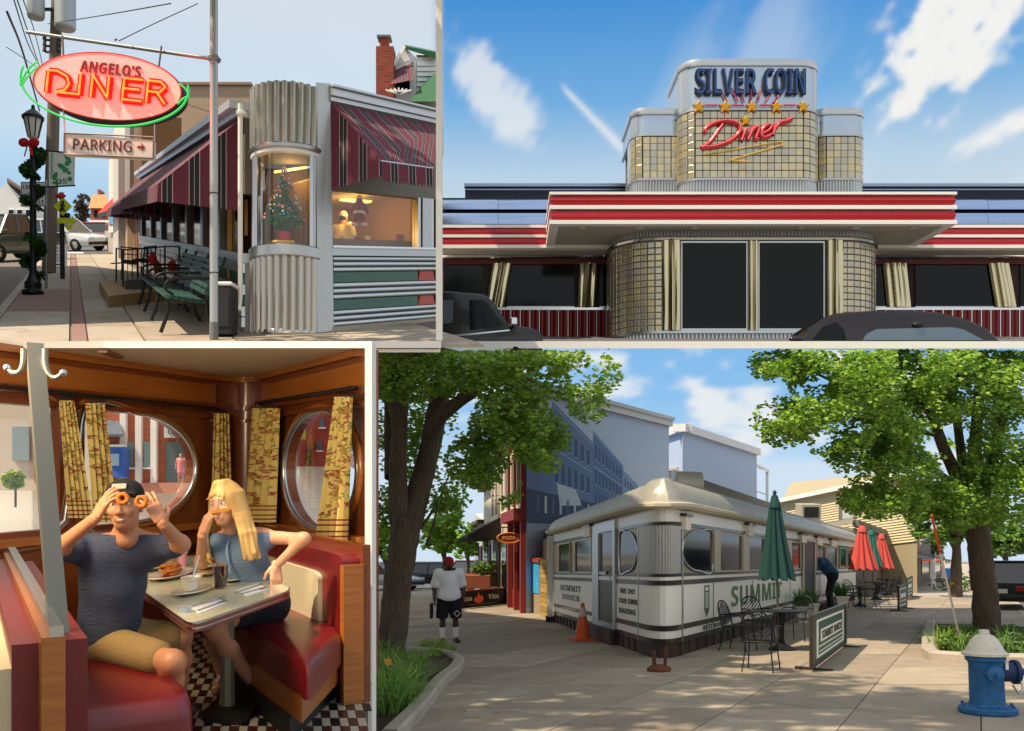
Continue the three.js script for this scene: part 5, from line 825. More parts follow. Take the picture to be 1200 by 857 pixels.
function parasol(label,hex,h,len,r,group) {
const t = thing('parasol',label,'parasol',null,group),pos = [],n = 72,rows = 12,idx = [];
for (let j = 0; j <= rows; j++) for (let i = 0; i < n; i++) { const v = j / rows,a = i / n * 6.2832,fold = Math.cos(a * 9 + v * 1.5) * 0.5 + 0.5; let R = r * (0.16 + 0.84 * Math.pow(v,0.85)) * (1 - 0.1 * Math.sin(v * 3.1)) * (0.74 + 0.32 * fold + 0.1 * Math.sin(a * 2 + 1)); const y = h - len * v - (j === rows ? fold * 0.07 : 0); pos.push(Math.cos(a) * R,y,Math.sin(a) * R); }
for (let j = 0; j < rows; j++) for (let i = 0; i < n; i++) { const a = j * n + i,b = j * n + (i + 1) % n; idx.push(a,b,a + n,b,b + n,a + n); } const g = new THREE.BufferGeometry(); g.setAttribute('position',new THREE.Float32BufferAttribute(pos,3)); g.setIndex(idx); g.computeVertexNormals();
const c = mesh('canopy',g,MP(hex,{ roughness: 0.85,sheen: 0.3 }),t); mesh('vent',smoothed(lathe([[0.02,h + 0.02],[r * 0.3,h - 0.12],[r * 0.36,h - 0.24],[r * 0.3,h - 0.24]],18),0.5),MP(hex,{ roughness: 0.85 }),c); mesh('finial',sph(0.04,0,h + 0.05,0,1,1.2,1,12),M('#22302e',0.5),t); mesh('pole',cyl(0.02,0.02,h,0,0,0,12),M('#6b5a48',0.5,0.3),t); return t;
}
{
put4(patioTable('black wrought iron table with the folded teal parasol through it'),917,762);
put4(parasol('folded dark teal parasol standing in the near table','#073a39',2.88,1.55,0.31),913,761);
const c = patioChair(); put4(c,866,763,0.9); c.userData.label = 'black lattice armchair turned sideways by the enamel wall'; delete c.userData.group;
const more = [[889,753,0.25,'black lattice armchair behind the parasol table, its back to the SUMMIT letters'],[936,751,-0.7,'black lattice armchair between the parasol table and the planters'],[892,786,2.7,'black lattice armchair on the open pavement side of the parasol table']];
for (const [px,py,ry,label] of more) { const k = copyOf(c,null,undefined,label); put4(k,px,py,ry); }

const sets = [[1008,711,3.2],[1027,703,0.4],[1040,697,0.2]];
for (const [i,[px,py]] of sets.entries()) { const t = patioTable(['dark iron table under the larger salmon parasol','dark iron table under the far teal parasol','dark iron table under the smaller salmon parasol'][i]); put4(t,px,py); }
put4(parasol('larger folded salmon red parasol near the planters','#c4504a',2.85,1.5,0.45),1014,712); put4(parasol('folded teal parasol between the two salmon parasols','#1c6a62',2.9,1.5,0.36),1024,703); put4(parasol('smaller folded salmon red parasol farthest down the terrace','#c4504a',2.8,1.5,0.44),1036,700);
for (const [px,py,ry] of [[990,713,0.8],[1000,709,0.3],[1020,714,-2.2],[1033,709,-1.8],[1042,703,-1.6],[1008,702,0.2],[1048,698,-1.6]]) { const k = copyOf(c,null,undefined,'dark lattice armchair at the tables under the salmon parasols'); k.userData.group = 'chairs under the salmon parasols'; put4(k,px,py,ry); }

const board = (label,tl,tr,br,bl,big) => {
const A = G(bl[0],bl[1]),B = G(br[0],br[1]),hA = (bl[1] - tl[1]) / F * -A.z,hB = (br[1] - tr[1]) / F * -B.z,W = new Wall(A,B,hA,hB),t = thing('pavement_board',label,'sign'),al = M('#3f3c36',0.5,0.4),g = M('#0f4a3c',0.5),wh = M('#e6e4da',0.5);
mesh('frame',W.holed(0,1,0.06,1,-0.03,0.03,[[0.05,0.95,0.12,0.94]]),al,t); mesh('panel',W.box(0.05,0.95,0.12,0.94,-0.012,0.012),g,t); mesh('border',W.holed(0.1,0.9,0.18,0.88,0.012,0.016,[[0.14,0.86,0.225,0.835]]),wh,t);
mesh('stripe',W.box(0.15,0.85,0.36,0.385,0.013,0.018),wh,t); if (big) { mesh('name_plate',W.box(0.2,0.82,0.45,0.68,0.013,0.017),wh,t); mesh('lettering',wallText(W,'SUMMIT DINER',0.23,0.8,0.49,0.64,0.018,fontSerif),M('#101915',0.5),t); mesh('stripe',W.box(0.15,0.85,0.27,0.29,0.013,0.018),wh,t); } else mesh('name_plate',W.box(0.2,0.8,0.5,0.66,0.013,0.017),wh,t);
for (const s of [0.06,0.94]) mesh('foot',[bar(W.p(s,0.02,-0.28),W.p(s,0.02,0.28),0.05,0.04),bar(W.p(s,0,0),W.p(s,0.1,0),0.04,0.04)],al,t); return t;
};
board('green and white framed board reading SUMMIT DINER beside the parasol table',[949,721],[988,707],[991,757],[951,788],true); board('narrow green board edge-on beside the salmon parasol tables',[1052,687],[1062,684],[1062.5,713],[1053,717],false); board('smallest green board farthest along the pavement',[1062,678],[1068.5,675],[1069,699],[1063,703],false);

for (const [px,py,lab,s] of [[951,725,'white square planter of ferns at the feet of the stooping man',1],[986,716,'white square planter of ferns behind the stooping man',1.1],[940,730,'white planter of trailing greenery by the side door',1]]) { const t = thing('square_planter',lab,'planter'); mesh('pot',smoothed(lathe([[0.18,0],[0.28,0.42],[0.31,0.42],[0.31,0.48],[0.25,0.48],[0.25,0.4],[0,0.4]],4),0.3).rotateY(Math.PI / 4),M('#d9d4c4',0.8),t); const m = mesh('fern',blades(170,r => v3((r() - 0.5) * 0.3,0.42,(r() - 0.5) * 0.3),0.62,0.05,px),leafMat('#4f7f2c',0.35),t); m.userData.kind = 'stuff'; put4(t,px,py); t.scale.setScalar(s * 0.9); }

const cone = thing('traffic_cone','faded orange traffic cone by the diner door','cone'),or = M('#ffffff',0.7,0,{ map: rep(mottled('#c9541e',30,6,14,128,'#a8441a'),0.4) });
mesh('body',smoothed(lathe([[0.15,0.03],[0.14,0.08],[0.03,0.66],[0.022,0.67],[0.018,0.65]],24),0.5),or,cone); mesh('sleeve',smoothed(lathe([[0.078,0.43],[0.045,0.6]],24),0.5),M('#b9aea0',0.7),cone); mesh('base',rbx(0.42,0.04,0.42,0.015,0,0.02,0),or,cone); put4(cone,683,751,0.3); cone.scale.setScalar(1.15);

const st = thing('marker_stake','thin leaning marker stake with an orange tip in the kerbed bed','stake'),a = G(1127,757),b = at(1092,604,-a.z - 0.8),q = a.clone().lerp(b,0.72); mesh('stake',rod(a,q,0.022),M('#c9c4b8',0.6),st); mesh('orange_tip',rod(q,b,0.024),M('#c8401c',0.6),st);
const nb = thing('street_box','small blue and cream street box on the pavement by the dark tree','box',G(1114,688)); mesh('cabinet',rbx(0.34,0.62,0.34,0.03,0,0.55,0),M('#2456a0',0.5),nb); mesh('front',bx(0.28,0.36,0.02,0,0.64,0.18),M('#c9a878',0.6),nb); mesh('post',cyl(0.05,0.05,0.26,0,0,0),mat.iron,nb); nb.rotation.y = 0.3; nb.scale.setScalar(1.3);

const c1 = makeCar('parked_car','black hatchback parked at the kerb behind the tall shade tree',{ paint: '#0c0d10',H: 1.62 }); put4(c1,1188,712,2.5); const cz = c1.position.clone();
const c2 = makeCar('parked_car','silver sedan parked far along the kerb',{ paint: '#a5abb0',H: 1.45 }); put4(c2,1160,692,2.7); const c3 = makeCar('parked_car','dark blue car parked across the road behind the forked tree',{ paint: '#1a2530',H: 1.5 }); put4(c3,492,690,-1.4); const c4 = makeCar('parked_car','maroon car parked beyond the pub terrace',{ paint: '#5c1a1e',H: 1.6 }); put4(c4,549,691,-0.6); const c5 = makeCar('parked_car','grey car parked across the road at the left',{ paint: '#8b9196',H: 1.5 }); put4(c5,446,692,1.2);
}
// ---- yellow sided house, grey shed and shops beyond the diner
{
const h = thing('sided_house','pale yellow clapboard house rising behind the diner','building'),W = Wall.seen(915,700,586,52,1075,694,552,46),sid = M('#cdc3a2',0.8);
mesh('wall',prism([[W.A.x,W.A.z],[W.B.x,W.B.z],[W.B.x + 2,W.B.z - 8],[W.A.x + 3,W.A.z - 8]],(x,z) => gy(-z) - 0.2,(x,z) => lerp(W.A.y + W.hA,W.B.y + W.hB,Math.max(0,Math.min(1,(x - W.A.x) / (W.B.x - W.A.x)))) - 0.15),M('#a39a80',0.85),h);
const t0 = 0.42,nb = 24; for (let i = 0; i < nb; i++) { const a = lerp(t0,0.97,i / nb),b = lerp(t0,0.97,(i + 1) / nb); mesh('clapboard',wallBoard(W,a,b),sid,h); }
function wallBoard(W,a,b) { return hexa([W.p(0,a,0),W.p(1,a,0),W.p(1,b,0),W.p(0,b,0),W.p(0,a,0.06),W.p(1,a,0.06),W.p(1,b,0.012),W.p(0,b,0.012)]); }
mesh('eave',W.box(-0.02,1.02,0.97,1.01,-0.3,0.35),mat.white,h); const w = mesh('window',W.box(W.s(988),W.s(1001),0.7,0.86,0.02,0.07),M('#b8c4c4',0.25),h); mesh('shutter',W.box(W.s(984),W.s(988),0.69,0.87,0.02,0.09),M('#6c6f6a',0.8),w); mesh('shutter',W.box(W.s(1001),W.s(1005),0.69,0.87,0.02,0.09),M('#6c6f6a',0.8),w);
const s = thing('grey_shed','low weathered grey shed with shingled roof at the end of the diner','shed'),Ws = Wall.seen(999,702,611,40,1040,693,625,49); mesh('wall',prism([[Ws.A.x,Ws.A.z],[Ws.B.x,Ws.B.z],[Ws.B.x - 3,Ws.B.z - 1],[Ws.A.x - 3,Ws.A.z - 1]],(x,z) => gy(-z) - 0.2,(x,z) => lerp(Ws.A.y + Ws.hA,Ws.B.y + Ws.hB,Math.max(0,Math.min(1,(x - Ws.A.x + 3) / (Ws.B.x - Ws.A.x + 3))))),M('#6b665c',0.9),s);
const rf = []; for (let r = 0; r < 7; r++) { const u0 = r / 7,u1 = (r + 1) / 7,p = (x,u,e) => { const q = at(lerp(999,966,u) + (x ? 0 : 0),lerp(610,617,u) - e * 0.6,lerp(40,44,u)); return q; }; }
mesh('roof',hexa([at(966,622,44),at(1000,612,40),at(1000,607,40),at(966,614,44),at(966,622,43.8),at(1000,612,39.8),at(1000,607,39.8),at(966,614,43.8)]),M('#a3a39c',0.85),s); mesh('fascia',Ws.box(0,1,0.93,1.02,0,0.25),M('#7d786c',0.8),s); for (let i = 0; i < 6; i++) mesh('board',Ws.box(0,1,0.5 + i * 0.07,0.565 + i * 0.07,0,0.04),M('#8c877a',0.85),s);
[[1040,1062,693,626,49,56,'#b3a68c','cream shop front with a hanging board beyond the shed'],[1062,1078,689,634,56,66,'#8e6a55','brown shop front with an orange awning'],[1078,1094,684,640,66,84,'#77706a','grey shop front with a deep porch far down the pavement'],[1094,1106,678,645,84,110,'#a9a49c','distant pale shop front at the end of the pavement']].forEach(([x0,x1,b0,top,d0,d1,col,label],i) => {
const A = Gd(x0,d0),B = Gd(x1,d1),hh = (CY - top) / F * d0 - A.y,W = new Wall(A,B,hh,hh),t = thing('corner_shop',label,'shop',null,'shops down the pavement'); mesh('wall',prism([[A.x,A.z],[B.x,B.z],[B.x - 6,B.z],[A.x - 4,A.z]],(x,z) => gy(-z) - 0.2,A.y + hh),M(col,0.85),t); mesh('shop_window',W.box(0.1,0.55,0.18,0.62,0,0.05),mat.darkGlass,t); mesh('door',W.box(0.66,0.85,0.02,0.62,0,0.05),M(i % 2 ? '#3a2a22' : '#d9d4c8',0.6),t); mesh('fascia',W.box(0,1,0.68,0.8,0,0.15),M(['#d8d2c2','#5c3a2a','#4b4a48','#7c7a74'][i],0.7),t);
mesh('awning',hexa([W.p(0.05,0.6,0),W.p(0.95,0.6,0),W.p(0.95,0.7,0),W.p(0.05,0.7,0),W.p(0.05,0.58,1.6),W.p(0.95,0.58,1.6),W.p(0.95,0.6,1.6),W.p(0.05,0.6,1.6)]),M(['#6d6f70','#c2431e','#4d4b48','#5a5754'][i],0.9),t); mesh('post',W.box(0.97,1.0,0,0.6,1.4,1.6),mat.white,t);
});
}
// ---- people of the street
{

const t = thing('person','person in white T-shirt, patterned black shorts and red cap standing on the pavement','person',G(526,753)); t.rotation.y = 0.2;
const J = { pelvis: v3(0,0.93,0),chest: v3(0,1.27,0),neck: v3(0,1.47,0.0),head: v3(0.0,1.6,0.03),shL: v3(0.21,1.4,0),shR: v3(-0.21,1.4,0),elL: v3(0.29,1.13,-0.02),elR: v3(-0.29,1.13,-0.02),wrL: v3(0.29,0.89,0.06),wrR: v3(-0.3,0.88,0.08),hipL: v3(0.1,0.9,0),hipR: v3(-0.1,0.9,0),knL: v3(0.13,0.5,0.03),knR: v3(-0.13,0.5,0.02),anL: v3(0.14,0.08,-0.01),anR: v3(-0.13,0.08,-0.02),toL: v3(0.17,0.035,0.14),toR: v3(-0.15,0.035,0.13),headQ: new THREE.Quaternion().setFromEuler(new THREE.Euler(0.35,0.1,0)),handL: { f: v3(0,-1,0.15),up: v3(1,0,0),side: -1,curl: 0.5 },handR: { f: v3(0,-1,0.15),up: v3(-1,0,0),side: 1,curl: 0.9 } };
const { M4 } = figure(t,J,{ skin: skinDark,cell: 0.016,r: { chest: 0.16,waist: 0.17,hip: 0.17,thigh: 0.105,sh: 0.07,el: 0.052,wr: 0.034 } });
eyesOn(t,M4,M('#1a100c',0.8));
mesh('t_shirt',skin([cap(v3(0,0.96,0),v3(0,1.25,0),0.205,0.19,0.08),cap(v3(-0.09,0.95,0),v3(0.09,0.95,0),0.16,0.16,0.06),cap(v3(-0.19,1.385,0),v3(0.19,1.385,0),0.115,0.115,0.06),cap(J.shL,v3(0.275,1.18,-0.02),0.095,0.095,0.05),cap(J.shR,v3(-0.275,1.18,-0.02),0.095,0.095,0.05)],0.014,(x,y) => Math.max(0.86 - y,y - 1.5)),cloth('#eceef2'),t);
const sh = mesh('shorts',skin([cap(v3(-0.08,0.88,0),v3(0.08,0.88,0),0.165,0.165,0.06),cap(J.hipL,v3(0.14,0.55,0.02),0.135,0.125,0.03),cap(J.hipR,v3(-0.14,0.55,0.02),0.135,0.125,0.03)],0.014,(x,y) => Math.max(0.5 - y,y - 0.95)),cloth('#14151b'),t);
mesh('shorts_emblem',[bar(v3(0.14,0.66,0.16),v3(0.21,0.6,0.13),0.03,0.01),bar(v3(0.21,0.6,0.13),v3(0.14,0.54,0.155),0.03,0.01),bar(v3(0.14,0.54,0.155),v3(0.08,0.6,0.155),0.03,0.01),bar(v3(0.08,0.6,0.155),v3(0.14,0.66,0.16),0.03,0.01)],M('#d4d6da',0.8),sh);
for (const [a,b,s] of [[J.anL,J.knL,1],[J.anR,J.knR,-1]]) { mesh('sock',skin([cap(a.clone(),a.clone().lerp(b,0.52),0.046,0.063,0.02)],0.012),cloth('#e4e4e6'),t); mesh('shoe',skin([cap(v3(a.x,0.05,a.z - 0.04),v3(a.x + s * 0.03,0.045,0.15),0.05,0.045,0.03)],0.012,(x,y) => 0.004 - y),M('#1b1b1d',0.6),t); }
const cp = skin([ell(v3(0,0.05,-0.01),v3(0.096,0.085,0.11),0.02),ell(v3(0,0.055,0.09),v3(0.075,0.014,0.08),0.02)],0.008,(x,y) => 0.04 - y).applyMatrix4(M4); mesh('cap',cp,cloth('#a3141c'),t);
const hair = skin([ell(v3(0,0.01,-0.02),v3(0.088,0.09,0.105),0.02),ell(v3(0,-0.085,0.05),v3(0.05,0.045,0.05),0.02)],0.009,(x,y,z) => z > 0.03 && y > -0.055 ? 0.02 : -1).applyMatrix4(M4); mesh('hair',hair,M('#15100e',0.95),t);
single('hand_bag','small dark bag hanging from the hand of the person in white T-shirt','bag',rbx(0.06,0.3,0.2,0.02,0,0,0).translate(G(526,753).x - 0.34,G(526,753).y + 0.66,G(526,753).z + 0.12),M('#17181b',0.8));

const p = thing('person','person in dark teal shirt and black trousers stooping over a planter','person',G(973,717)); p.rotation.y = -1.9; p.scale.setScalar(1.18);
const K = { pelvis: v3(0,0.98,-0.05),chest: v3(0,1.28,0.17),neck: v3(0,1.4,0.33),head: v3(0,1.43,0.47),shL: v3(0.19,1.36,0.26),shR: v3(-0.19,1.36,0.26),elL: v3(0.22,1.12,0.45),elR: v3(-0.2,1.16,0.5),wrL: v3(0.16,0.98,0.66),wrR: v3(-0.14,1.12,0.76),hipL: v3(0.1,0.94,-0.05),hipR: v3(-0.1,0.94,-0.05),knL: v3(0.11,0.52,0.04),knR: v3(-0.11,0.52,0.02),anL: v3(0.12,0.08,-0.02),anR: v3(-0.12,0.08,-0.04),toL: v3(0.14,0.035,0.13),toR: v3(-0.14,0.035,0.11),headQ: new THREE.Quaternion().setFromEuler(new THREE.Euler(0.95,0,0)),handL: { f: v3(0,-0.6,1),up: v3(0,1,0.4),side: -1,curl: 0.5 },handR: { f: v3(0,-0.4,1),up: v3(0,1,0.4),side: 1,curl: 0.5 } };
const f2 = figure(p,K,{ skin: skinTan,cell: 0.017 }); eyesOn(p,f2.M4,M('#3a2a1e',0.8));
mesh('shirt',skin([cap(K.pelvis.clone().add(v3(0,0.05,0)),K.chest,0.175,0.18,0.08),cap(v3(-0.17,1.34,0.25),v3(0.17,1.34,0.25),0.1,0.1,0.06),cap(K.shL,K.shL.clone().lerp(K.elL,0.8),0.085,0.08,0.05),cap(K.shR,K.shR.clone().lerp(K.elR,0.8),0.085,0.08,0.05)],0.016),cloth('#1b4a63'),p);
mesh('trousers',skin([cap(v3(-0.08,0.97,-0.06),v3(0.08,0.97,-0.06),0.155,0.155,0.06),cap(K.hipL,K.knL,0.115,0.085,0.04),cap(K.knL,K.anL,0.085,0.07,0.03),cap(K.hipR,K.knR,0.115,0.085,0.04),cap(K.knR,K.anR,0.085,0.07,0.03)],0.016,(x,y) => 0.05 - y),cloth('#131418'),p);
for (const [a,s] of [[K.anL,1],[K.anR,-1]]) mesh('shoe',skin([cap(v3(a.x,0.05,a.z - 0.04),v3(a.x + s * 0.02,0.045,a.z + 0.17),0.05,0.045,0.03)],0.013,(x,y) => 0.004 - y),M('#1b1b1d',0.6),p);
mesh('hair',skin([ell(v3(0,0.035,-0.02),v3(0.086,0.095,0.105),0.02)],0.01,(x,y,z) => z > 0.045 ? 0.02 : -1).applyMatrix4(f2.M4),M('#2a1f18',0.95),p);
}

// ---------------------------------------------------------------- upper street: the stainless corner diner and its neon sign
const tilt1 = Math.atan(S1);
const put1 = (o,px,py,ry = 0) => { o.position.copy(G1(px,py)); o.rotation.set(tilt1,ry,0); return o; };
const g1 = (x,d,up = 0) => v3(x,gy1(d) + up,-d);
const awningTex = (() => { const a = rgb('#6d3145'),b = rgb('#272a33'),w = rgb('#b9a7ab'),r = rng(4); return dataTex(256,32,u => { const n = (r() - 0.5) * 10,k = u; let c = a; if (k > 0.5 && k < 0.84) c = b; if ((k > 0.46 && k < 0.49) || (k > 0.85 && k < 0.88) || (k > 0.66 && k < 0.68)) c = w; return c.map(v => v + n); }); })();
{

const brickM = M('#ffffff',0.9,0,{ map: rep(mottled('#8b6f6a',26,14,26,256,'#7a5f5c'),0.8) }),walk = struct('upper_pavement',prism([[-0.62 * 11,-11],[-0.078 * 11,-11],[-0.078 * 16,-16],[-0.27 * 20,-20],[-0.4 * 110,-110],[-0.62 * 110,-110]],(x,z) => gy1(-z) - 0.06,(x,z) => gy1(-z) - 0.028),M('#6e6862',0.95),'pavement of the upper street');
const seg = (d0,d1,p0,p1,m,name,up = 0) => { const q = (p,d) => (83 - CX) / F * d + p,g = 0.006; const T = [[p0 + g,d0 + g],[p1 - g,d0 + g],[p1 - g,d1 - g],[p0 + g,d1 - g]].map(([p,d]) => g1(q(p,d),d,up)),B = [[p0 + g,d0 + g],[p1 - g,d0 + g],[p1 - g,d1 - g],[p0 + g,d1 - g]].map(([p,d]) => g1(q(p,d),d,-0.04)); mesh(name,hexa([B[3],B[2],T[2],T[3],B[0],B[1],T[1],T[0]]),m,walk); };

const tones = ['#ffffff','#f3efe9','#e9e5dd'].map((c,i) => { const m = mat.concrete.clone(); m.color = new THREE.Color(c); m.map = mat.concrete.map.clone(); m.map.offset.set(i * 0.4,i * 0.2); return m; }); const R = rng(12);
const cols = [[-1.05,-0.02],[0.21,0.88],[0.9,2.0],[2.02,3.4],[3.42,4.85]];
let d = 11.0; for (let r = 0; r < 16; r++) { const L = 1.9 + r * 0.28,d1 = d + L; for (const [a,b] of cols) { const right = (83 - CX) / F * d1 + b; if (right > -0.26 * d1 - 0.1 && d > 17) continue; if (d > 24 && a > 0.9) continue; if (b < 0 && d < 19.5 && d1 > 17.4) { seg(d,d1,a,b,brickM,'brick_strip'); continue; } seg(d,d1,a,b,tones[Math.floor(R() * 3)],'slab'); } seg(d,d1,0.0,0.2,brickM,'brick_strip',0.002); d = d1; }
const kerbP = (o,dd) => (83 - CX) / F * dd + o; const far = 105;
struct('upper_kerb',prism([[kerbP(-1.22,11),-11],[kerbP(-1.06,11),-11],[kerbP(-1.06,far),-far],[kerbP(-1.22,far),-far]],(x,z) => gy1(-z) - 0.15,(x,z) => gy1(-z) + 0.004),mat.concrete);
struct('upper_street',prism([[-0.62 * 11 - 1,-11],[kerbP(-1.22,11),-11],[kerbP(-1.22,far),-far],[-0.62 * far,-far]],(x,z) => gy1(-z) - 0.2,(x,z) => gy1(-z) - 0.11),mat.asphalt);
struct('crossing',[prism([[kerbP(-1.0,44),-44],[kerbP(2.2,44),-44],[kerbP(2.2,62),-62],[kerbP(-1.0,62),-62]],(x,z) => gy1(-z) - 0.05,(x,z) => gy1(-z) + 0.012)],mat.asphalt,'side road crossing the upper pavement');
struct('crossing_line',[prism([[kerbP(-1.0,45),-45],[kerbP(0.6,45),-45],[kerbP(0.6,46.5),-46.5],[kerbP(-1.0,46.5),-46.5]],(x,z) => gy1(-z) + 0.01,(x,z) => gy1(-z) + 0.02)],mat.white);
}
const ribbed = M('#c9cdd0',0.28,0.92,{ bumpMap: rep(bumpNoise,0.7,0.1),bumpScale: 0.0015 }),warmSteel = M('#bdb8b0',0.34,0.88,{ bumpMap: rep(bumpNoise,0.15,0.9),bumpScale: 0.003 });
const greenBand = MP('#1d5d4c',{ roughness: 0.35,clearcoat: 0.4 }),coral = M('#b8564c',0.5);
{
const c = thing('corner_diner','stainless corner diner with fluted drum corner and striped maroon awnings','diner');
// ---- fluted drum
const dC = 12.42,r = 0.47,cx = X(330,12.0),dq = 12.0,arc = (rr,a0 = 200,a1 = -20,n = 26) => { const p = []; for (let i = 0; i <= n; i++) { const a = (a0 + (a1 - a0) * i / n) * Math.PI / 180; p.push(v3(cx + Math.cos(a) * rr,0,-dC + Math.sin(a) * rr)); } return p; };
const y = py => Y(py,dq),ring = (rr,a,b,o = 0.06,m = mat.brushed,name = 'ring',a0,a1) => mesh(name,sweep(arc(rr,a0,a1),[[-0.06,y(b)],[o * 0.8,y(b)],[o,y(b) + 0.015],[o,y(a) - 0.015],[o * 0.7,y(a)],[-0.06,y(a)]]),m,c);
mesh('drum_flutes',fluted(arc(r),y(168),y(97),0.1,0.045),warmSteel,c); mesh('drum_flutes',fluted(arc(r),y(389.5),y(301),0.1,0.045),warmSteel,c);
ring(r,168,174.5,0.05); ring(r,174.5,179,0.03,mat.white); ring(r,287,301,0.055); ring(r,386,392,0.03,mat.steel,'plinth');
mesh('drum_cap',prism(arc(r + 0.01).map(p => [p.x,p.z]),y(98),y(97.4)),mat.steel,c); mesh('drum_floor',prism(arc(r - 0.03).map(p => [p.x,p.z]),y(300),y(289)),M('#4a3d30',0.8),c); mesh('drum_ceiling',prism(arc(r - 0.03).map(p => [p.x,p.z]),y(176),y(172)),M('#8d8878',0.8),c);
mesh('drum_back',bx(0.86,y(176) - y(300),0.05,cx + 0.02,(y(176) + y(300)) / 2,-dC - 0.34),M('#6e5a44',0.8),c); { const tb = mesh('ceiling_tube',rod(v3(cx - 0.25,y(184),-dC - 0.2),v3(cx + 0.2,y(181),-dC - 0.1),0.018),new THREE.MeshStandardMaterial({ color: '#fff0c0',emissive: '#ffd36a',emissiveIntensity: 1.2 }),c),l = new THREE.PointLight(0xffc878,0.16,0,2); l.position.set(cx,y(190),-dC - 0.05); l.castShadow = true; l.shadow.radius = 3; l.name = 'drum_light'; scene.add(l); }
mesh('window_pane',sweep(arc(r - 0.02,140,40,14),rect(-0.006,0,y(287),y(179))),mat.pane,c);
for (const [a0,a1] of [[205,141],[39,-22]]) mesh('jamb',fluted(arc(r - 0.02,a0,a1,10),y(287),y(179),0.09,0.035),ribbed,c);
for (const a of [140,40]) { const p = arc(r + 0.005,a,a,1)[0]; mesh('window_frame',bar(v3(p.x,y(287),p.z),v3(p.x,y(179),p.z),0.05,0.05),mat.steel,c); }
// ---- right-hand front
const W = Wall.seen(386,387,101,12.3,514,375.6,131,14.05),T = yy => (387 - yy) / 286;
mesh('steel_pilaster',[hexa([at(371,389,12.25),at(390,387,12.4),at(387,99,12.4),at(370,97.5,12.25),at(372,390,12.15),at(391,388,12.28),at(387,98,12.28),at(370,96.5,12.15)])],mat.brushed,c);
mesh('base_slab',W.box(0,1.0,-0.03,0.012,-0.5,0.06),mat.concrete,c);
const prof = (t0,t1,name,n = 3) => { for (let i = 0; i < n; i++) { const a = lerp(t0,t1,i / n),b = lerp(t0,t1,(i + 1) / n),g = []; for (let k = 0; k < 5; k++) { const u = k / 5,v = (k + 1) / 5,o = x => 0.035 * Math.sqrt(Math.max(0,1 - (2 * x - 1) ** 2)); g.push(hexa([W.p(0.02,lerp(a,b,u),-0.1),W.p(1,lerp(a,b,u),-0.1),W.p(1,lerp(a,b,v),-0.1),W.p(0.02,lerp(a,b,v),-0.1),W.p(0.02,lerp(a,b,u),o(u)),W.p(1,lerp(a,b,u),o(u)),W.p(1,lerp(a,b,v),o(v)),W.p(0.02,lerp(a,b,v),o(v))])); } mesh(name,smoothed(merged(g),0.6),ribbed,c); } };
prof(T(384),T(364),'steel_rib'); prof(T(352),T(331.5),'steel_rib'); prof(T(319.5),T(300),'steel_rib');
for (const [a,b] of [[364,352],[331.5,319.5]]) { mesh('green_band',W.box(0.02,W.s(489),T(a),T(b),-0.1,0.008),greenBand,c); mesh('coral_block',wallPoly(W,[[W.s(490),T(a)],[W.s(509),T(a)],[W.s(507),T(b)],[W.s(492),T(b)]],-0.1,0.008),coral,c); }
mesh('sill',[W.box(0,1,T(300),T(291),-0.3,0.05)],mat.brushed,c); mesh('sill_nose',W.box(0,1,T(291),T(288.6),-0.3,0.08),mat.chrome,c);
const w0 = T(288),w1 = T(222);
mesh('window',W.box(W.s(389),W.s(489),w0,w1,-0.06,-0.05),mat.pane,c); mesh('window',W.box(W.s(507),1,w0,w1,-0.06,-0.05),mat.pane,c); mesh('window_post',W.box(W.s(489),W.s(492),w0,w1,-0.1,0.02),mat.steel,c); mesh('window_post',W.box(W.s(493),W.s(504),w0,w1,-0.1,0.04),mat.brushed,c); mesh('window_post',W.box(W.s(504.5),W.s(507),w0,w1,-0.1,0.02),mat.steel,c);
mesh('upper_wall',W.box(0,1,w1,T(119),-0.1,0),M('#77736c',0.6,0.3),c);
for (const [a,b,n] of [[119,114,0.05],[113.4,108.5,0.09],[108,104,0.06],[103.4,101,0.11]]) mesh('cornice_moulding',W.box(-0.01,1,T(a),T(b),-0.15,n),M('#c9cdd2',0.35,0.7),c);

const inn = (s0,s1,t0,t1,n0,n1) => W.box(s0,s1,t0,t1,n0,n1),warm = M('#a8823f',0.8);
mesh('room_back_wall',inn(-0.05,1,T(330),T(205),-2.0,-1.9),warm,c); mesh('room_side_wall',inn(0.0,0.02,T(330),T(205),-1.9,-0.12),warm,c); mesh('room_side_wall',inn(0.975,0.995,T(330),T(205),-1.9,-0.12),warm,c); mesh('room_ceiling',inn(0,0.995,T(207),T(203),-1.9,-0.12),M('#c9b88c',0.8),c); mesh('room_floor',inn(0,0.995,T(335),T(331),-1.9,-0.12),M('#4a3a2a',0.8),c); mesh('counter',inn(0.03,0.97,T(330),T(275),-0.75,-0.3),M('#6b4d2e',0.5),c); mesh('back_shelf',inn(0.03,0.55,T(252),T(250),-1.9,-1.55),M('#6a5334',0.6),c); mesh('back_shelf',inn(0.03,0.55,T(266),T(264),-1.9,-1.55),M('#6a5334',0.6),c); mesh('hood',inn(0.05,0.4,T(245),T(228),-1.9,-1.3),M('#2b2722',0.4,0.4),c); mesh('poster',inn(0.84,0.93,T(262),T(240),-1.9,-1.88),M('#b9ab86',0.7),c);
for (const [s,t] of [[0.2,216],[0.62,214]]) { const p = W.p(s,T(t),-0.9); const tb = mesh('ceiling_tube',W.box(s - 0.13,s + 0.13,T(t + 1.3),T(t - 1.3),-0.95,-0.85),new THREE.MeshStandardMaterial({ color: '#fff0c0',emissive: '#ffd36a',emissiveIntensity: 1.2 }),c); const l = new THREE.PointLight(0xffc878,0.5,0,2); l.position.copy(p).add(v3(0,-0.12,0)); l.castShadow = true; l.shadow.radius = 4; l.name = 'tube_light'; scene.add(l); }

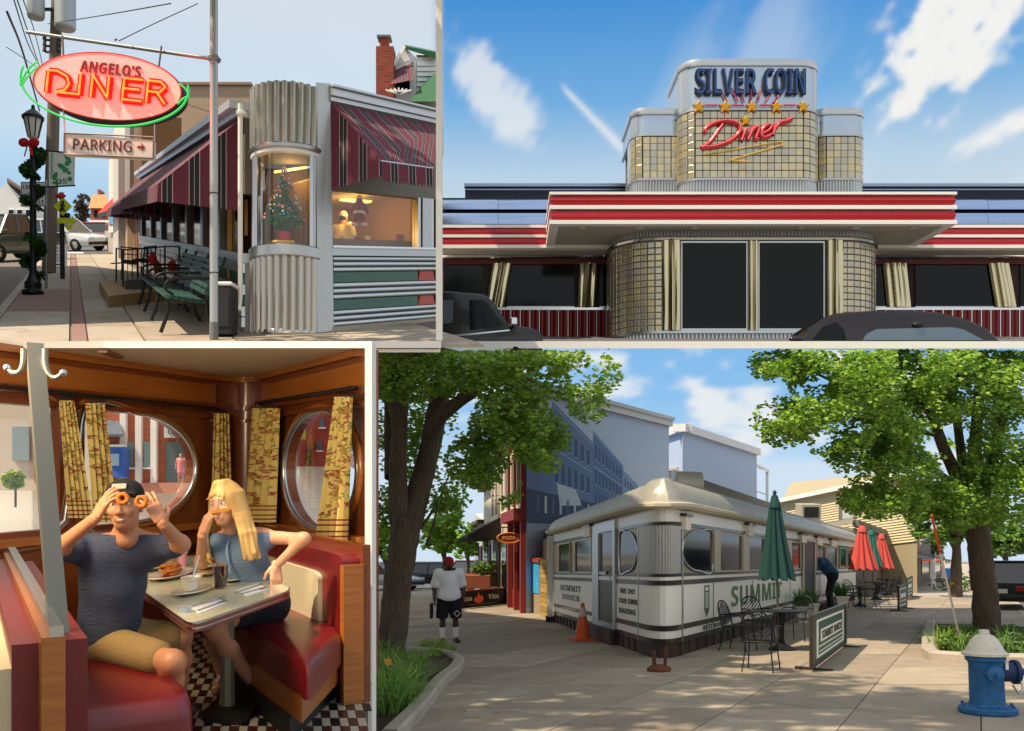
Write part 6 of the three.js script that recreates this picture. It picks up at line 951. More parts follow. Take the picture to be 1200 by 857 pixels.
const AWE = (() => { let s = 1; while (s > 0.3 && (() => { const q = W.p(s,0.6,0.95); return CX + F * q.x / -q.z; })() > 509) s -= 0.01; return s; })();
const aw = mesh('awning',(() => { const up = 0.93,n = 0.95,t1 = T(205),a = W.p(0.0,up,0.02),b = W.p(0.985,up,0.02),e = W.p(0.0,t1,n),f = W.p(AWE,t1,n); const g = quad(e,f,b,a),L = a.distanceTo(b); g.setAttribute('uv',new THREE.Float32BufferAttribute([0,0,L / 0.34,0,L / 0.34,1,0,0,L / 0.34,1,0,1],2)); return g; })(),M('#ffffff',0.9,0,{ map: awningTex }),c,true);
{ const n = 0.95,t1 = T(205),N = 14,L = W.len * 1.02; const pos = [],uv = []; for (let i = 0; i < N; i++) for (let k = 0; k < 5; k++) { const u0 = (i + k / 5) / N * AWE,u1 = (i + (k + 1) / 5) / N * AWE,sc = x => 0.02 + 0.014 * Math.abs(Math.sin(Math.PI * x / AWE * N)),a = W.p(u0,t1,n),b = W.p(u1,t1,n),e = W.p(u1,t1 - 0.05 - sc(u1),n + 0.01),f = W.p(u0,t1 - 0.05 - sc(u0),n + 0.01); for (const [q,x,v] of [[a,u0,1],[f,u0,0],[e,u1,0],[a,u0,1],[e,u1,0],[b,u1,1]]) { pos.push(q.x,q.y,q.z); uv.push(x * L / 0.34,v); } } const g = new THREE.BufferGeometry(); g.setAttribute('position',new THREE.Float32BufferAttribute(pos,3)); g.setAttribute('uv',new THREE.Float32BufferAttribute(uv,2)); g.computeVertexNormals(); mesh('valance',g,M('#ffffff',0.9,0,{ map: awningTex }),aw,true);
const gore = []; { const a = W.p(0,0.93,0.02),e = W.p(0,t1,n),f = W.p(0,t1 - 0.06,n),h = W.p(0,t1 - 0.06,0.02),p = [a,e,f,h].flatMap(q => [q]); const gg = new THREE.BufferGeometry(); gg.setAttribute('position',new THREE.Float32BufferAttribute([a,f,e,a,h,f].flatMap(q => [q.x,q.y,q.z]),3)); gg.setAttribute('uv',new THREE.Float32BufferAttribute([0,0,2.6,1,2.6,0.5,0,0,0,1,2.6,1],2)); gg.computeVertexNormals(); gore.push(gg); } mesh('awning_side',gore,M('#ffffff',0.9,0,{ map: awningTex }),aw,true);
mesh('awning_bar',rod(W.p(0,t1,n - 0.01),W.p(AWE,t1,n - 0.01),0.014),mat.steel,aw); }
// ---- left-hand side running up the street
const WL = Wall.seen(287,389,119,12.25,165,314,203,29.8),TL = (px,py) => WL.t(px,py);
const low = -0.02; mesh('side_wall',[WL.box(0,1,low,0.3,-0.2,0)],M('#8c8f90',0.5,0.5),c); mesh('side_wall_top',WL.box(0,1,0.6,0.93,-0.2,0),M('#5d5850',0.7),c);
for (let i = 0; i < 6; i++) { const a = 0.02 + i * 0.047; if (i === 2 || i === 4) mesh('green_band',WL.box(0,1,a,a + 0.04,0,0.012),greenBand,c); else mesh('steel_rib',WL.box(0,1,a,a + 0.042,0,0.045),ribbed,c); }
mesh('sill',WL.box(0,1,0.3,0.34,-0.2,0.07),mat.brushed,c); mesh('cornice_moulding',WL.box(0,1,0.93,0.965,-0.2,0.12),M('#b9c1c9',0.35,0.7),c); mesh('cornice_moulding',WL.box(0,1,0.965,1.0,-0.2,0.2),M('#d3d8dc',0.4,0.6),c);
for (const [a,b] of [[0.02,0.1],[0.115,0.2],[0.215,0.32],[0.335,0.45],[0.47,0.6],[0.62,0.76],[0.78,0.95]]) { const w = mesh('window',WL.box(a,b,0.34,0.6,-0.04,-0.02),mat.darkGlass,c); mesh('window_post',WL.box(b,b + 0.016,0.34,0.6,-0.1,0.05),mat.brushed,w); }
mesh('curtain_strip',WL.box(0.02,0.95,0.42,0.58,-0.1,-0.06),M('#a5722c',0.7),c);
const sideAwning = (s0,s1,up,dn,n,rpt) => { const a = WL.p(s0,up,0.05),b = WL.p(s1,up,0.05),e = WL.p(s0,dn,n),f = WL.p(s1,dn,n),g = quad(e,f,b,a),L = a.distanceTo(b) / rpt; g.setAttribute('uv',new THREE.Float32BufferAttribute([0,0,L,0,L,1,0,0,L,1,0,1],2)); const m = mesh('side_awning',g,M('#ffffff',0.9,0,{ map: awningTex }),c,true); const v = quad(WL.p(s0,dn - 0.075,n + 0.01),WL.p(s1,dn - 0.075,n + 0.01),f,e); v.setAttribute('uv',new THREE.Float32BufferAttribute([0,0,L,0,L,1,0,0,L,1,0,1],2)); mesh('valance',v,M('#ffffff',0.9,0,{ map: awningTex }),m,true); for (const s of [s0,s1]) { const gg = new THREE.BufferGeometry(),A = WL.p(s,up,0.05),E = WL.p(s,dn,n),Fq = WL.p(s,dn - 0.075,n),H = WL.p(s,dn - 0.075,0.05); gg.setAttribute('position',new THREE.Float32BufferAttribute([A,H,Fq,A,Fq,E].flatMap(q => [q.x,q.y,q.z]),3)); gg.setAttribute('uv',new THREE.Float32BufferAttribute([0,0,0,1,3,1,0,0,3,1,3,0.4],2)); gg.computeVertexNormals(); mesh('awning_side',gg,M('#ffffff',0.9,0,{ map: awningTex }),m,true); } };
sideAwning(0.01,0.5,0.92,0.6,1.05,0.42); sideAwning(0.52,0.98,0.92,0.58,1.0,0.42);

mesh('roof',prism([[WL.A.x + 0.1,WL.A.z - 0.1],[cx,-dC - 0.1],[W.A.x,W.A.z - 0.05],[W.B.x,W.B.z - 0.05],[W.B.x - 0.55,W.B.z - 4],[WL.B.x + 0.4,WL.B.z]],(x,z) => gy1(-z) + 2.75,(x,z) => gy1(-z) + 2.86),M('#8d8c88',0.8),c);
mesh('party_wall',prism([[W.B.x - 0.04,W.B.z],[W.B.x,W.B.z],[W.B.x - 0.55,W.B.z - 4],[W.B.x - 0.6,W.B.z - 4]],(x,z) => gy1(-z) - 0.1,(x,z) => gy1(-z) + 2.8),M('#8d8678',0.9),c);

const dp = 12.0,pp = mesh('rain_pipe',[rod(at(281.5,122,dp),at(281.5,345,dp),0.032),rod(at(281.5,345,dp),at(279.5,364,dp - 0.05),0.034)],mat.white,c); mesh('pipe_shoe',rbx(0.14,0.09,0.12,0.02,at(274,363,dp).x,at(274,363,dp).y,-dp + 0.06,0,0,0.5),mat.white,pp); mesh('pipe_head',rbx(0.11,0.05,0.09,0.01,at(283,133,dp).x,at(283,133,dp).y,-dp),mat.white,pp); mesh('lower_pipe',rod(at(277,366,dp),at(278,391,dp),0.014),mat.white,pp);
// ---- things in the windows
const tx = thing('christmas_tree','small decorated christmas tree standing in the curved drum window','tree',v3(cx - 0.02,y(289),-dC + 0.2)); tx.scale.setScalar(1.25);
const m = mesh('branches',leaves(1500,[0,1,2,3,4,5].map(i => ({ c: v3(0,0.3 + i * 0.09,0),r: v3(0.2 - i * 0.032,0.07,0.2 - i * 0.032),w: (6 - i) ** 1.4 })),0.035,55),leafMat('#2f7a4c',0.1),tx); m.userData.kind = 'stuff'; mesh('trunk',cyl(0.015,0.012,0.25,0,0.1,0),mBark,tx); mesh('pot',cyl(0.06,0.08,0.12,0,0.06,0),M('#b0202a',0.5),tx); mesh('bow',[sph(0.05,-0.06,0.07,0.06,1.4,0.5,0.5),sph(0.05,0.06,0.07,0.06,1.4,0.5,0.5)],M('#c9a02e',0.5),tx); mesh('star',sph(0.02,0,0.86,0),M('#e2d28a',0.4),tx);
const R = rng(66); for (const [hex,nm] of [['#e05038','red_baubles'],['#e8e2c0','white_baubles'],['#4aa0d8','blue_baubles']]) { const g = []; for (let i = 0; i < 45; i++) { const h = R(),a = R() * 6.28,rr = 0.21 * (1 - h) + 0.02; g.push(sph(0.011,Math.cos(a) * rr,0.28 + h * 0.56,Math.sin(a) * rr,1,1,1,6)); } const mm = mesh(nm,g,M(hex,0.25),tx); mm.userData.kind = 'stuff'; }
const santa = thing('santa_suit','red and white santa suit ornament hanging in the diner window','ornament'); { const p = W.p(W.s(439),T(236),-0.3),rd = cloth('#8f1420'),wh = cloth('#e6ddd0'); mesh('jacket',skin([cap(p.clone().add(v3(0,0.1,0)),p.clone().add(v3(0,-0.04,0)),0.05,0.07,0.03),cap(p.clone().add(v3(-0.05,0.06,0)),p.clone().add(v3(-0.11,-0.04,0)),0.03,0.03,0.02),cap(p.clone().add(v3(0.05,0.06,0)),p.clone().add(v3(0.11,-0.04,0)),0.03,0.03,0.02)],0.012),rd,santa); mesh('trousers',skin([cap(p.clone().add(v3(-0.03,-0.08,0)),p.clone().add(v3(-0.06,-0.2,0)),0.04,0.035,0.02),cap(p.clone().add(v3(0.03,-0.08,0)),p.clone().add(v3(0.06,-0.2,0)),0.04,0.035,0.02)],0.012),rd,santa); mesh('fur_trim',[sph(0.05,p.x - 0.065,p.y - 0.22,p.z,1,0.6,1),sph(0.05,p.x + 0.065,p.y - 0.22,p.z,1,0.6,1),sph(0.04,p.x,p.y + 0.15,p.z),new THREE.TorusGeometry(0.07,0.02,6,16).rotateX(1.57).translate(p.x,p.y - 0.06,p.z)],wh,santa); mesh('hook',rod(p.clone().add(v3(0,0.15,0)),p.clone().add(v3(0,0.3,0)),0.004),mat.steel,santa); }
const ck = thing('person','cook in pale shirt and cap seen from behind inside the diner window','person'); { const base = W.p(W.s(468),T(330),-1.15); ck.position.copy(base); ck.rotation.y = Math.PI - 0.5; ck.scale.setScalar(0.66); const J = { pelvis: v3(0,0.93,0),chest: v3(0,1.27,0),neck: v3(0,1.46,0),head: v3(0,1.6,0.02),shL: v3(0.2,1.4,0),shR: v3(-0.2,1.4,0),elL: v3(0.27,1.14,0.06),elR: v3(-0.27,1.14,0.06),wrL: v3(0.2,1.0,0.27),wrR: v3(-0.2,1.0,0.27),hipL: v3(0.1,0.9,0),hipR: v3(-0.1,0.9,0),knL: v3(0.11,0.5,0.02),knR: v3(-0.11,0.5,0.02),anL: v3(0.12,0.08,-0.01),anR: v3(-0.12,0.08,-0.01),toL: v3(0.13,0.035,0.14),toR: v3(-0.13,0.035,0.14),handL: { f: v3(-0.3,-0.2,1),up: v3(0,1,0.2),side: -1,curl: 0.4 },handR: { f: v3(0.3,-0.2,1),up: v3(0,1,0.2),side: 1,curl: 0.4 } }; const f = figure(ck,J,{ skin: skinTan,cell: 0.02,handCell: 0.008,headCell: 0.01 }); mesh('shirt',skin([cap(v3(0,0.95,0),v3(0,1.27,0),0.18,0.175,0.08),cap(v3(-0.18,1.38,0),v3(0.18,1.38,0),0.095,0.095,0.06),cap(J.shL,v3(0.26,1.18,0.04),0.09,0.085,0.05),cap(J.shR,v3(-0.26,1.18,0.04),0.09,0.085,0.05)],0.018),cloth('#d9cf9c'),ck); mesh('cap',skin([ell(v3(0,0.075,-0.01),v3(0.095,0.1,0.105),0.02)],0.014,(x,yy) => 0.02 - yy).applyMatrix4(f.M4),cloth('#e0d8b0'),ck); mesh('hair',skin([ell(v3(0,0.0,-0.025),v3(0.085,0.07,0.1),0.02)],0.014,(x,yy,z) => z > 0.03 ? 0.02 : -1).applyMatrix4(f.M4),M('#2a1d14',0.95),ck); mesh('trousers',skin([cap(v3(-0.08,0.92,0),v3(0.08,0.92,0),0.15,0.15,0.06),cap(J.hipL,J.anL,0.11,0.075,0.04),cap(J.hipR,J.anR,0.11,0.075,0.04)],0.022,(x,yy) => 0.05 - yy),cloth('#22242a'),ck); }
const cnt = [['#d8cfa8',0.1,0.1,'large cream carton next to the drum end'],['#a8331e',0.16,0.07,'small red jar beside the large cream carton'],['#e6dcb4',0.24,0.09,'white carton between the red jar and a tan tub'],['#e6dcb4',0.4,0.08,'white carton beside the little red tin'],['#b0402a',0.45,0.06,'little red tin between two pale cartons'],['#d8cfa8',0.55,0.08,'cream carton under the santa suit'],['#8f2a1c',0.86,0.12,'big dark red box standing apart'],['#c9b888',0.32,0.06,'small tan tub between two white cartons']]; for (const [hex,s,w,lab] of cnt) { const p = W.p(s,T(275),-0.5); single('counter_box',lab + ' on the diner window counter','box',rbx(w * 0.9,w * 1.05,0.1,0.01,p.x,p.y + w * 0.53,p.z),M(hex,0.6),'cartons on the window counter'); }
}
{
// ---- steel mast with its arm, oval neon sign, PARKING sign
const d = 11.4,mp = thing('sign_mast','tall grey steel pole with a crossarm carrying the neon sign','pole'); mesh('mast',rod(g1(X(250.5,d),d,-0.05),at(250.5,-30,d),0.05,0.046,20),M('#b6babd',0.4,0.5),mp); mesh('mast_foot',rod(g1(X(250.5,d),d,-0.05),at(250.5,378,d),0.053,0.053,20),M('#6f7276',0.7),mp);
mesh('arm',rod(at(258,70.5,d),at(31,37.5,d + 0.5),0.022),M('#8d9093',0.5,0.5),mp); mesh('clamp',rbx(0.13,0.07,0.13,0.02,X(250.5,d),Y(69,d),-d),M('#8d9093',0.5,0.5),mp); for (const [x,yy,t] of [[189,60,78],[137,52,47]]) mesh('hanger',rod(at(x,yy - 6,d + 0.1),at(x - 3,t,d + 0.1),0.012),M('#77706a',0.7),mp); mesh('hanger',rod(at(73,42,d + 0.35),at(74,66,d + 0.3),0.012),M('#77706a',0.7),mp); mesh('band',tor(0.054,0.006,X(250.5,d),Y(320,d),-d,Math.PI / 2),mat.black,mp); mesh('band',tor(0.054,0.006,X(250.5,d),Y(227,d),-d,Math.PI / 2),mat.black,mp);
const o = thing('neon_sign','oval white sign with red neon letters reading DINER under ANGELO\'S','sign'),c = at(126.5,102,d),rot = new THREE.Matrix4().makeRotationZ(-0.105),k = d / F,place = g => g.applyMatrix4(rot).translate(c.x,c.y,c.z);
const oval = (a,b,dep,bev,z) => { const s = new THREE.Shape(); s.absellipse(0,0,a * k,b * k,0,Math.PI * 2); return place(extrude(s,dep,bev,32).translate(0,0,z)); };
mesh('sign_case',smoothed(oval(87,39,0.2,0.01,-0.2),0.5),M('#2a2d2e',0.5,0.3),o); mesh('sign_face',oval(86,38.2,0.012,0,0.012),MP('#ecdfe0',{ roughness: 0.4 }),o); mesh('face_rim',place(new THREE.TorusGeometry(1,0.012,8,72).scale(87 * k,39 * k,1).translate(0,0,0.02)),M('#a8343c',0.5),o);
{ const g = text3("ANGELO'S",13 * k,0.015,fontBold,71 * k); mesh('lettering',place(g.translate(2 * k,13.5 * k,0.024)),M('#5d1420',0.5),o); }
const neon = new THREE.MeshStandardMaterial({ color: '#ffb060',emissive: '#ff5a18',emissiveIntensity: 1.5 }),raised = new THREE.MeshStandardMaterial({ color: '#d0141a',emissive: '#ff1a12',emissiveIntensity: 0.6 });
const Ls = { D: [[[0,0],[0,1],[0.35,1],[0.75,0.78],[0.85,0.45],[0.7,0.15],[0.4,0.02],[0.95,0.02]]],I: [[[0.5,1],[0.5,0.02],[0,0.02]]],N: [[[0,0],[0,1],[0.8,0],[0.8,1]]],E: [[[0.85,1],[0,1],[0,0],[0.9,0]],[[0,0.52],[0.75,0.52]]],R: [[[0,0],[0,1],[0.6,1],[0.85,0.78],[0.6,0.5],[0.05,0.5]],[[0.45,0.5],[0.9,0]]] };
const xs = [[-68,30,'D'],[-40,20,'I'],[-16,24,'N'],[21,25,'E'],[49,24,'R']],y0 = -15,hh = 25;
for (const [x0,w,ch] of xs) { const front = [],back = []; for (const st of Ls[ch]) { const pts = st.map(([a,b]) => v3((x0 + a * w) * k,(y0 + b * hh) * k,0.07)); for (let i = 0; i + 1 < pts.length; i++) { front.push(rod(pts[i],pts[i + 1],0.012)); const a = pts[i].clone().setZ(0.04),b = pts[i + 1].clone().setZ(0.04); back.push(bar(a,b,0.035,0.075)); front.push(sph(0.012,pts[i].x,pts[i].y,pts[i].z,1,1,1,8)); } } const l = mesh('letter_' + ch.toLowerCase(),place(merged(back)),raised,o); mesh('neon_tube',place(merged(front)),neon,l); const q = v3((x0 + w * 0.45) * k,(y0 + hh * 0.5) * k,0.14).applyMatrix4(rot).add(c); const pl = new THREE.PointLight(0xff1c10,0.75,0,2); pl.position.copy(q); pl.castShadow = true; pl.shadow.radius = 6; pl.name = 'neon_light'; scene.add(pl); }
const gr = thing('green_neon_ring','bent green neon tube looping below the oval sign','neon tube'),gm = new THREE.MeshStandardMaterial({ color: '#3ecf74',emissive: '#1fd060',emissiveIntensity: 0.3 }),arcp = []; for (let i = 0; i <= 40; i++) { const a = (168 + i / 40 * 202) * Math.PI / 180; arcp.push(v3(Math.cos(a) * 98 * k,Math.sin(a) * 49 * k,0.1).applyMatrix4(rot).add(c)); } mesh('neon_tube',tube(arcp,0.014,120),gm,gr); mesh('neon_loop',tube([[44,72],[34,80],[24,97],[25,100],[32,90],[44,78]].map(([x,y]) => at(x,y,d - 0.1)),0.013,40),gm,gr); mesh('neon_loop',tube([[210,98],[217,104],[221,112],[214,116],[208,122]].map(([x,y]) => at(x,y,d - 0.1)),0.013,40),gm,gr);
const pk = thing('parking_sign','white sign board reading PARKING with an arrow under the oval sign','sign'); { const A = [at(75,181,d),at(179.5,186,d),at(179.5,164.5,d),at(75.5,156,d)]; const bk = A.map(p => p.clone().add(v3(0,0,-0.09))); mesh('board',hexa([...bk,...A]),M('#d9d6d0',0.5),pk); const xd = A[1].clone().sub(A[0]),yd = A[3].clone().sub(A[0]),on = (u,v,n) => A[0].clone().addScaledVector(xd,u).addScaledVector(yd,v).add(v3(0,0,n)); const g = new TextGeometry('PARKING',{ font: fontReg,size: 1,depth: 1,curveSegments: 4 }); g.computeBoundingBox(); const b = g.boundingBox,p = g.attributes.position; for (let i = 0; i < p.count; i++) { const q = on(lerp(0.1,0.76,(p.getX(i) - b.min.x) / (b.max.x - b.min.x)),lerp(0.24,0.76,(p.getY(i) - b.min.y) / (b.max.y - b.min.y)),0.002 + p.getZ(i) * 0.008); p.setXYZ(i,q.x,q.y,q.z); } g.computeVertexNormals(); mesh('lettering',g,M('#5a1420',0.5),pk); const ar = [[0.82,0.44],[0.87,0.44],[0.865,0.28],[0.91,0.5],[0.86,0.72],[0.87,0.56],[0.82,0.56]]; const ap = ar.map(([u,v]) => on(u,v,0)); const sh = THREE.ShapeUtils.triangulateShape(ar.map(([u,v]) => new V2(u,v)),[]); const pos = []; for (const t of sh) for (const i of t) { const q = ap[i].clone().add(v3(0,0,0.006)); pos.push(q.x,q.y,q.z); } const ga = new THREE.BufferGeometry(); ga.setAttribute('position',new THREE.Float32BufferAttribute(pos,3)); ga.computeVertexNormals(); mesh('arrow',ga,M('#7d1420',0.5),pk); mesh('chain',rod(at(181,146,d),at(181,166,d),0.008),mat.steel,pk); mesh('chain',rod(at(74,128,d),at(76,157,d),0.008),mat.steel,pk); mesh('frame',[rod(on(0,0,0.005),on(1,0,0.005),0.01),rod(on(1,0,0.005),on(1,1,0.005),0.01),rod(on(1,1,0.005),on(0,1,0.005),0.01),rod(on(0,1,0.005),on(0,0,0.005),0.01)],M('#7d7a74',0.5,0.4),pk); }
// ---- timber utility pole with transformers and wires
const du = 27,up = thing('utility_pole','weathered timber utility pole with two grey transformer cans','pole'),tim = M('#ffffff',0.95,0,{ map: rep(grainTex('#8f8474','#4f463c',40,3),0.4,2) }),foot = G1(56,320); du && 0;
mesh('pole',rod(v3(X(57,du),gy1(du),-du),at(67,-20,du),0.19,0.15,14),tim,up); for (const [x,y,w,h] of [[49,14,9.5,28],[83,22,11.5,38]]) { const t = mesh('transformer',smoothed(lathe([[0,-h / 2],[w * 0.9,-h / 2],[w,-h / 2 + 2],[w,h / 2 - 2],[w * 0.8,h / 2],[0,h / 2 + 1]].map(([a,b]) => [a * du / F,b * du / F]),24),0.5).translate(X(x,du),Y(y,du),-du + 0.35),M('#a9b0b4',0.5,0.3),up); mesh('bracket',bx(0.5,0.06,0.1,X((x + 66) / 2,du),Y(y,du),-du + 0.15),mat.iron,t); }
for (const y of [48,55,62]) mesh('insulator',[cyl(0.06,0.04,0.14,X(54,du),Y(y,du),-du + 0.1,8),cyl(0.06,0.04,0.14,X(70,du),Y(y,du),-du + 0.1,8),bar(at(53,y - 1,du - 0.1),at(71,y - 1,du - 0.1),0.05,0.05)],M('#3a3430',0.6),up);
const wire = (pts,r,dd) => tube(pts.map(([x,y,z]) => at(x,y,z || dd)),r,24,5); const wl = [['heavy black cable running down past the timber pole',[[8,14,14],[26,60,18],[46,130,26]],0.02],['black overhead cable beside the timber pole',[[16,0,15],[32,50,20],[44,74,26]],0.012],['second black overhead cable beside the timber pole',[[20,0,15],[36,48,20],[46,78,26]],0.012],['third black overhead cable beside the timber pole',[[27,0,15],[41,40,20],[54,96,26]],0.01],['long overhead wire from the pole over the street',[[56,28,27],[120,18,22],[200,4,18]],0.012],['stay wire rising from the sign arm',[[139,48,11.5],[180,28,11.8],[232,4,12]],0.006],['thin wire from the mast to the tan building',[[252,133,11.5],[215,121,16],[150,100,26]],0.006],['thin low wire to the left of the oval sign',[[7,55,18],[24,66,20],[42,78,26]],0.008]]; for (const [label,p,r] of wl) single('overhead_wire',label,'wire',wire(p,r),mat.black);
// ---- street lamp with garland
const lp = thing('street_lamp','black cast iron street lamp wound with a green garland','lamp'); { const b = mesh('post',smoothed(lathe([[0,0],[0.2,0],[0.2,0.06],[0.15,0.1],[0.16,0.22],[0.11,0.3],[0.075,0.4],[0.065,0.5],[0.06,2.9],[0.09,2.95],[0.06,3.0],[0.05,3.1]],18),0.4),mat.iron,lp); const L = mesh('lantern',smoothed(lathe([[0.06,3.1],[0.1,3.14],[0.17,3.5],[0.19,3.52]],8),0.2),M('#cfd2cc',0.3),lp); for (let i = 0; i < 8; i++) { const a = i / 8 * 6.283; mesh('lantern_bar',rod(v3(Math.cos(a) * 0.1,3.14,Math.sin(a) * 0.1),v3(Math.cos(a) * 0.185,3.52,Math.sin(a) * 0.185),0.012),mat.iron,L); } mesh('lantern_cap',smoothed(lathe([[0.2,3.5],[0.21,3.55],[0.1,3.66],[0.04,3.7],[0.03,3.78],[0,3.8]],16),0.4),mat.iron,lp); const pts = []; for (let i = 0; i < 70; i++) { const t = i / 70,a = t * 6.283 * 4.2; pts.push({ c: v3(Math.cos(a) * 0.12,0.35 + t * 2.6,Math.sin(a) * 0.12),r: v3(0.13,0.1,0.13),w: 1 }); } put1(lp,38.5,345); lp.rotation.set(0,0,0); const g = thing('garland','thick evergreen garland spiralling up the street lamp','garland',lp.position.clone()); const m = mesh('needles',leaves(5200,pts,0.075,91,null,0.4),leafMat('#2f5f2c',0.1),g); m.userData.kind = 'stuff'; const bw = thing('red_bow','red ribbon bow tied to the lamp below the lantern','bow',lp.position.clone().add(v3(0.02,2.95,0.2))); mesh('loops',[sph(0.1,-0.1,0.02,0,1.1,0.9,0.5),sph(0.1,0.1,0.02,0,1.1,0.9,0.5),sph(0.05,0,0,0.03)],cloth('#b3141c'),bw); mesh('tails',[bar(v3(-0.02,0,0),v3(-0.08,-0.26,0.02),0.07,0.01),bar(v3(0.02,0,0),v3(0.07,-0.24,0.02),0.07,0.01)],cloth('#b3141c'),bw); }
const bn = thing('street_banner','white banner with green leaf shapes hung beside the street lamp','banner'); { const dd = 18.9; const tex = canvasTex(256,340,(x,w,h) => { x.fillStyle = '#dfe9df'; x.fillRect(0,0,w,h); x.fillStyle = '#3d9a5c'; const R = rng(2); for (let i = 0; i < 9; i++) { x.beginPath(); x.ellipse(60 + R() * 150,30 + i * 34,22 + R() * 26,16 + R() * 14,R() * 3,0,7); x.fill(); } x.fillStyle = '#2a7a46'; x.font = 'bold 110px serif'; x.fillText('ps',60,320); x.save(); x.translate(44,220); x.rotate(-Math.PI / 2); x.font = 'bold 40px sans-serif'; x.fillText('DOWNTOWN',-40,0); x.restore(); }); mesh('cloth',quad(at(57,219,dd),at(87,217,dd),at(88,181,dd),at(57,177,dd)),M('#ffffff',0.8,0,{ map: tex }),bn,true); mesh('rod',rod(at(50,176,dd),at(89,180,dd),0.015),mat.iron,bn); mesh('rod',rod(at(50,219.5,dd),at(88,217.5,dd),0.015),mat.iron,bn); mesh('backing',quad(at(87,217,dd + 0.02),at(57,219,dd + 0.02),at(57,177,dd + 0.02),at(88,181,dd + 0.02)),M('#dfe9df',0.8),bn); }
const board = (name,label,x0,x1,y0,y1,dd,draw,w,h,foot,postX) => { const t = thing(name,label,'sign'); mesh('plate',fb(x0,x1,y0,y1,dd,0.02),M('#9a9c9c',0.5,0.5),t); mesh('face',quad(at(x0,y1,dd - 0.012),at(x1,y1,dd - 0.012),at(x1,y0,dd - 0.012),at(x0,y0,dd - 0.012)),M('#ffffff',0.5,0,{ map: canvasTex(w,h,draw) }),t,true); if (foot) mesh('post',rod(v3(X(postX,dd + 0.06),gy1(dd),-dd - 0.06),at(postX,y0 - 2,dd + 0.06),0.03),M('#8d9192',0.5,0.6),t); return t; };
board('lane_sign','white road sign reading LEFT LANE MUST TURN behind the garlanded lamp',24,54,213,242,20.5,(x,w,h) => { x.fillStyle = '#e8e8e4'; x.fillRect(0,0,w,h); x.strokeStyle = '#222'; x.lineWidth = 6; x.strokeRect(8,8,w - 16,h - 16); x.fillStyle = '#222'; x.font = 'bold 54px sans-serif'; x.fillText('LEFT LN',18,74); x.fillText('MUST',60,150); x.fillText('TURN LT',16,226); },256,250,true,54);
const xs2 = thing('crossing_sign','yellow diamond pedestrian crossing sign with arrow plates','sign'); { const dd = 24; const dia = new THREE.Shape(); [[0,1],[1,0],[0,-1],[-1,0]].forEach(([a,b],i) => i ? dia.lineTo(a * 11 * dd / F,b * 11 * dd / F) : dia.moveTo(a * 11 * dd / F,b * 11 * dd / F)); mesh('diamond',extrude(dia,0.01).translate(X(73.5,dd),Y(242,dd),-dd),M('#d6e021',0.45),xs2); const q = (x,y) => v3(X(73.5 + x,dd),Y(242 + y,dd),-dd + 0.025); mesh('walking_figure',[sph(0.035,q(0.4,-5).x,q(0,-5.2).y,-dd + 0.02),rod(q(0,-3.4),q(-0.4,1),0.035),rod(q(-0.4,1),q(-2.8,6),0.028),rod(q(-0.4,1),q(2.2,5.6),0.028),rod(q(0,-3),q(2.6,0),0.02),rod(q(0,-3),q(-2.6,-0.6),0.02)],mat.black,xs2); mesh('arrow_plate',fb(66.5,85,255.5,262,dd,0.01),M('#d6e021',0.45),xs2); mesh('arrow_head',extrude(polyShape([[0,-0.14],[0.14,0],[0,0.14]]),0.01).translate(X(83.5,dd),Y(258.7,dd),-dd),M('#d6e021',0.45),xs2); mesh('small_plate',fb(77,84,263.5,268.5,dd,0.01),M('#d6e021',0.45),xs2); mesh('box',fb(70,80,249.5,256,dd + 0.05,0.1),M('#1d2440',0.5),xs2); mesh('post',rod(v3(X(71,dd),gy1(dd),-dd - 0.1),at(72,226,dd + 0.1),0.06),mat.iron,xs2); mesh('red_bow',sph(0.1,X(71,dd),Y(230,dd),-dd + 0.02,1.4,0.7,0.5),cloth('#c02a1c'),xs2); }
const af = thing('sandwich_board','white folding pavement sign with a black arrow at its foot','sign'); { const dd = 30; mesh('face',quad(at(57,313.5,dd),at(77.5,313,dd),at(78,286.5,dd + 0.3),at(59,287,dd + 0.3)),M('#ffffff',0.5,0,{ map: canvasTex(220,300,(x,w,h) => { x.fillStyle = '#e9e9ea'; x.fillRect(0,0,w,h); x.fillStyle = '#444'; x.font = 'bold 34px serif'; x.textAlign = 'center'; x.fillText('COFFEE',110,60); x.fillText('HOUSE',110,100); x.fillStyle = '#777'; for (let i = 0; i < 5; i++) x.fillRect(40,125 + i * 22,140 - (i % 2) * 30,8); x.fillStyle = '#111'; x.fillRect(40,258,120,14); x.beginPath(); x.moveTo(150,245); x.lineTo(190,265); x.lineTo(150,285); x.fill(); }) }),af,true); mesh('back_leaf',quad(at(78,286.5,dd + 0.32),at(59,287,dd + 0.32),at(57,313,dd + 0.8),at(78,312,dd + 0.8)),M('#d9d9d6',0.6),af); mesh('frame',[rod(at(57,314,dd),at(59,286,dd + 0.3),0.02),rod(at(77.8,313.5,dd),at(78.2,286,dd + 0.3),0.02)],mat.white,af); }
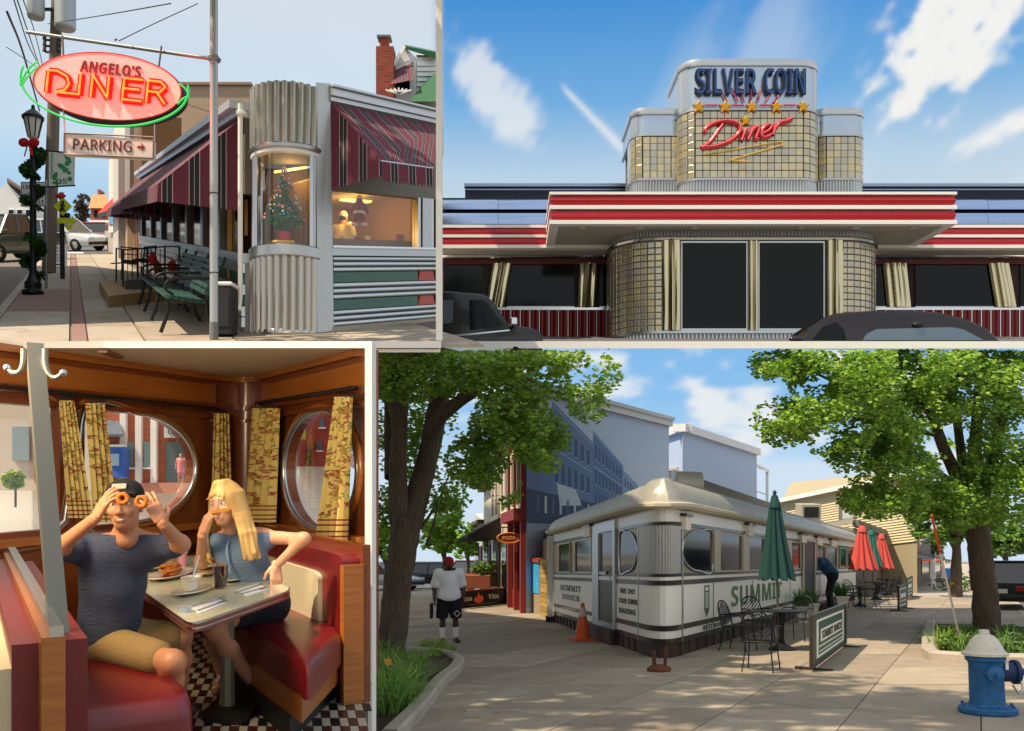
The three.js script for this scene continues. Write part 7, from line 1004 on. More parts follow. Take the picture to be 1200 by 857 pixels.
// ---- stone step with railing, chairs and bows; bench; bin
const stp = thing('stone_step','tan stone entrance platform with a dark grille beside the diner','step'); { const A = G1(127,361),B = G1(200,352),A2 = G1(116,341),hgt = 0.2; const P = [A,B,v3(B.x - 1.5,0,B.z - 4.2),v3(A2.x,0,A2.z)].map(p => [p.x,p.z]); mesh('platform',prism(P,(x,z) => gy1(-z) - 0.05,(x,z) => gy1(-z) + hgt),M('#ffffff',0.9,0,{ map: rep(mottled('#a98d66',26,5,18),1.2) }),stp); mesh('grille',hexa([at(146,341,17.5),at(186,335,17.5),at(186,326,17.5),at(146,329,17.5),at(146,341,17.3),at(186,335,17.3),at(186,326,17.3),at(146,329,17.3)]),M('#3f4044',0.7),stp); const rl = thing('iron_railing','thin black iron railing around the stone platform','railing'); for (const [x,y0,y1,dd] of [[136,330,291,19.5],[144,336,293,17.6],[173,334,291,17.8],[193,336,289,17.4],[210,330,289,16.6]]) mesh('post',rod(at(x,y0,dd),at(x,y1,dd),0.018),mat.iron,rl); for (const [a,b] of [[[136,291,19.5],[144,293,17.6]],[[144,293,17.6],[173,291,17.8]],[[173,291,17.8],[193,289,17.4]],[[193,289,17.4],[210,289,16.6]],[[130,309,20],[144,308,17.6]]]) mesh('rail',rod(at(...a),at(...b),0.015),mat.iron,rl); for (let i = 1; i < 9; i++) mesh('baluster',rod(at(lerp(144,193,i / 9),336,17.6),at(lerp(144,193,i / 9),292,17.6),0.008),mat.iron,rl); }
for (const [x,y,dd,lab] of [[180,309,17.2,'red and green bow on the railing of the stone platform'],[203,318,16.2,'red bow with greenery at the far end of the green bench']]) { const b = thing('railing_bow',lab,'bow',at(x,y,dd)); mesh('ribbon',[sph(0.1,-0.02,0.08,0,0.8,1.1,0.6),sph(0.1,0.05,-0.06,0,0.6,1.3,0.6),sph(0.06,0.02,0.02,0.05)],cloth('#c01420'),b); const m = mesh('greenery',leaves(140,[{ c: v3(0.04,-0.15,0),r: v3(0.14,0.2,0.1),w: 1 }],0.06,x),leafMat('#2f5f2c',0.1),b); m.userData.kind = 'stuff'; }
for (const [px,py,ry,lab] of [[152,337,0.4,'dark cafe chair behind the railing by the timber door'],[168,334,-0.4,'dark cafe chair behind the railing nearer the bench']]) { const ch = thing('cafe_chair',lab,'chair',G1(px,py).add(v3(0,0.18,0))); ch.rotation.y = ry; ch.scale.setScalar(0.85); mesh('seat',rbx(0.42,0.03,0.42,0.01,0,0.45,0),mat.iron,ch); mesh('backrest',[bar(v3(-0.2,0.45,-0.2),v3(-0.2,0.9,-0.25),0.03,0.03),bar(v3(0.2,0.45,-0.2),v3(0.2,0.9,-0.25),0.03,0.03),bar(v3(-0.2,0.88,-0.25),v3(0.2,0.88,-0.25),0.06,0.02),bar(v3(-0.2,0.7,-0.23),v3(0.2,0.7,-0.23),0.04,0.02)],mat.iron,ch); for (const [a,b] of [[-1,-1],[1,-1],[-1,1],[1,1]]) mesh('leg',rod(v3(a * 0.19,0.45,b * 0.19),v3(a * 0.21,0,b * 0.21),0.013),mat.iron,ch); }
const be = thing('park_bench','dark green slatted bench with black iron arms against the diner','bench'); { const L = 3.9,gm = M('#1f4a44',0.5),p0 = G1(222,392),p1 = G1(186,358); for (let i = 0; i < 6; i++) mesh('slat',rbx(L,0.03,0.07,0.01,L / 2,0.44 - i * 0.006,0.26 - i * 0.085),gm,be); for (let i = 0; i < 6; i++) mesh('back_slat',rbx(L,0.065,0.025,0.01,L / 2,0.52 + i * 0.078,-0.22 - i * 0.028,-0.3),gm,be); for (const x of [0.05,L * 0.36,L * 0.68,L - 0.05]) { mesh('leg',tube([v3(x,0.42,0.25),v3(x,0.2,0.28),v3(x,0,0.34)],0.026),mat.iron,be); mesh('leg',tube([v3(x,0.42,-0.2),v3(x,0.2,-0.24),v3(x,0,-0.34)],0.026),mat.iron,be); mesh('back_bracket',tube([v3(x,0.42,-0.2),v3(x,0.7,-0.3),v3(x,1.0,-0.42)],0.022),mat.iron,be); mesh('seat_bracket',rod(v3(x,0.41,0.28),v3(x,0.4,-0.22),0.024),mat.iron,be); if (x < 0.1 || x > L * 0.5 || 1) mesh('arm',tube([v3(x,0.72,-0.3),v3(x,0.7,0),v3(x,0.66,0.24),v3(x,0.55,0.3),v3(x,0.48,0.2)],0.02),mat.iron,be); } be.position.copy(p0); const dx = p1.clone().sub(p0); be.rotation.order = 'YXZ'; const ang = Math.atan2(-dx.z,dx.x); be.rotation.set(0,ang,Math.atan2(dx.y,Math.hypot(dx.x,dx.z))); be.rotation.y = ang; be.scale.set(Math.hypot(dx.x,dx.z) / L,1,-1); }
const bin = thing('litter_bin','dark box litter bin between the mast and the rain pipe','bin'); { mesh('case',rbx(0.24,0.6,0.3,0.02,0,0.3,0),M('#1c2026',0.6),bin); mesh('lid',rbx(0.26,0.05,0.32,0.02,0,0.63,0),mat.white,bin); mesh('door',bx(0.18,0.4,0.01,0,0.3,0.155),M('#242a31',0.5),bin); bin.position.copy(G1(264,394)); }
// ---- neighbours up the street
const nb = (label,x0,b0,t0,d0,x1,b1,t1,d1,col,fn) => { const W = Wall.seen(x0,b0,t0,d0,x1,b1,t1,d1),t = thing('street_building',label,'building',null,'buildings up the upper street'); mesh('wall',prism([[W.A.x,W.A.z],[W.B.x,W.B.z],[W.B.x + 1.2,W.B.z],[W.A.x + 1.2,W.A.z - 0.2]],(x,z) => gy1(-z) - 0.3,(x,z) => Math.max(W.A.y + W.hA,W.B.y + W.hB)),M(col,0.85),t); fn && fn(W,t); return t; };
nb('timber clad shop front next to the diner',166,315,222,30,147,303,230,39,'#6b4a2e',(W,t) => { for (let i = 0; i < 8; i++) mesh('board',W.box(i / 8 + 0.01,(i + 1) / 8 - 0.01,0,0.75,0,0.05),M(['#7a5433','#6a4729','#845c39'][i % 3],0.7),t); mesh('door',W.box(0.55,0.85,0,0.6,0.05,0.08),M('#3d2a1a',0.5),t); });
nb('pale grey rendered shop front with flat pilaster',146,303,180,39.5,127,292,196,53,'#c9c8c4',(W,t) => { mesh('pilaster',W.box(0,0.3,0,1,0,0.25),M('#b4b5b4',0.8),t); mesh('stone_base',W.box(0.3,1,0,0.22,0,0.2),M('#a8a29a',0.9),t); mesh('window',W.box(0.4,0.9,0.3,0.5,0,0.05),mat.darkGlass,t); });
const aw = (label,hex,p) => { const t = thing('shop_awning',label,'awning'); const [a,b,e,f] = p.map(q => at(...q)); mesh('cover',quad(e,f,b,a),M(hex,0.9),t); const e2 = e.clone().add(v3(0,-0.22,0)),f2 = f.clone().add(v3(0,-0.22,0)); mesh('valance',quad(e2,f2,f,e),M('#1c1a1c',0.9),t); };
aw('bright red sloping shop awning up the street','#b8281c',[[155,224,40],[136,228,50],[136,244,36],[114,250,46]]); aw('grey sloping shop awning before the red one','#7d7a7e',[[167,224,31],[152,226,39],[156,246,29],[136,249,36]]);
const hs = thing('brick_house','distant brick house with an orange tiled roof','house'); { const dd = 85; mesh('wall',fb(106,126,243,276,dd,4),M('#ffffff',0.9,0,{ map: rep(mottled('#9c5c46',20,8,26),1.5) }),hs); mesh('porch',fb(104,127,258,261,dd - 1,1),mat.white,hs); mesh('roof',hexa([at(103,244,dd),at(128,244,dd),at(124,228,dd + 3),at(108,228,dd + 3),at(103,244,dd - 1),at(128,244,dd - 1),at(124,228,dd + 1),at(108,228,dd + 1)]),M('#b98a5c',0.9),hs); for (const x of [110,119]) mesh('window',fb(x,x + 4,247,255,dd - 0.05,0.04),mat.darkGlass,hs); mesh('chimney',fb(114,117,222,230,dd + 2,1),M('#8a5a48',0.9),hs); }
const wh = thing('white_house','white gabled house across the upper street','house'); { const dd = 55; mesh('wall',fb(-14,40,232,272,dd,6),M('#d3d8da',0.85),wh); mesh('gable',extrude(polyShape([[X(-14,dd),Y(232,dd)],[X(24,dd),Y(232,dd)],[X(8,dd),Y(214,dd)]]),6).translate(0,0,-dd - 6),M('#d3d8da',0.85),wh); mesh('roof',hexa([at(8,212,dd + 6),at(42,234,dd + 6),at(42,230,dd + 6),at(8,208,dd + 6),at(8,214,dd - 0.3),at(42,234,dd - 0.3),at(42,231,dd - 0.3),at(8,211,dd - 0.3)]),M('#6a5850',0.9),wh); for (const [x,y] of [[10,246],[20,246],[30,246],[10,260],[22,260]]) { const w = mesh('window',fb(x,x + 5,y,y + 8,dd - 0.04,0.05),mat.darkGlass,wh); mesh('window_frame',[fb(x - 1,x + 6,y - 1,y,dd - 0.06,0.06),fb(x - 1,x + 6,y + 8,y + 9,dd - 0.06,0.06)],mat.white,w); } }
const bt = thing('bare_tree','dark bare tree beyond the parked red car','tree'); { const dd = 90,b = v3(X(98,dd),gy1(dd) - 0.3,-dd); mesh('trunk',limb([b,at(98,262,dd),at(97,246,dd)],0.3,0.12),mBark,bt); const R = rng(71); for (let i = 0; i < 16; i++) { const y0 = 262 - R() * 14; mesh('branch',limb([at(98,y0,dd),at(98 + (R() - 0.5) * 12,y0 - 10,dd),at(98 + (R() - 0.5) * 20,y0 - 18 - R() * 6,dd)],0.08,0.02,5),mBark,bt); } const m = mesh('twigs',leaves(900,[{ c: at(97,244,dd),r: v3(0.9,1.4,0.9),w: 1 }],0.25,72),leafMat('#4a4238',0.1),bt); m.userData.kind = 'stuff'; }
const tb = thing('tan_building','big tan stuccoed building behind the neon sign','building'); { const dd = 33; mesh('wall',prism([[X(149,dd),-dd],[X(294,dd),-dd],[X(294,dd) - 1,-dd - 8],[X(149,dd) - 3.4,-dd - 8]],(x,z) => gy1(dd) - 0.3,(x,z) => Y(104 - 10 * (1 - Math.abs((x - X(222,dd)) / 2.2 > 1 ? 1 : 0)) + 3,dd)),M('#ffffff',0.9,0,{ map: rep(mottled('#a8937e',20,4,14,256,'#96826e'),5) }),tb); mesh('parapet',fb(149,294,96,99,dd - 0.1,0.6),M('#8d7c6c',0.9),tb); mesh('corner_board',fb(147,152,99,225,dd - 0.05,0.4),M('#c4c4c0',0.8),tb); }
// ---- house behind the diner roof: chimney, dormer
const dh = 21,ch = thing('brick_chimney','tall red brick chimney rising behind the diner roof','chimney'); { const bt2 = dataTex(64,64,(u,v) => { const r = Math.floor(v * 8),q = (u * 3 + (r % 2) * 0.5) % 1,j = (v * 8) % 1 < 0.16 || q < 0.06; const n = ((r * 7 + Math.floor(u * 3 + (r % 2) * 0.5) * 13) % 5) * 7; return j ? [120,84,74] : [128 + n,52 + n * 0.5,40 + n * 0.4]; }); mesh('stack',fb(440.5,461,54,128,dh,0.4),M('#ffffff',0.9,0,{ map: rep(bt2,0.62,0.55) }),ch); mesh('neck',fb(445,455,44,54,dh + 0.1,0.2),M('#9a4a34',0.9),ch); mesh('cap',[fb(441.5,457.5,40.5,43,dh + 0.05,0.32)],M('#5d6468',0.6),ch); mesh('cap_peak',lathe([[0.15,0],[0.02,0.05],[0,0.05]],8,X(449.5,dh),Y(40.5,dh),-dh - 0.2),M('#5d6468',0.6),ch); }
const dm = thing('dormer_house','white sided dormer with green roof and small striped awning behind the diner','house'); { const sid = M('#d9dcdc',0.8),grn = M('#2f6a48',0.8),Pq = (x,y,e = 0) => at(x,y,dh + 0.4 + e); mesh('gable',hexa([Pq(461,118,1.5),Pq(488,118,1.5),Pq(488,70,1.5),Pq(461,77,1.5),Pq(461,118),Pq(488,118),Pq(488,68),Pq(461,77)]),sid,dm); mesh('gable_top',extrude(polyShape([[461,77],[488,68],[474,55]].map(([x,y]) => [X(x,dh + 0.39),Y(y,dh + 0.39)])),1.2).translate(0,0,-dh - 0.39 - 1.2),sid,dm); mesh('side_wall',hexa([Pq(488,118,3),Pq(512,118,3),Pq(512,64,3),Pq(488,64,3),Pq(488,118,0.1),Pq(512,118,0.6),Pq(512,66,0.6),Pq(488,67,0.1)]),sid,dm); for (let i = 0; i < 7; i++) mesh('clapboard',hexa([Pq(488.5,77 + i * 6,0.1),Pq(512,77 + i * 6,0.6),Pq(512,71.4 + i * 6,0.6),Pq(488.5,71.4 + i * 6,0.1),Pq(488.5,77 + i * 6,0.02),Pq(512,77 + i * 6,0.5),Pq(512,71.6 + i * 6,0.57),Pq(488.5,71.6 + i * 6,0.08)]),sid,dm); mesh('roof',hexa([Pq(474,57,3),Pq(512,68,2),Pq(512,60,2),Pq(476,52.5,3),Pq(473.5,57,-0.15),Pq(512,69,0.3),Pq(512,61.5,0.3),Pq(473.5,53.5,-0.15)]),grn,dm); mesh('eave',bar(Pq(474,54.5,-0.2),Pq(459.5,79,-0.2),0.05,0.07),mat.white,dm); mesh('lower_roof',hexa([Pq(480,119,0.6),Pq(512,119,0.2),Pq(512,84,0.4),Pq(500,96,0.6),Pq(479,119,-0.5),Pq(512,119,-0.6),Pq(512,84,-0.2),Pq(499,95,-0.3)]),grn,dm); mesh('window',fb(464,480,84,108,dh + 0.36,0.03),mat.darkGlass,dm); const a = quad(Pq(457,99,-0.5),Pq(486,93,-0.5),Pq(484,72,0),Pq(464,82,0)); a.setAttribute('uv',new THREE.Float32BufferAttribute([0,0,4,0,4,1,0,0,4,1,0,1],2)); mesh('awning',a,M('#ffffff',0.9,0,{ map: awningTex }),dm,true); mesh('main_wall',fb(440,512,112,150,dh + 0.9,2),M('#9a9890',0.85),dm); const fan = []; for (let i = 0; i < 7; i++) fan.push(bar(Pq(468,110,-0.6),Pq(452 + i * 5,103 - Math.abs(3 - i) * -0.9,-0.6),0.05,0.03)); mesh('white_fan',fan,mat.white,dm); }
// ---- cars
const s1 = makeCar('parked_car','white estate car standing at the crossing up the street',{ paint: '#dfe2e4',H: 1.65,L: 4.7,belt: 0.95,cabin: [-2.25,-1.9,0.4,1.1] }); put1(s1,76,294,1.25); const s2 = makeCar('parked_car','red car parked beyond the white estate car',{ paint: '#8f1218',H: 1.5 }); put1(s2,113,288,0.4); const s3 = makeCar('parked_car','teal pickup with chrome bumper at the kerb beyond the lamp',{ paint: '#2e4a48',H: 1.75,W: 1.9,belt: 1.05,bumper: 1,cabin: [-0.6,-0.3,0.6,1.2] }); put1(s3,12,305,Math.PI - 0.3 + Math.PI);
}

// ---------------------------------------------------------------- the booth: corner of a wooden railcar diner
const FL = -1.48,TT = -0.74,ST = -1.02,CEIL = 0.82,PL = (px,py,y) => at(px,py,y * F / (CY - py));
const woodTex = grainTex('#b8742f','#8a4c1c',2.2,26),woodDarkTex = grainTex('#85431d','#5c2a12',2.5,30);
const wood = MP('#ffffff',{ map: rep(woodTex,1.1,0.6),roughness: 0.32,clearcoat: 0.5,clearcoatRoughness: 0.2 }),woodDark = MP('#ffffff',{ map: rep(woodDarkTex,0.9,0.5),roughness: 0.3,clearcoat: 0.5,clearcoatRoughness: 0.2 });
const vinyl = MP('#6f0f16',{ roughness: 0.34,clearcoat: 0.35,clearcoatRoughness: 0.3,bumpMap: rep(bumpNoise,0.12),bumpScale: 0.0015 }),cream = MP('#cfc3a0',{ roughness: 0.45,bumpMap: rep(bumpNoise,0.12),bumpScale: 0.001 });

function roundPoly(p,r,n = 5) { const out = []; p.forEach((c,i) => { const a = p[(i + p.length - 1) % p.length],b = p[(i + 1) % p.length],u = new V2(a[0] - c[0],a[1] - c[1]),v = new V2(b[0] - c[0],b[1] - c[1]),ra = Math.min(r,u.length() * 0.45,v.length() * 0.45); u.setLength(ra); v.setLength(ra); for (let k = 0; k <= n; k++) { const t = k / n; out.push([c[0] + u.x * (1 - t) ** 2 + v.x * t * t,c[1] + u.y * (1 - t) ** 2 + v.y * t * t]); } }); return out; }
function cushion(poly,y0,y1,r,rc = 0.06) {
const P = roundPoly(poly,rc),m = P.length,c = P.reduce((s,q) => [s[0] + q[0] / m,s[1] + q[1] / m],[0,0]),lay = [[y0,0],[y1 - r,0]]; for (let i = 1; i <= 5; i++) { const a = i / 5 * Math.PI / 2; lay.push([y1 - r + r * Math.sin(a),r * (1 - Math.cos(a))]); }
const pos = [],at2 = (l,i) => { const q = P[i % m],d = Math.hypot(q[0] - c[0],q[1] - c[1]),k = 1 - lay[l][1] / d; return [c[0] + (q[0] - c[0]) * k,lay[l][0],c[1] + (q[1] - c[1]) * k]; };
for (let l = 0; l + 1 < lay.length; l++) for (let i = 0; i < m; i++) pos.push(...at2(l,i),...at2(l,i + 1),...at2(l + 1,i + 1),...at2(l,i),...at2(l + 1,i + 1),...at2(l + 1,i)); const L = lay.length - 1; for (let i = 0; i < m; i++) pos.push(...at2(L,i),...at2(L,i + 1),c[0],y1 + r * 0.12,c[1]);
const g = new THREE.BufferGeometry(); g.setAttribute('position',new THREE.Float32BufferAttribute(pos,3)); g.computeVertexNormals(); const s = smoothed(g,0.8); return s;
}
const xz = p => [p.x,p.z];
{
const WA = at(8,545,6.45),WB = at(250,545,8.6),WC = at(310,545,8.6),WD = at(430,545,6.66); for (const p of [WA,WB,WC,WD]) p.y = FL;
const H = CEIL - FL,WL = new Wall(WA,WB,H),WR = new Wall(WC,WD,H);

const wallPlate = (W,u0,u1,holes,name,m,th = 0.09) => { const s = polyShape([[u0,0],[u1,0],[u1,H],[u0,H]]); for (const h of holes) s.holes.push(new THREE.Path(h.map(p => new V2(p[0],p[1])))); const g = extrude(s,th); g.translate(0,0,-th); return struct(name,framed(g,W.A.clone(),W.dir.clone(),v3(0,1,0),W.n.clone()),m); };
const U = (W,px) => W.s(px) * W.len,Vv = (W,px,py) => W.t(px,py) * H;
const top1 = Vv(WL,150,484),bot1 = Vv(WL,150,613),r1 = (top1 - bot1) / 2,ue = U(WL,228),us = U(WL,99),win1 = [[us,bot1],[us,top1]]; const rx = Math.min(r1 * 2.2,(ue - us) * 0.55); for (let i = 0; i <= 20; i++) { const a = Math.PI / 2 - i / 20 * Math.PI; win1.push([ue - rx + Math.cos(a) * rx,bot1 + r1 + Math.sin(a) * r1]); }
const win0 = [[U(WL,-30),bot1],[U(WL,70),bot1],[U(WL,70),top1],[U(WL,-30),top1]];
wallPlate(WL,U(WL,-60),WL.len,[win1,win0],'booth_wall',woodDark);
const cR = [(U(WR,334) + U(WR,421)) / 2,Vv(WR,384,551)],rR = [(U(WR,421) - U(WR,334)) / 2,Vv(WR,384,479) - cR[1]],win2 = []; for (let i = 0; i < 40; i++) { const a = i / 40 * Math.PI * 2; win2.push([cR[0] + Math.cos(a) * rR[0],cR[1] + Math.sin(a) * rR[1]]); }
wallPlate(WR,0,WR.len,[win2],'booth_wall',woodDark);
const arcP = []; for (let i = 0; i <= 10; i++) { const t = i / 10,p = WB.clone().multiplyScalar((1 - t) ** 2).addScaledVector(v3((WB.x + WC.x) / 2,FL,WB.z - 0.5),2 * t * (1 - t)).addScaledVector(WC,t * t); arcP.push(p); } struct('booth_corner',sweep(arcP,rect(-0.06,0.0,0,H)),woodDark,'curved wooden corner panel of the booth');

const bandT = (W,px,a) => W.t(px,a); for (const [W,nm,a,b] of [[WL,'L',U(WL,-60) / WL.len,1],[WR,'R',0,1]]) { const t0 = (0.56 - FL) / H; const g = thing('wall_trim',nm === 'L' ? 'honey wood upper band with mouldings along the long booth wall' : 'honey wood upper band with mouldings over the round window','trim'); mesh('upper_band',W.box(a,b,t0,0.985,0,0.025),wood,g); mesh('moulding',W.box(a,b,t0 - 0.022,t0,0,0.045),woodDark,g); mesh('moulding',W.box(a,b,t0 - 0.06,t0 - 0.046,0,0.035),woodDark,g); mesh('crown_moulding',W.box(a,b,0.978,1.0,0.02,0.09),wood,g); mesh('crown_bead',W.box(a,b,0.962,0.974,0.02,0.055),woodDark,g); mesh('sill_board',W.box(a,b,(bot1 - 0.1) / H,(bot1 - 0.045) / H,0,0.06),wood,g); }
{ const g = thing('corner_trim','curved mouldings around the wooden booth corner','trim'); mesh('moulding',sweep(arcP,rect(0,0.045,0.56 - FL - 0.05,0.56 - FL)),woodDark,g); mesh('crown_moulding',sweep(arcP,rect(0,0.09,H * 0.978,H)),wood,g); mesh('moulding',sweep(arcP,rect(0,0.03,0.56 - FL - 0.16,0.56 - FL - 0.12)),woodDark,g); }
const lw = at(-60,545,5.4),fx = -0.1535; struct('booth_ceiling',prism([[at(-60,0,6.52).x,-6.52],[fx * 6.52,-6.52],[fx * 6.8,-6.8],[WC.x + 0.1,-8.75],[WB.x - 0.1,-8.75],[at(-60,0,6.52).x,-6.6]],CEIL,CEIL + 0.03),M('#cdbfa6',0.8),'cream ceiling of the booth'); single('ceiling_beam','short dark beam across the cream booth ceiling','beam',bar(at(120,410,6.6),at(140,418,7.1),0.06,0.04),woodDark);
struct('roof_edge',hexa([at(-60,408,6.52),at(436,408,6.52),at(436,400,6.52),at(-60,400,6.52),at(-60,408,6.47),at(436,408,6.47),at(436,400,6.47),at(-60,400,6.47)]),mat.white,'white front edge of the booth roof'); struct('wall_end',[bx(0.048,CEIL - FL + 1.1,0.2,at(432.2,0,6.4).x,(CEIL + FL) / 2 - 0.53,-6.48)],mat.white,'white end of the booth wall');
const floorPoly = [[-0.62 * 2.6,-2.6],[fx * 2.6,-2.6],[fx * 6.7,-6.7],[WC.x,WC.z],[WB.x,WB.z],[-0.62 * 5.6,-5.6]]; const fl = struct('booth_floor',prism(floorPoly,FL - 0.5,FL - 0.006),M('#5a5148',0.7),'chequered tile floor of the booth');
{
const tiles = [[],[],[]],sx = 0.052,sd = 0.17,R = rng(7); for (let i = -70; i < 20; i++) for (let j = 0; j < 30; j++) { const d = 4.3 + j * sd,x = i * sx - 0.5 * (d - 4.3) * 0.45 - 0.9; if (x > fx * d - 0.02 || x < -0.5 * d || d > 8.6) continue; const k = (i + j) % 2 ? 0 : (j % 2 ? 1 : 2),g = 0.003,sk = -0.225 * sd; const q = [[x + g,d + g],[x + sx - g,d + g],[x + sx - g + sk,d + sd - g],[x + g + sk,d + sd - g]],T = q.map(([a,b]) => v3(a,FL,-b)),B = q.map(([a,b]) => v3(a,FL - 0.006,-b)); tiles[k].push(hexa([B[3],B[2],T[2],T[3],B[0],B[1],T[1],T[0]])); }
tiles.forEach((t,i) => { const m = mesh('floor_tiles',t,MP(['#b9b3a2','#4a211c','#1b1a1a'][i],{ roughness: 0.35,clearcoat: 0.3 }),fl); m.userData.kind = 'stuff'; }); }
// ---- windows: frames, glass, posts
const wf = (W,pts,label,rr) => { const t = thing('booth_window',label,'window'); const q = pts.map(([u,v]) => W.p(u / W.len,v / H,0.012)); mesh('frame',tube(q,rr,pts.length * 3,8,true),mat.steel,t); mesh('wood_surround',tube(pts.map(([u,v]) => W.p(u / W.len,v / H,0.0)).map((p,i) => { const c = W.p(pts.reduce((s,a) => s + a[0],0) / pts.length / W.len,pts.reduce((s,a) => s + a[1],0) / pts.length / H,0); return c.lerp(p,1.05); }),rr * 1.3,pts.length * 3,8,true),wood,t); const g = extrude(polyShape(pts),0.004); mesh('glass',framed(g.translate(0,0,-0.05),W.A.clone(),W.dir.clone(),v3(0,1,0),W.n.clone()),mat.pane,t); return t; };
wf(WL,win1,'wide round ended railcar window behind the man',0.022); wf(WL,win0,'square railcar window beside the steel pole',0.018); wf(WR,win2,'round porthole window beside the woman',0.024);
// ---- curtain rods and curtains
const rodL = (W,a,b,ya,yb,label) => { const t = thing('curtain_rod',label,'curtain rod'); mesh('rod',rod(W.p(W.s(a),W.t(a,ya),0.09),W.p(W.s(b),W.t(b,yb),0.09),0.013),mat.iron,t); for (const [p,y] of [[a + 3,ya],[(a + b) / 2,(ya + yb) / 2],[b - 3,yb]]) mesh('bracket',rod(W.p(W.s(p),W.t(p,y),0.02),W.p(W.s(p),W.t(p,y),0.1),0.014),mat.iron,t); return t; };
rodL(WL,-8,247,453.5,479.5,'black curtain rod along the long booth wall'); rodL(WR,311,428,473,455,'black curtain rod over the round porthole');
const print = canvasTex(512,1024,(x,w,h) => { x.fillStyle = '#d6c172'; x.fillRect(0,0,w,h); const R = rng(21); for (let i = 0; i < 300; i++) { const px = R() * w,py = R() * h * 0.84; x.strokeStyle = '#8f7a3a'; x.lineWidth = 3; x.beginPath(); x.moveTo(px,py); x.quadraticCurveTo(px + (R() - 0.5) * 60,py + 20,px + (R() - 0.5) * 50,py + 46); x.stroke(); x.fillStyle = ['#8a5a34','#8d8a42','#a87a3a','#9a5040'][i % 4]; for (let k = 0; k < 3; k++) { x.beginPath(); x.ellipse(px + (R() - 0.5) * 36,py + (R() - 0.5) * 36,9 + R() * 5,6,R() * 3,0,7); x.fill(); } } for (const [y,c] of [[0.85,'#8a2f22'],[0.87,'#c9b468'],[0.885,'#8a2f22'],[0.93,'#8a2f22'],[0.95,'#d0bc70'],[0.965,'#8a2f22']]) { x.fillStyle = c; x.fillRect(0,y * h,w,h * 0.012); } });
const cm = MP('#ffffff',{ map: print,roughness: 0.95,sheen: 0.3 });
const curtain = (W,xa,xb,ya,xc,xd,yb,n,label) => { const t = thing('curtain',label,'curtain',null,null),N = 60,pos = [],uv = [],idx = [],R = rng(xa),ph = R() * 6; for (let j = 0; j <= 14; j++) for (let i = 0; i <= N; i++) { const u = i / N,v = j / 14,px = lerp(lerp(xa,xb,u),lerp(xc,xd,u),v),py = lerp(ya,yb,v),s = W.s(px),q = W.p(s,W.t(px,py),n + 0.03 * Math.sin(u * 6.283 * 4 + ph + v * 0.8) * (0.7 + 0.5 * v)); pos.push(q.x,q.y,q.z); uv.push(u * 0.8 * (0.6),1 - v); } for (let j = 0; j < 14; j++) for (let i = 0; i < N; i++) { const a = j * (N + 1) + i; idx.push(a,a + N + 1,a + 1,a + 1,a + N + 1,a + N + 2); } const g = new THREE.BufferGeometry(); g.setAttribute('position',new THREE.Float32BufferAttribute(pos,3)); g.setAttribute('uv',new THREE.Float32BufferAttribute(uv,2)); g.setIndex(idx); g.computeVertexNormals(); mesh('panel',g,cm,t,true); for (let i = 0; i < 5; i++) { const px = lerp(xa,xb,(i + 0.5) / 5); mesh('ring',tor(0.02,0.004,W.p(W.s(px),W.t(px,ya - 2),0.09).x,W.p(W.s(px),W.t(px,ya - 2),0.09).y,W.p(W.s(px),W.t(px,ya),0.09).z,0,1.2,12),mat.iron,t); } };
curtain(WL,56,72,470,68,92,607,0.1,'yellow floral curtain just behind the steel pole'); curtain(WL,89,111,473,97,127,612,0.1,'yellow floral curtain at the left end of the wide window, behind the capped man'); curtain(WL,240.5,256,485,239,259,598,0.1,'narrow floral curtain in the corner beside the blonde woman'); curtain(WR,306,340,479,299,332,612,0.1,'floral curtain between the corner panel and the porthole'); curtain(WR,412,430,466,391,424,633,0.12,'floral curtain hanging at the white end of the booth wall');
const tr = thing('wall_track','slim dark metal track with bolts between two curtains','track'); mesh('track',WL.box(WL.s(76),WL.s(88),WL.t(82,556),WL.t(82,483),0.0,0.03),mat.black,tr); mesh('plate',WL.box(WL.s(78.5),WL.s(85.5),WL.t(82,545),WL.t(82,490),0.03,0.038),mat.steel,tr);
// ---- steel pole with coat hooks, in front
const pt = at(40,405,3.9),pb = at(79,862,3.35),po = thing('steel_pole','flat grey steel pole rising beside the booth partition','pole'); mesh('pole',bar(pb,pt,0.064,0.045),M('#74756e',0.4,0.7,{ bumpMap: rep(bumpNoise,0.3),bumpScale: 0.001 }),po); for (const [x,y] of [[76.5,762],[82,811],[77.5,774]]) { const p = at(x,y,3.4); mesh('bolt',sph(y === 774 ? 0.006 : 0.011,p.x,p.y,p.z + 0.012,1,1,0.5,10),mat.steel,po); }
const hk = (pts,label) => { const t = thing('coat_hook',label,'hook'); mesh('hook',limb(pts.map(([x,y]) => at(x,y,3.86)),0.014,0.01,8),M('#8d8a80',0.35,0.8),t); const [x,y] = pts[pts.length - 1]; mesh('knob',sph(0.016,at(x,y,3.86).x,at(x,y,3.86).y,-3.86,1,1,1,10),mat.steel,t); };
hk([[53,409],[53,425],[57,438],[65,443],[74,437]],'curved metal coat hook on the window side of the steel pole'); hk([[28,409],[27,425],[23,435],[15,437],[8,431]],'curved metal coat hook on the aisle side of the steel pole');
// ---- benches: both run along the same direction
const D2 = (x,d) => v3(x,0,-d),un = v3(-0.504,0,-0.864);
const A0 = D2(-1.42,2.93),bench = thing('booth_bench','red vinyl booth bench under the man in the dark blue shirt','bench'); const e0 = D2(-1.2,3.75),along = (p,k) => p.clone().addScaledVector(un,k);
const e1 = PL(228,812,ST),eb = along(e1,-0.75),s1 = along(eb,2.6),b0 = v3(A0.x,0,A0.z).clone(),pAt = z => { const t = (z - A0.z) / un.z; return along(A0,t); },q0 = pAt(eb.z + 0.2),q1 = pAt(s1.z);
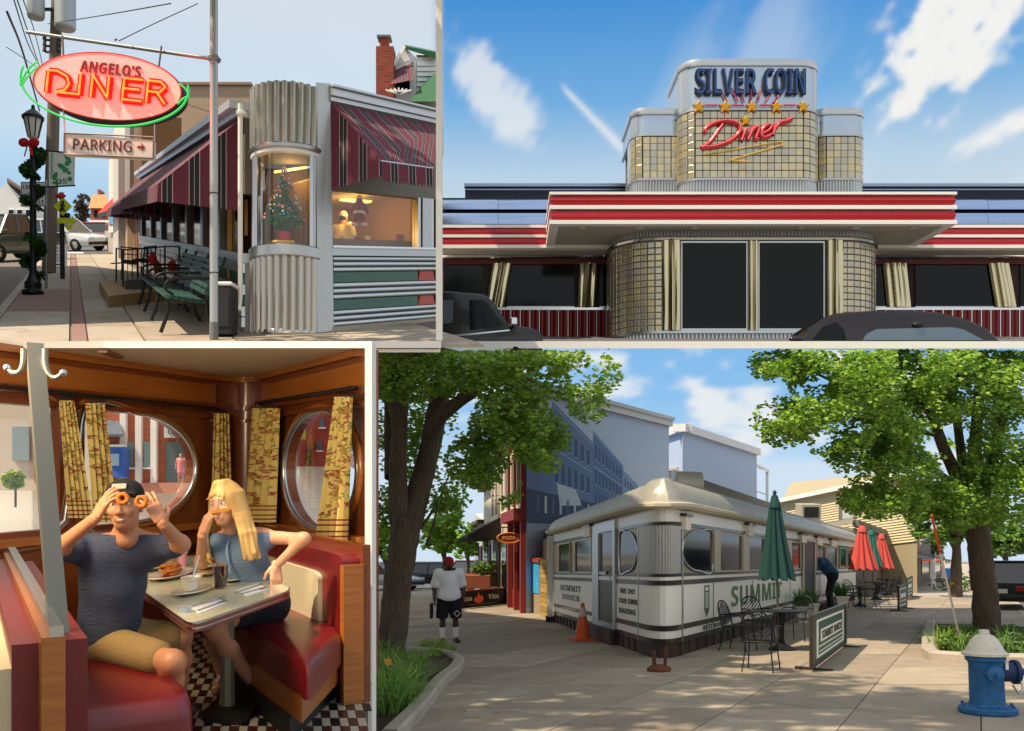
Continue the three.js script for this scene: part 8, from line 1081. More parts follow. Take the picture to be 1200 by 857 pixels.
mesh('seat',cushion([xz(along(e1,-0.05)),xz(s1),xz(q1.clone().add(v3(0.1,0,0))),xz(pAt(e1.z + 0.35).add(v3(0.1,0,0)))],FL + 0.14,ST,0.1,0.12),vinyl,bench); mesh('seat_base',prism([xz(along(e1,0.05).add(v3(-0.06,0,0))),xz(s1),xz(q1),xz(pAt(e1.z + 0.3))],FL,FL + 0.15),woodDark,bench);
{ const a = pAt(-3.05),b = pAt(-6.0),t = 0.05,ytop = -0.56,off = v3(0.864,0,-0.504); const slab = (n0,n1,y0,y1,k0 = 0,k1 = 0) => hexa([along(b,-k1).addScaledVector(off,n0).setY(y0),along(a,k0).addScaledVector(off,n0).setY(y0),along(a,k0).addScaledVector(off,n0).setY(y1),along(b,-k1).addScaledVector(off,n0).setY(y1),along(b,-k1).addScaledVector(off,n1).setY(y0),along(a,k0).addScaledVector(off,n1).setY(y0),along(a,k0).addScaledVector(off,n1).setY(y1),along(b,-k1).addScaledVector(off,n1).setY(y1)]);
mesh('partition',slab(-0.035,0.035,FL,ytop),wood,bench); mesh('chrome_rail',slab(-0.012,0.03,ytop,ytop + 0.035),MP('#c3c9ce',{ roughness: 0.2,metalness: 0.9 }),bench); mesh('backrest',slab(0.035,0.13,FL + 0.2,ytop - 0.06,0.28),vinyl,bench); mesh('back_cushion',slab(-0.115,-0.035,FL,ytop - 0.04,0.15),vinyl,bench); mesh('cream_panel',slab(-0.15,-0.115,FL,ytop - 0.12,0.16),cream,bench); mesh('far_cushion',slab(-0.6,-0.15,FL,ytop - 0.3,0.17),vinyl,bench); }
const wb = thing('booth_bench','red vinyl booth bench with cream back panel under the blonde woman','bench'); { const f0 = PL(361,778,ST),bk = PL(403,737,ST),f1 = along(f0,2.2),b1 = along(bk,2.2); mesh('seat',cushion([xz(f0),xz(f1),xz(b1),xz(bk)],ST - 0.2,ST,0.09,0.1),vinyl,wb); mesh('seat_base',prism([xz(along(f0,0.1)),xz(f1),xz(b1),xz(along(bk,0.06))],FL + 0.13,ST - 0.19),wood,wb); mesh('plinth',prism([xz(along(f0,0.24).add(v3(-0.02,0,0))),xz(f1),xz(b1),xz(along(bk,0.12).add(v3(-0.02,0,0)))],FL,FL + 0.13),mat.black,wb);
const W2 = new Wall(bk.clone().setY(ST - 0.05),b1.clone().setY(ST - 0.05),0.51); const bp = (s0,s1,t0,t1,n0,n1,r) => wallPoly(W2,roundPoly([[s0,t0],[s1,t0],[s1,t1],[s0,t1]],r,5),n0,n1); mesh('backrest',bp(-0.005,1,0,1,-0.1,0.02,0.08),vinyl,wb); mesh('cream_panel',bp(0.16,1,0,0.72,0.02,0.05,0.08),cream,wb); mesh('end_panel',[W2.box(-0.035,-0.006,-0.8,0.88,-0.1,0.03)],wood,wb); mesh('rear_wall_panel',W2.box(-0.03,1,-0.8,1.12,-0.15,-0.1),woodDark,wb); }
single('door_jamb','cream painted door jamb at the white end of the booth wall','door jamb',fb(418.5,428,690,808,6.3,0.05),M('#b9b09a',0.6));
// ---- table
const tb = thing('booth_table','pale speckled laminate table with ribbed metal edge between the benches','table'),n0 = PL(224,731.5,TT),n1 = PL(343.5,690,TT),tp = [xz(n0),xz(n1),xz(along(n1,2.45)),xz(along(n0,3.3))]; const lam = MP('#ffffff',{ map: rep(mottled('#cfcaa8',26,12,26,256,'#b9bba4'),0.35),roughness: 0.25,clearcoat: 0.25,clearcoatRoughness: 0.08 });
mesh('tabletop',prism(roundPoly(tp,0.16,7),TT - 0.04,TT),lam,tb); const ed = roundPoly(tp,0.16,7); const tc = tp.reduce((s,q) => [s[0] + q[0] / 4,s[1] + q[1] / 4],[0,0]); for (const [e,a,b] of [[0.014,0.003,0.012],[0.008,0.014,0.026],[0.014,0.028,0.037],[0.008,0.039,0.05]]) mesh('metal_edge',prism(ed.map(([x,z]) => { const l = Math.hypot(x - tc[0],z - tc[1]); return [x + (x - tc[0]) / l * e,z + (z - tc[1]) / l * e]; }),TT - b,TT - a),e > 0.01 ? mat.steel : M('#8a4640',0.4,0.4),tb);
const pc = PL(266,832,FL); mesh('pedestal',smoothed(lathe([[0.052,0],[0.05,0.02],[0.045,0.12],[0.042,0.6],[0.05,0.72]],8),0.2).translate(pc.x,FL,pc.z),M('#8d8a74',0.5,0.3),tb); mesh('pedestal_foot',prism(roundPoly([xz(PL(232,846,FL)),xz(PL(285,852,FL)),xz(PL(306,828,FL)),xz(PL(262,815,FL))],0.1),FL,FL + 0.03),mat.black,tb);
}
{
// ---- what stands on the table (long oval crockery laid along the table)
const porcelain = MP('#e2dccb',{ roughness: 0.2,clearcoat: 0.6 }),spot = (px,py) => PL(px,py,TT),kd = (px,py,r) => { const p = spot(px,py),D = -p.z; return { p,rx: r / F * D,st: 0.37 * D / -TT * 0.92 }; };
const dish = (name,label,cat,px,py,r,pts,m = porcelain) => { const { p,rx,st } = kd(px,py,r),t = thing(name,label,cat,p.clone().add(v3(0,0.004,0))); t.scale.set(1,1,st); mesh('dish',smoothed(lathe(pts.map(([a,b]) => [a * rx,b]),36),0.5),m,t); t.userData.rx = rx; return { t,rx,st }; };
const plateP = [[0,0],[0.6,0],[0.7,0.006],[1,0.022],[0.99,0.027],[0.68,0.012],[0,0.01]],R = rng(17);
const f = dish('fries_plate','white plate of french fries with a ketchup cup','plate',182,667,16,plateP); for (let i = 0; i < 26; i++) { const a = R() * 6.28,r = R() * 0.6 * f.rx; mesh('fry',rbx(0.085,0.012,0.012,0.003,Math.cos(a) * r,0.03 + R() * 0.03,Math.sin(a) * r,0,R() * 3,(R() - 0.5) * 0.4),M(['#d9a23e','#e0b050','#c98f30'][i % 3],0.7),f.t); } mesh('ketchup_cup',cyl(0.028,0.032,0.02,-0.03,0.02,0.05),M('#5d1018',0.4),f.t);
const o = dish('rings_plate','white plate piled with fried onion rings and sauce','plate',201,677,19.5,plateP); for (let i = 0; i < 16; i++) { const a = R() * 6.28,r = R() * 0.42 * o.rx; mesh('onion_ring',new THREE.TorusGeometry(0.026,0.011,7,14).rotateX(Math.PI / 2 + (R() - 0.5)).translate(Math.cos(a) * r,0.035 + R() * 0.035,Math.sin(a) * r),M(['#b8702a','#c07a2c','#a8621f'][i % 3],0.75),o.t); } mesh('sauce',sph(0.022,0.02,0.024,0.05,1,0.5,1),M('#7d1014',0.3),o.t);
const b = dish('burger_plate','white plate with an onion ring topped burger','plate',247,673,13.5,plateP); mesh('bun_base',cyl(0.05,0.055,0.024,0,0.014,0,20),M('#b98a4a',0.7),b.t); mesh('patty',cyl(0.056,0.056,0.018,0,0.04,0,20),M('#3a2014',0.8),b.t); mesh('toppings',cyl(0.052,0.05,0.012,0,0.058,0,20),M('#d9c08a',0.7),b.t); mesh('bun_top',sph(0.05,0,0.072,0,1,0.4,1),M('#8a5020',0.6),b.t); mesh('onion_ring',[new THREE.TorusGeometry(0.03,0.013,8,16).rotateX(1.4).translate(0,0.1,0),new THREE.TorusGeometry(0.026,0.012,8,16).rotateX(1.7).translate(0.004,0.122,0)],M('#c8791f',0.75),b.t);
const cup = (px,py,rc,rs,h,soup,label) => { const s = dish('saucer',label + ' saucer','saucer',px + 1,py + 5,rs,[[0,0],[0.5,0],[0.6,0.004],[1,0.016],[0.98,0.02],[0.55,0.008],[0,0.008]]); const { p,rx,st } = kd(px,py + 4,rc),t = thing('soup_cup',label + ' cup','cup',p.clone().add(v3(0,0.014,0))); t.scale.set(1,1,st * 0.85); mesh('bowl',smoothed(lathe([[0,0],[0.62 * rx,0],[0.7 * rx,0.01],[0.96 * rx,h],[1.02 * rx,h + 0.003],[0.9 * rx,h],[0.6 * rx,0.012],[0,0.012]],30),0.5),porcelain,t); mesh('soup',cyl(0.9 * rx,0.9 * rx,0.004,0,h - 0.016,0,28),M(soup,0.25),t); return { p,t,rx }; };
const c1 = cup(224,690,10.5,18.5,0.072,'#8a6a2c','white soup cup with a spoon standing in it, cream'); single('soup_spoon','steel spoon leaning in the nearer soup cup','spoon',rod(c1.p.clone().add(v3(0,0.05,0)),c1.p.clone().add(v3(0.012,0.2,-0.1)),0.006),mat.steel); cup(275.5,675,9.3,14,0.07,'#c9b23e','white cup of yellow soup beside the cola, cream');
{ const { p,rx,st } = kd(258.5,690,8.2),t = thing('cola_glass','tall glass of dark cola with ice on the table','glass',p); t.scale.set(1,1,2.2); const h = 0.155; mesh('tumbler',smoothed(lathe([[0,0],[rx * 0.78,0],[rx,h],[rx * 0.95,h],[rx * 0.74,0.008],[0,0.008]],28),0.4),MP('#ffffff',{ roughness: 0.03,transmission: 1,thickness: 0,ior: 1.3 }),t); mesh('cola',smoothed(lathe([[0,0.01],[rx * 0.72,0.01],[rx * 0.92,h * 0.9],[0,h * 0.9]],28),0.4),MP('#1c0a08',{ roughness: 0.1 }),t); for (let i = 0; i < 4; i++) mesh('ice_cube',rbx(0.022,0.02,0.022,0.004,(R() - 0.5) * 0.05,h * 0.9,(R() - 0.5) * 0.05,R(),R(),R()),MP('#b9957a',{ roughness: 0.1,transmission: 0.5 }),t); }
{ const { p,rx } = kd(213,664,6),t = thing('pink_tumbler','small pink drink tumbler behind the onion rings','glass',p); mesh('tumbler',smoothed(lathe([[0,0],[rx * 0.8,0],[rx,0.1],[rx * 0.9,0.1],[0,0.09]],20),0.4),M('#d98f9c',0.3),t); mesh('rim',tor(rx,0.004,0,0.1,0,Math.PI / 2,0,20),M('#e3c6cc',0.3),t); }
{ const p = spot(223,648),t = thing('condiment_holder','small black condiment holder at the wall end of the table','holder',p); mesh('box',rbx(0.055,0.07,0.2,0.01,0,0.035,0),mat.black,t); mesh('packets',bx(0.04,0.03,0.15,0,0.075,0),M('#4a1f16',0.6),t); }
const setg = (n,k,f,label) => { const t = thing('cutlery_setting',label,'cutlery'),S = (q,e) => spot(q[0],q[1]).add(v3(0,e,0)); mesh('napkin',prism(n.map(q => xz(spot(...q))),TT + 0.001,TT + 0.005),M('#e9e8e4',0.9),t); mesh('knife',bar(S(k[0],0.008),S(k[1],0.008),0.014,0.005),mat.steel,t); mesh('fork',[bar(S(f[0],0.008),S(f[1],0.008),0.012,0.005),bar(S(f[1],0.009),S([f[1][0] - 7,f[1][1] + 2.2],0.009),0.024,0.004)],mat.steel,t); };
setg([[223,713],[254,702],[265,707],[233,720]],[[221,714],[262,702.5]],[[232,717.5],[264,706]],'knife and fork on a white napkin at the near table edge'); setg([[277,693],[303,685],[315,691],[288,700]],[[277,696],[307,686]],[[283,697.5],[312,690]],'knife and fork on a white napkin before the blonde woman'); single('creamer','small clear plastic creamer tub on the near table corner','tub',cyl(0.028,0.034,0.03,spot(216,718).x,TT,spot(216,718).z,16),MP('#cfe0ee',{ roughness: 0.1,transmission: 0.6 }));
// ---- the man: dark blue short sleeved shirt, khaki shorts, black cap, onion rings held to his eyes
const base = at(150,790,4.7),loc = (x,y,d) => at(x,y,d).sub(base),man = thing('person','smiling person in dark blue shirt and black cap holding onion rings before the eyes','person',base);
const E = (x,y,z) => new THREE.Quaternion().setFromEuler(new THREE.Euler(x,y,z));
const J = { pelvis: loc(127,742,4.95),chest: loc(133,678,4.85),neck: loc(147,629,4.8),head: loc(146,594,4.68),headQ: E(-0.06,0.12,0.06),shR: loc(107,645,4.85),shL: loc(183,640,4.8),elR: loc(68,642,4.55),wrR: loc(112,607,4.45),elL: loc(212,638,4.6),wrL: loc(190,613,4.45),hipR: loc(116,754,4.95),hipL: loc(146,750,5.0),knR: loc(203,776,4.55),knL: loc(212,745,5.1),anR: loc(196,836,4.75),anL: loc(210,822,5.3),toR: loc(204,850,4.62),toL: loc(222,833,5.2),
handR: { f: v3(0.5,0.82,0.1),up: v3(-0.5,0.4,0.75),side: -1,curl: 0.3,thumb: 0.95,spread: 0.6 },handL: { f: v3(-0.42,0.88,0.1),up: v3(0.5,0.3,0.75),side: 1,curl: 0.35,thumb: 0.9,spread: 0.5 } };
const fm = figure(man,J,{ skin: skinTan,cell: 0.012,headCell: 0.0042,handCell: 0.0042,r: { chest: 0.125,waist: 0.125,thigh: 0.086,knee: 0.055,sh: 0.05,el: 0.038 } }); eyesOn(man,fm.M4,M('#3a2a20',0.9));
mesh('teeth',ell2(0,-0.066,0.0885,0.02,0.0055,0.006).applyMatrix4(fm.M4),M('#ece6da',0.3),man); mesh('lips',[new THREE.TorusGeometry(0.021,0.0035,6,24).scale(1,0.42,0.5).translate(0,-0.066,0.089)].map(g => g.applyMatrix4(fm.M4)),M('#a85f50',0.5),man);
function ell2(x,y,z,a,b,c) { return new THREE.SphereGeometry(1,14,10).scale(a,b,c).translate(x,y,z); }
const navyC = cloth('#3b455c'),cut = J.neck.y + 0.012; mesh('shirt',skin([cap(J.pelvis,J.chest,0.158,0.155,0.07),cap(J.chest,J.neck.clone().add(v3(0,-0.01,0)),0.15,0.08,0.06),cap(J.shR,J.shL,0.082,0.082,0.06),cap(J.shR.clone().lerp(J.shL,0.25),J.shR.clone().lerp(J.shL,0.75),0.125,0.125,0.06),cap(J.shR,J.shR.clone().lerp(J.elR,0.62),0.078,0.072,0.04),cap(J.shL,J.shL.clone().lerp(J.elL,0.66),0.078,0.07,0.04)],0.0115,(x,y,z) => Math.max(y - cut,J.pelvis.y - 0.1 - y)),MP('#414b63',{ roughness: 0.85,bumpMap: rep(bumpNoise,0.22,0.14),bumpScale: 0.022 }),man);
mesh('collar',[tube([[-0.07,0,-0.02],[-0.062,-0.014,0.035],[-0.03,-0.045,0.07],[-0.006,-0.08,0.085]].map(p => J.neck.clone().add(v3(...p))),0.017,16,6),tube([[0.07,0,-0.02],[0.062,-0.014,0.035],[0.035,-0.045,0.07],[0.01,-0.08,0.085]].map(p => J.neck.clone().add(v3(...p))),0.017,16,6)],navyC,man); for (let i = 0; i < 5; i++) { const p = J.neck.clone().lerp(J.pelvis,0.24 + i * 0.15); mesh('button',sph(0.006,p.x + 0.008,p.y,p.z + 0.168 - (i === 0 ? 0.03 : 0),1,1,0.5,8),M('#15171c',0.4),man); }
mesh('shorts',skin([cap(J.hipR,J.hipL,0.135,0.135,0.06),cap(J.hipR,J.hipR.clone().lerp(J.knR,0.78),0.108,0.088,0.04),cap(J.hipL,J.hipL.clone().lerp(J.knL,0.78),0.108,0.088,0.04)],0.012),cloth('#8d7448'),man); for (const [a,b] of [[J.anR,J.toR],[J.anL,J.toL]]) mesh('shoe',skin([cap(a.clone().add(v3(0,-0.03,0)),b,0.045,0.04,0.03)],0.012),M('#2a2420',0.7),man);
const hat = g => g.applyMatrix4(fm.M4); mesh('cap',hat(skin([ell(v3(0,0.062,-0.012),v3(0.09,0.082,0.108),0.02),ell(v3(0,0.056,0.1),v3(0.078,0.012,0.075),0.02)],0.0055,(x,y) => 0.042 - y)),cloth('#15161a'),man); mesh('cap_badge',hat(rbx(0.07,0.03,0.008,0.003,0.0,0.098,0.083,-0.45)),M('#8d8a80',0.6),man); mesh('hair',hat(skin([ell(v3(0,0.02,-0.02),v3(0.083,0.075,0.1),0.02)],0.007,(x,y,z) => z > 0.025 ? 0.02 : -1)),M('#2a1f18',0.95),man);
for (const [x,y,lab] of [[143.5,584.5,'fried onion ring held before the right eye of the capped man'],[165.5,588,'fried onion ring held before the left eye of the capped man']]) { const p = at(x,y,4.38),g = new THREE.TorusGeometry(0.021,0.0105,10,24); const q = g.attributes.position; for (let i = 0; i < q.count; i++) { const n = 1 + 0.2 * perlin.noise(q.getX(i) * 120,q.getY(i) * 120,x); q.setXYZ(i,q.getX(i) * n,q.getY(i) * n,q.getZ(i) * n); } g.computeVertexNormals(); single('onion_ring',lab,'onion ring',g.rotateY(0.25).translate(p.x,p.y,p.z),M('#c06f1e',0.7,0,{ bumpMap: rep(bumpNoise,0.03),bumpScale: 0.003 })); }
// ---- the woman: sleeveless denim blouse, long blonde hair, a fry held to her lip
const bw = at(295,770,6.0),lw = (x,y,d) => at(x,y,d).sub(bw),wo = thing('person','blonde person in sleeveless denim blouse holding a fry under the nose','person',bw),k = 1.1;
const K = { pelvis: lw(303,700,6.1),chest: lw(286,652,6.0),neck: lw(275,624,5.98),head: lw(264,592,5.9),headQ: E(0.05,-0.25,0.12),shR: lw(248,638,5.95),shL: lw(310,630,6.02),elR: lw(236,659,6.0),wrR: lw(237,625,5.66),elL: lw(356,632,5.85),wrL: lw(323,664,5.86),hipR: lw(292,706,6.05),hipL: lw(314,708,6.1),knR: lw(250,738,5.6),knL: lw(246,728,5.85),anR: lw(300,804,5.85),anL: lw(262,798,6.1),toR: lw(306,820,5.68),toL: lw(254,806,5.95),handR: { f: v3(0.35,0.9,0.15),up: v3(-0.7,0.2,0.6),side: -1,curl: 0.75,thumb: 0.7 },handL: { f: v3(0.1,-0.6,0.3),up: v3(0.6,0.2,0.7),side: 1,curl: 0.5 } };
const fw = figure(wo,K,{ k,skin: skinLight,cell: 0.0125,headCell: 0.0045,handCell: 0.0048,head: { wide: 0.92 },r: { neck: 0.046,chest: 0.105,waist: 0.105,hip: 0.13,sh: 0.043,el: 0.034,wr: 0.024,thigh: 0.082,knee: 0.052,calf: 0.045,ank: 0.031 } }); eyesOn(wo,fw.M4,M('#8a6a3c',0.9)); mesh('lips',[ell2(0,-0.066,0.0895,0.017,0.0065,0.006).applyMatrix4(fw.M4)],M('#b0605c',0.45),wo);
mesh('blouse',skin([cap(K.pelvis.clone().add(v3(0,0.02,0)),K.chest,0.145,0.135,0.07),cap(K.shR.clone().lerp(K.shL,0.08),K.shR.clone().lerp(K.shL,0.94),0.066,0.066,0.06),cap(K.chest.clone().add(v3(-0.07,0.0,0.07)),K.chest.clone().add(v3(0.07,0.01,0.07)),0.085,0.085,0.06),cap(K.shR.clone().lerp(K.shL,0.3),K.shR.clone().lerp(K.shL,0.7),0.1,0.1,0.06),cap(K.shL,K.shL.clone().lerp(K.elL,0.12),0.07,0.066,0.04)],0.012,(x,y,z) => y - K.neck.y + 0.0),MP('#6f8aa8',{ roughness: 0.9,bumpMap: rep(bumpNoise,0.2,0.16),bumpScale: 0.02 }),wo);
mesh('placket',tube([v3(-0.005,-0.03,0.1),v3(0.0,-0.1,0.165),v3(0.02,-0.24,0.165)].map(p => K.neck.clone().add(p)),0.008,20,6),MP('#7d97b4',{ roughness: 0.9 }),wo); mesh('shorts',skin([cap(K.hipR,K.hipL,0.145,0.145,0.06),cap(K.hipR,K.hipR.clone().lerp(K.knR,0.4),0.12,0.11,0.04),cap(K.hipL,K.hipL.clone().lerp(K.knL,0.4),0.12,0.11,0.04)],0.014),cloth('#232a3a'),wo);
{ const strands = [],H = (x,y,z) => v3(x,y,z).applyMatrix4(fw.M4),RR = rng(88); strands.push(ell(H(0,0.035,-0.028),v3(0.1,0.115,0.125),0.02)); for (const s of [-1,1]) for (let i = 0; i < 9; i++) { const a = i / 8,z0 = lerp(0.035,-0.09,a),x0 = s * lerp(0.05,0.08,Math.sin(a * 3.1)),p = [H(s * 0.02,0.125,z0 * 0.5 + 0.02),H(x0 * 1.05,0.06,z0),H(x0 * 1.3 + s * 0.01,-0.06,z0 * 0.95),H(x0 * 1.45 + s * (0.02 + RR() * 0.03),-0.17,z0 * 0.9 + 0.03),H(x0 * 1.4 + s * RR() * 0.05 + (s > 0 ? 0.05 : 0.01),-0.27 - RR() * 0.05,z0 * 0.7 + 0.06)]; for (let q = 0; q < 4; q++) strands.push(cap(p[q],p[q + 1],0.022 - q * 0.002,0.02 - q * 0.003,0.012)); } for (let i = 0; i < 5; i++) strands.push(cap(H(0.02,0.128,0.03),H(-0.06 + i * 0.026,0.068 - Math.abs(i - 2) * 0.012,0.086),0.013,0.006,0.01)); mesh('hair',skin(strands,0.0075),MP('#ffffff',{ map: rep(grainTex('#d9b878','#a8803e',40,3),0.08,0.4),roughness: 0.5,sheen: 0.4 }),wo); }
single('french_fry','long french fry held under the nose of the blonde woman','fry',bar(at(247,601,5.62),at(271,595.5,5.68),0.017,0.015),M('#d98f1c',0.7)); for (const [a,b,s] of [[K.anR,K.toR,1],[K.anL,K.toL,-1]]) { const sd = mesh('sandal',skin([cap(a.clone().add(v3(0,-0.045,0.0)),b.clone().add(v3(0,-0.022,0.02)),0.022,0.028,0.02)],0.01),M('#8a6a48',0.7),wo); const m1 = a.clone().lerp(b,0.35),m2 = a.clone().lerp(b,0.9); mesh('strap',[tube([m1.clone().add(v3(-0.045,-0.01,0)),m1.clone().add(v3(-0.01,0.05,0.01)),m2.clone().add(v3(0,0.03,0.02))],0.006),tube([m1.clone().add(v3(0.045,-0.01,0)),m1.clone().add(v3(0.01,0.05,0.01)),m2.clone().add(v3(0,0.03,0.02))],0.006)],M('#e6e2da',0.6),sd); }
// ---- the street outside the booth windows: a narrow lane with small brick fronts
const yo = -0.92; struct('lane',prism([[-5.6,-8.9],[-1.5,-8.9],[-1.6,-10.95],[-6.4,-10.95]],yo - 0.1,yo),M('#b9bcc2',0.9),'pale roadway of the lane behind the booth'); struct('lane_pavement',prism([[-6.3,-10.2],[-1.6,-10.2],[-1.6,-10.95],[-6.4,-10.95]],yo,yo + 0.03),M('#d8d2c6',0.9)); struct('lane_markings',[prism([[-6,-9.75],[-2.9,-9.75],[-2.9,-9.8],[-6,-9.8]],yo,yo + 0.004),...[0,1,2,3].map(i => prism([[-2.6 + i * 0.13,-9.0],[-2.53 + i * 0.13,-9.0],[-2.62 + i * 0.13,-9.9],[-2.7 + i * 0.13,-9.9]],yo,yo + 0.004))],M('#e2cf7a',0.8));
const q = (x0,x1,y0,y1,d,th) => fb(x0,x1,y0,y1,d,th),brk = (h) => M('#ffffff',0.9,0,{ map: rep(mottled(h,26,14,30),0.5) });
const b1 = thing('lane_building','small brick and white pilastered front across the lane','building'); mesh('wall',q(112,232,455,575,10.6,0.3),brk('#b5654e'),b1); mesh('base',q(112,232,566,578,10.55,0.1),brk('#c98f78'),b1); for (const x of [140,158,176]) mesh('pilaster',q(x,x + 7,455,566,10.54,0.08),mat.white,b1); for (const x of [149,168]) { const w = mesh('window',q(x,x + 7,518,548,10.58,0.03),M('#7d9aa0',0.2),b1); mesh('sill',q(x - 1,x + 8,548,550,10.53,0.07),mat.white,w); } mesh('shop_window',q(194,226,518,566,10.58,0.03),M('#4d6068',0.2),b1); mesh('fascia',q(192,230,500,513,10.52,0.08),M('#c9cdd0',0.6),b1); { const g = text3('CHAPEL',0.07,0.01,fontBold,0.26); mesh('lettering',g.translate(X(210,10.5),Y(509,10.5),-10.51),M('#3a4a55',0.6),b1); } mesh('awning',hexa([at(112,510,10.6),at(141,510,10.6),at(139,494,10.6),at(112,490,10.6),at(110,512,10.3),at(144,512,10.3),at(144,509,10.3),at(110,509,10.3)]),M('#5d6a7c',0.9),b1); mesh('doorway',q(116,134,520,566,10.58,0.03),M('#3c4a44',0.5),b1);
const kb = thing('blue_kiosk','bright blue kiosk box on the lane pavement','kiosk'); mesh('cabinet',q(124,146,524,560,10.4,0.12),M('#1f5fc0',0.5),kb); mesh('screen',q(129,139,532,546,10.385,0.02),M('#9fc0e0',0.3),kb); mesh('sign',q(128,144,521,524,10.39,0.1),mat.white,kb);
const b2 = thing('lane_building','pale stone front beyond the square booth window','building'); mesh('wall',q(-40,108,455,575,10.65,0.3),M('#cdbfae',0.9),b2); mesh('window',q(14,34,500,540,10.6,0.05),M('#8a9aa0',0.3),b2); mesh('door',q(40,52,510,566,10.6,0.05),M('#a85a48',0.6),b2); const bu = thing('lane_bush','round yellow green bush outside the square booth window','bush',at(18,562,10.1)); const bm = mesh('foliage',leaves(900,[{ c: v3(0,0,0),r: v3(0.14,0.11,0.12),w: 1 }],0.04,5),leafMat('#a3bf2c',0.3),bu); bm.userData.kind = 'stuff'; mesh('stem',cyl(0.012,0.012,0.3,0,-0.3,0),mBark,bu);
const b3 = thing('lane_building','red brick block with small windows beyond the porthole','building'); mesh('wall',q(330,434,455,547,10.7,0.2),brk('#a3443a'),b3); for (const [x,y] of [[374,490],[391,487],[409,490],[371,517],[389,519],[408,519]]) { const w = mesh('window',q(x,x + 6,y,y + 11,10.68,0.03),M('#5a6a78',0.2),b3); mesh('sill',q(x - 1,x + 7,y + 11,y + 12.4,10.64,0.06),mat.white,w); } mesh('door_hood',q(357,366,520,526,10.55,0.15),M('#7a2420',0.7),b3); mesh('door',q(358,365,526,546,10.68,0.03),M('#2c2420',0.6),b3);
const sp = thing('lane_sign','grey sign post with a yellow plate beyond the porthole','sign'); mesh('post',rod(at(344,585,9.4),at(349,498,9.4),0.012),M('#9aa0a4',0.5,0.5),sp); mesh('plate',q(347,358,503,515,9.38,0.01),M('#d8d43a',0.5),sp); const mini = thing('person','small far figure in pink walking on the lane','person',at(212,570,10.3)); mini.scale.setScalar(0.21); const Z = (x,y,z) => v3(x,y,z); figure(mini,{ pelvis: Z(0,0.93,0),chest: Z(0,1.27,0),neck: Z(0,1.46,0),head: Z(0,1.6,0.02),shL: Z(0.19,1.4,0),shR: Z(-0.19,1.4,0),elL: Z(0.25,1.13,0),elR: Z(-0.25,1.13,0),wrL: Z(0.26,0.9,0.05),wrR: Z(-0.26,0.9,0.05),hipL: Z(0.09,0.9,0),hipR: Z(-0.09,0.9,0),knL: Z(0.1,0.5,0.04),knR: Z(-0.1,0.5,0),anL: Z(0.1,0.08,0.04),anR: Z(-0.1,0.08,-0.06),toL: Z(0.1,0.03,0.16),toR: Z(-0.1,0.03,0.08) },{ skin: skinLight,cell: 0.024,headCell: 0.014 }); mesh('dress',skin([cap(Z(0,0.75,0),Z(0,1.3,0),0.2,0.17,0.06),cap(Z(-0.16,1.38,0),Z(0.16,1.38,0),0.085,0.085,0.05)],0.024),cloth('#e08a98'),mini); mesh('hair',skin([ell(Z(0,1.63,-0.01),Z(0.095,0.1,0.11),0.02)],0.02,(x,y,z) => z > 0.06 ? 0.02 : -1),M('#4a3020',0.9),mini);
}
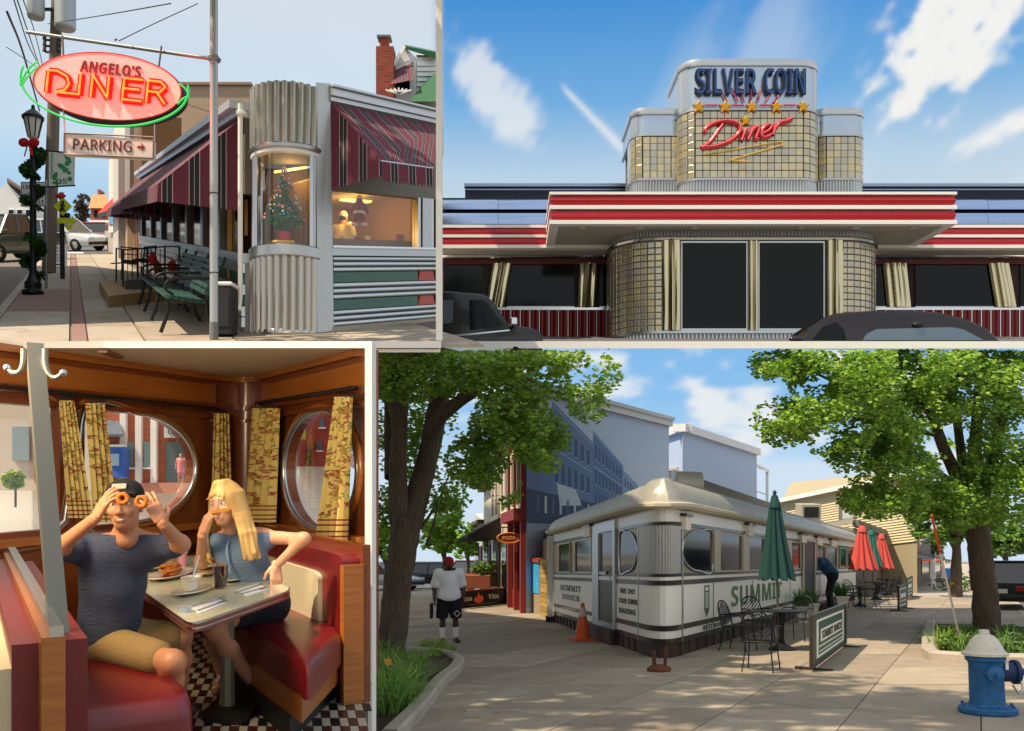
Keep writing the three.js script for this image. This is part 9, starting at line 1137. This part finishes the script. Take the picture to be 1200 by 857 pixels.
// ---------------------------------------------------------------- out of the picture, for the shade they cast and the light they give
{

const c = thing('carriage_side','tall cream wall added out of sight to keep sun off the booth','wall'),side = (x0,d0,x1,d1) => hexa([v3(x1,FL - 0.5,-d1),v3(x0,FL - 0.5,-d0),v3(x0,2.8,-d0),v3(x1,2.8,-d1),v3(x1 - 0.1,FL - 0.5,-d1),v3(x0 - 0.1,FL - 0.5,-d0),v3(x0 - 0.1,2.8,-d0),v3(x1 - 0.1,2.8,-d1)]); mesh('wall',side(-2.75,3.0,-4.5,7.4),M('#e3dcc8',0.7),c); mesh('wall',side(-2.75,-0.6,-2.75,2.995),M('#e3dcc8',0.7),c);  // added wall out of view: blocks the sun, cream to bounce light in

{ const lp = thing('wall_lamp','unseen frosted lamp panel added in place of the overhead booth light','lamp'),pos = v3(-2.5,0.75,-3.5),to = v3(-1.7,-0.5,-5.4),L = new THREE.RectAreaLight(0xffe2b8,36,0.7,0.7); L.position.copy(pos); L.lookAt(to); L.name = 'booth_light'; scene.add(L); const z = to.clone().sub(pos).normalize(),x = v3(0,1,0).cross(z).normalize(),yv = z.clone().cross(x); mesh('diffuser',framed(bx(0.7,0.7,0.01),pos.clone().addScaledVector(z,-0.02),x,yv,z),new THREE.MeshStandardMaterial({ color: '#fff4e0',emissive: '#ffe2b8',emissiveIntensity: 0.8 }),lp); mesh('housing',framed(bx(0.76,0.76,0.06),pos.clone().addScaledVector(z,-0.06),x,yv,z),mat.steel,lp); }  // panel added off to the side to brighten the booth, for its overhead light

const t = thing('opposite_block','tall grey block added out of view to shade the upper street','building'); mesh('wall',prism([[-0.62 * 12.5,-12.5],[-0.62 * 30,-30],[-0.62 * 30 - 7,-30],[-0.62 * 12.5 - 7,-12.5]],(x,z) => gy1(-z) - 1.5,13.5),M('#9a968e',0.9),t); mesh('cornice',prism([[-0.615 * 12.5,-12.4],[-0.615 * 30,-30],[-0.62 * 30 - 7,-30],[-0.62 * 12.5 - 7,-12.4]],13.5,13.9),mat.white,t);  // block added out of view to keep direct sun off the upper street

const o = thing('overhanging_tree','spreading tree whose boughs dapple the street corner','tree'),b = v3(6.8,gy(3) - 0.1,-3); mesh('trunk',limb([v3(-7.6,gy(8),-8),v3(-7.5,1.5,-8),v3(-7.2,4.5,-8.2),v3(-6.6,6.4,-8.4)],0.4,0.25),mBark,o); for (const p of [[v3(-7,5.4,-8.3),v3(-4.5,6.4,-8.8),v3(-2,6.8,-9)],[v3(-6.6,6.2,-8.4),v3(-4,7.4,-7.4),v3(-1,7.6,-7)],[v3(-7,5.6,-8.3),v3(-5,6.9,-10),v3(-3,7.2,-11)]]) mesh('limb',limb(p,0.16,0.05),mBark,o);
const over = a => a.y > -a.z * (CY / F) + 0.25; const m = mesh('crown',leaves(8200,[{ c: v3(-4.6,6.6,-8.6),r: v3(2.6,1.1,2.2),w: 3 },{ c: v3(-1.6,6.7,-8.4),r: v3(2.2,1.0,2.0),w: 3 },{ c: v3(0.6,6.6,-8.2),r: v3(1.8,0.8,1.9),w: 2 },{ c: v3(-3.2,7.4,-10.6),r: v3(2.2,0.9,1.6),w: 1.6 }],0.2,61,over),leafMat('#6f9a2c'),o); m.userData.kind = 'stuff';
}

renderer.render(scene,camera);
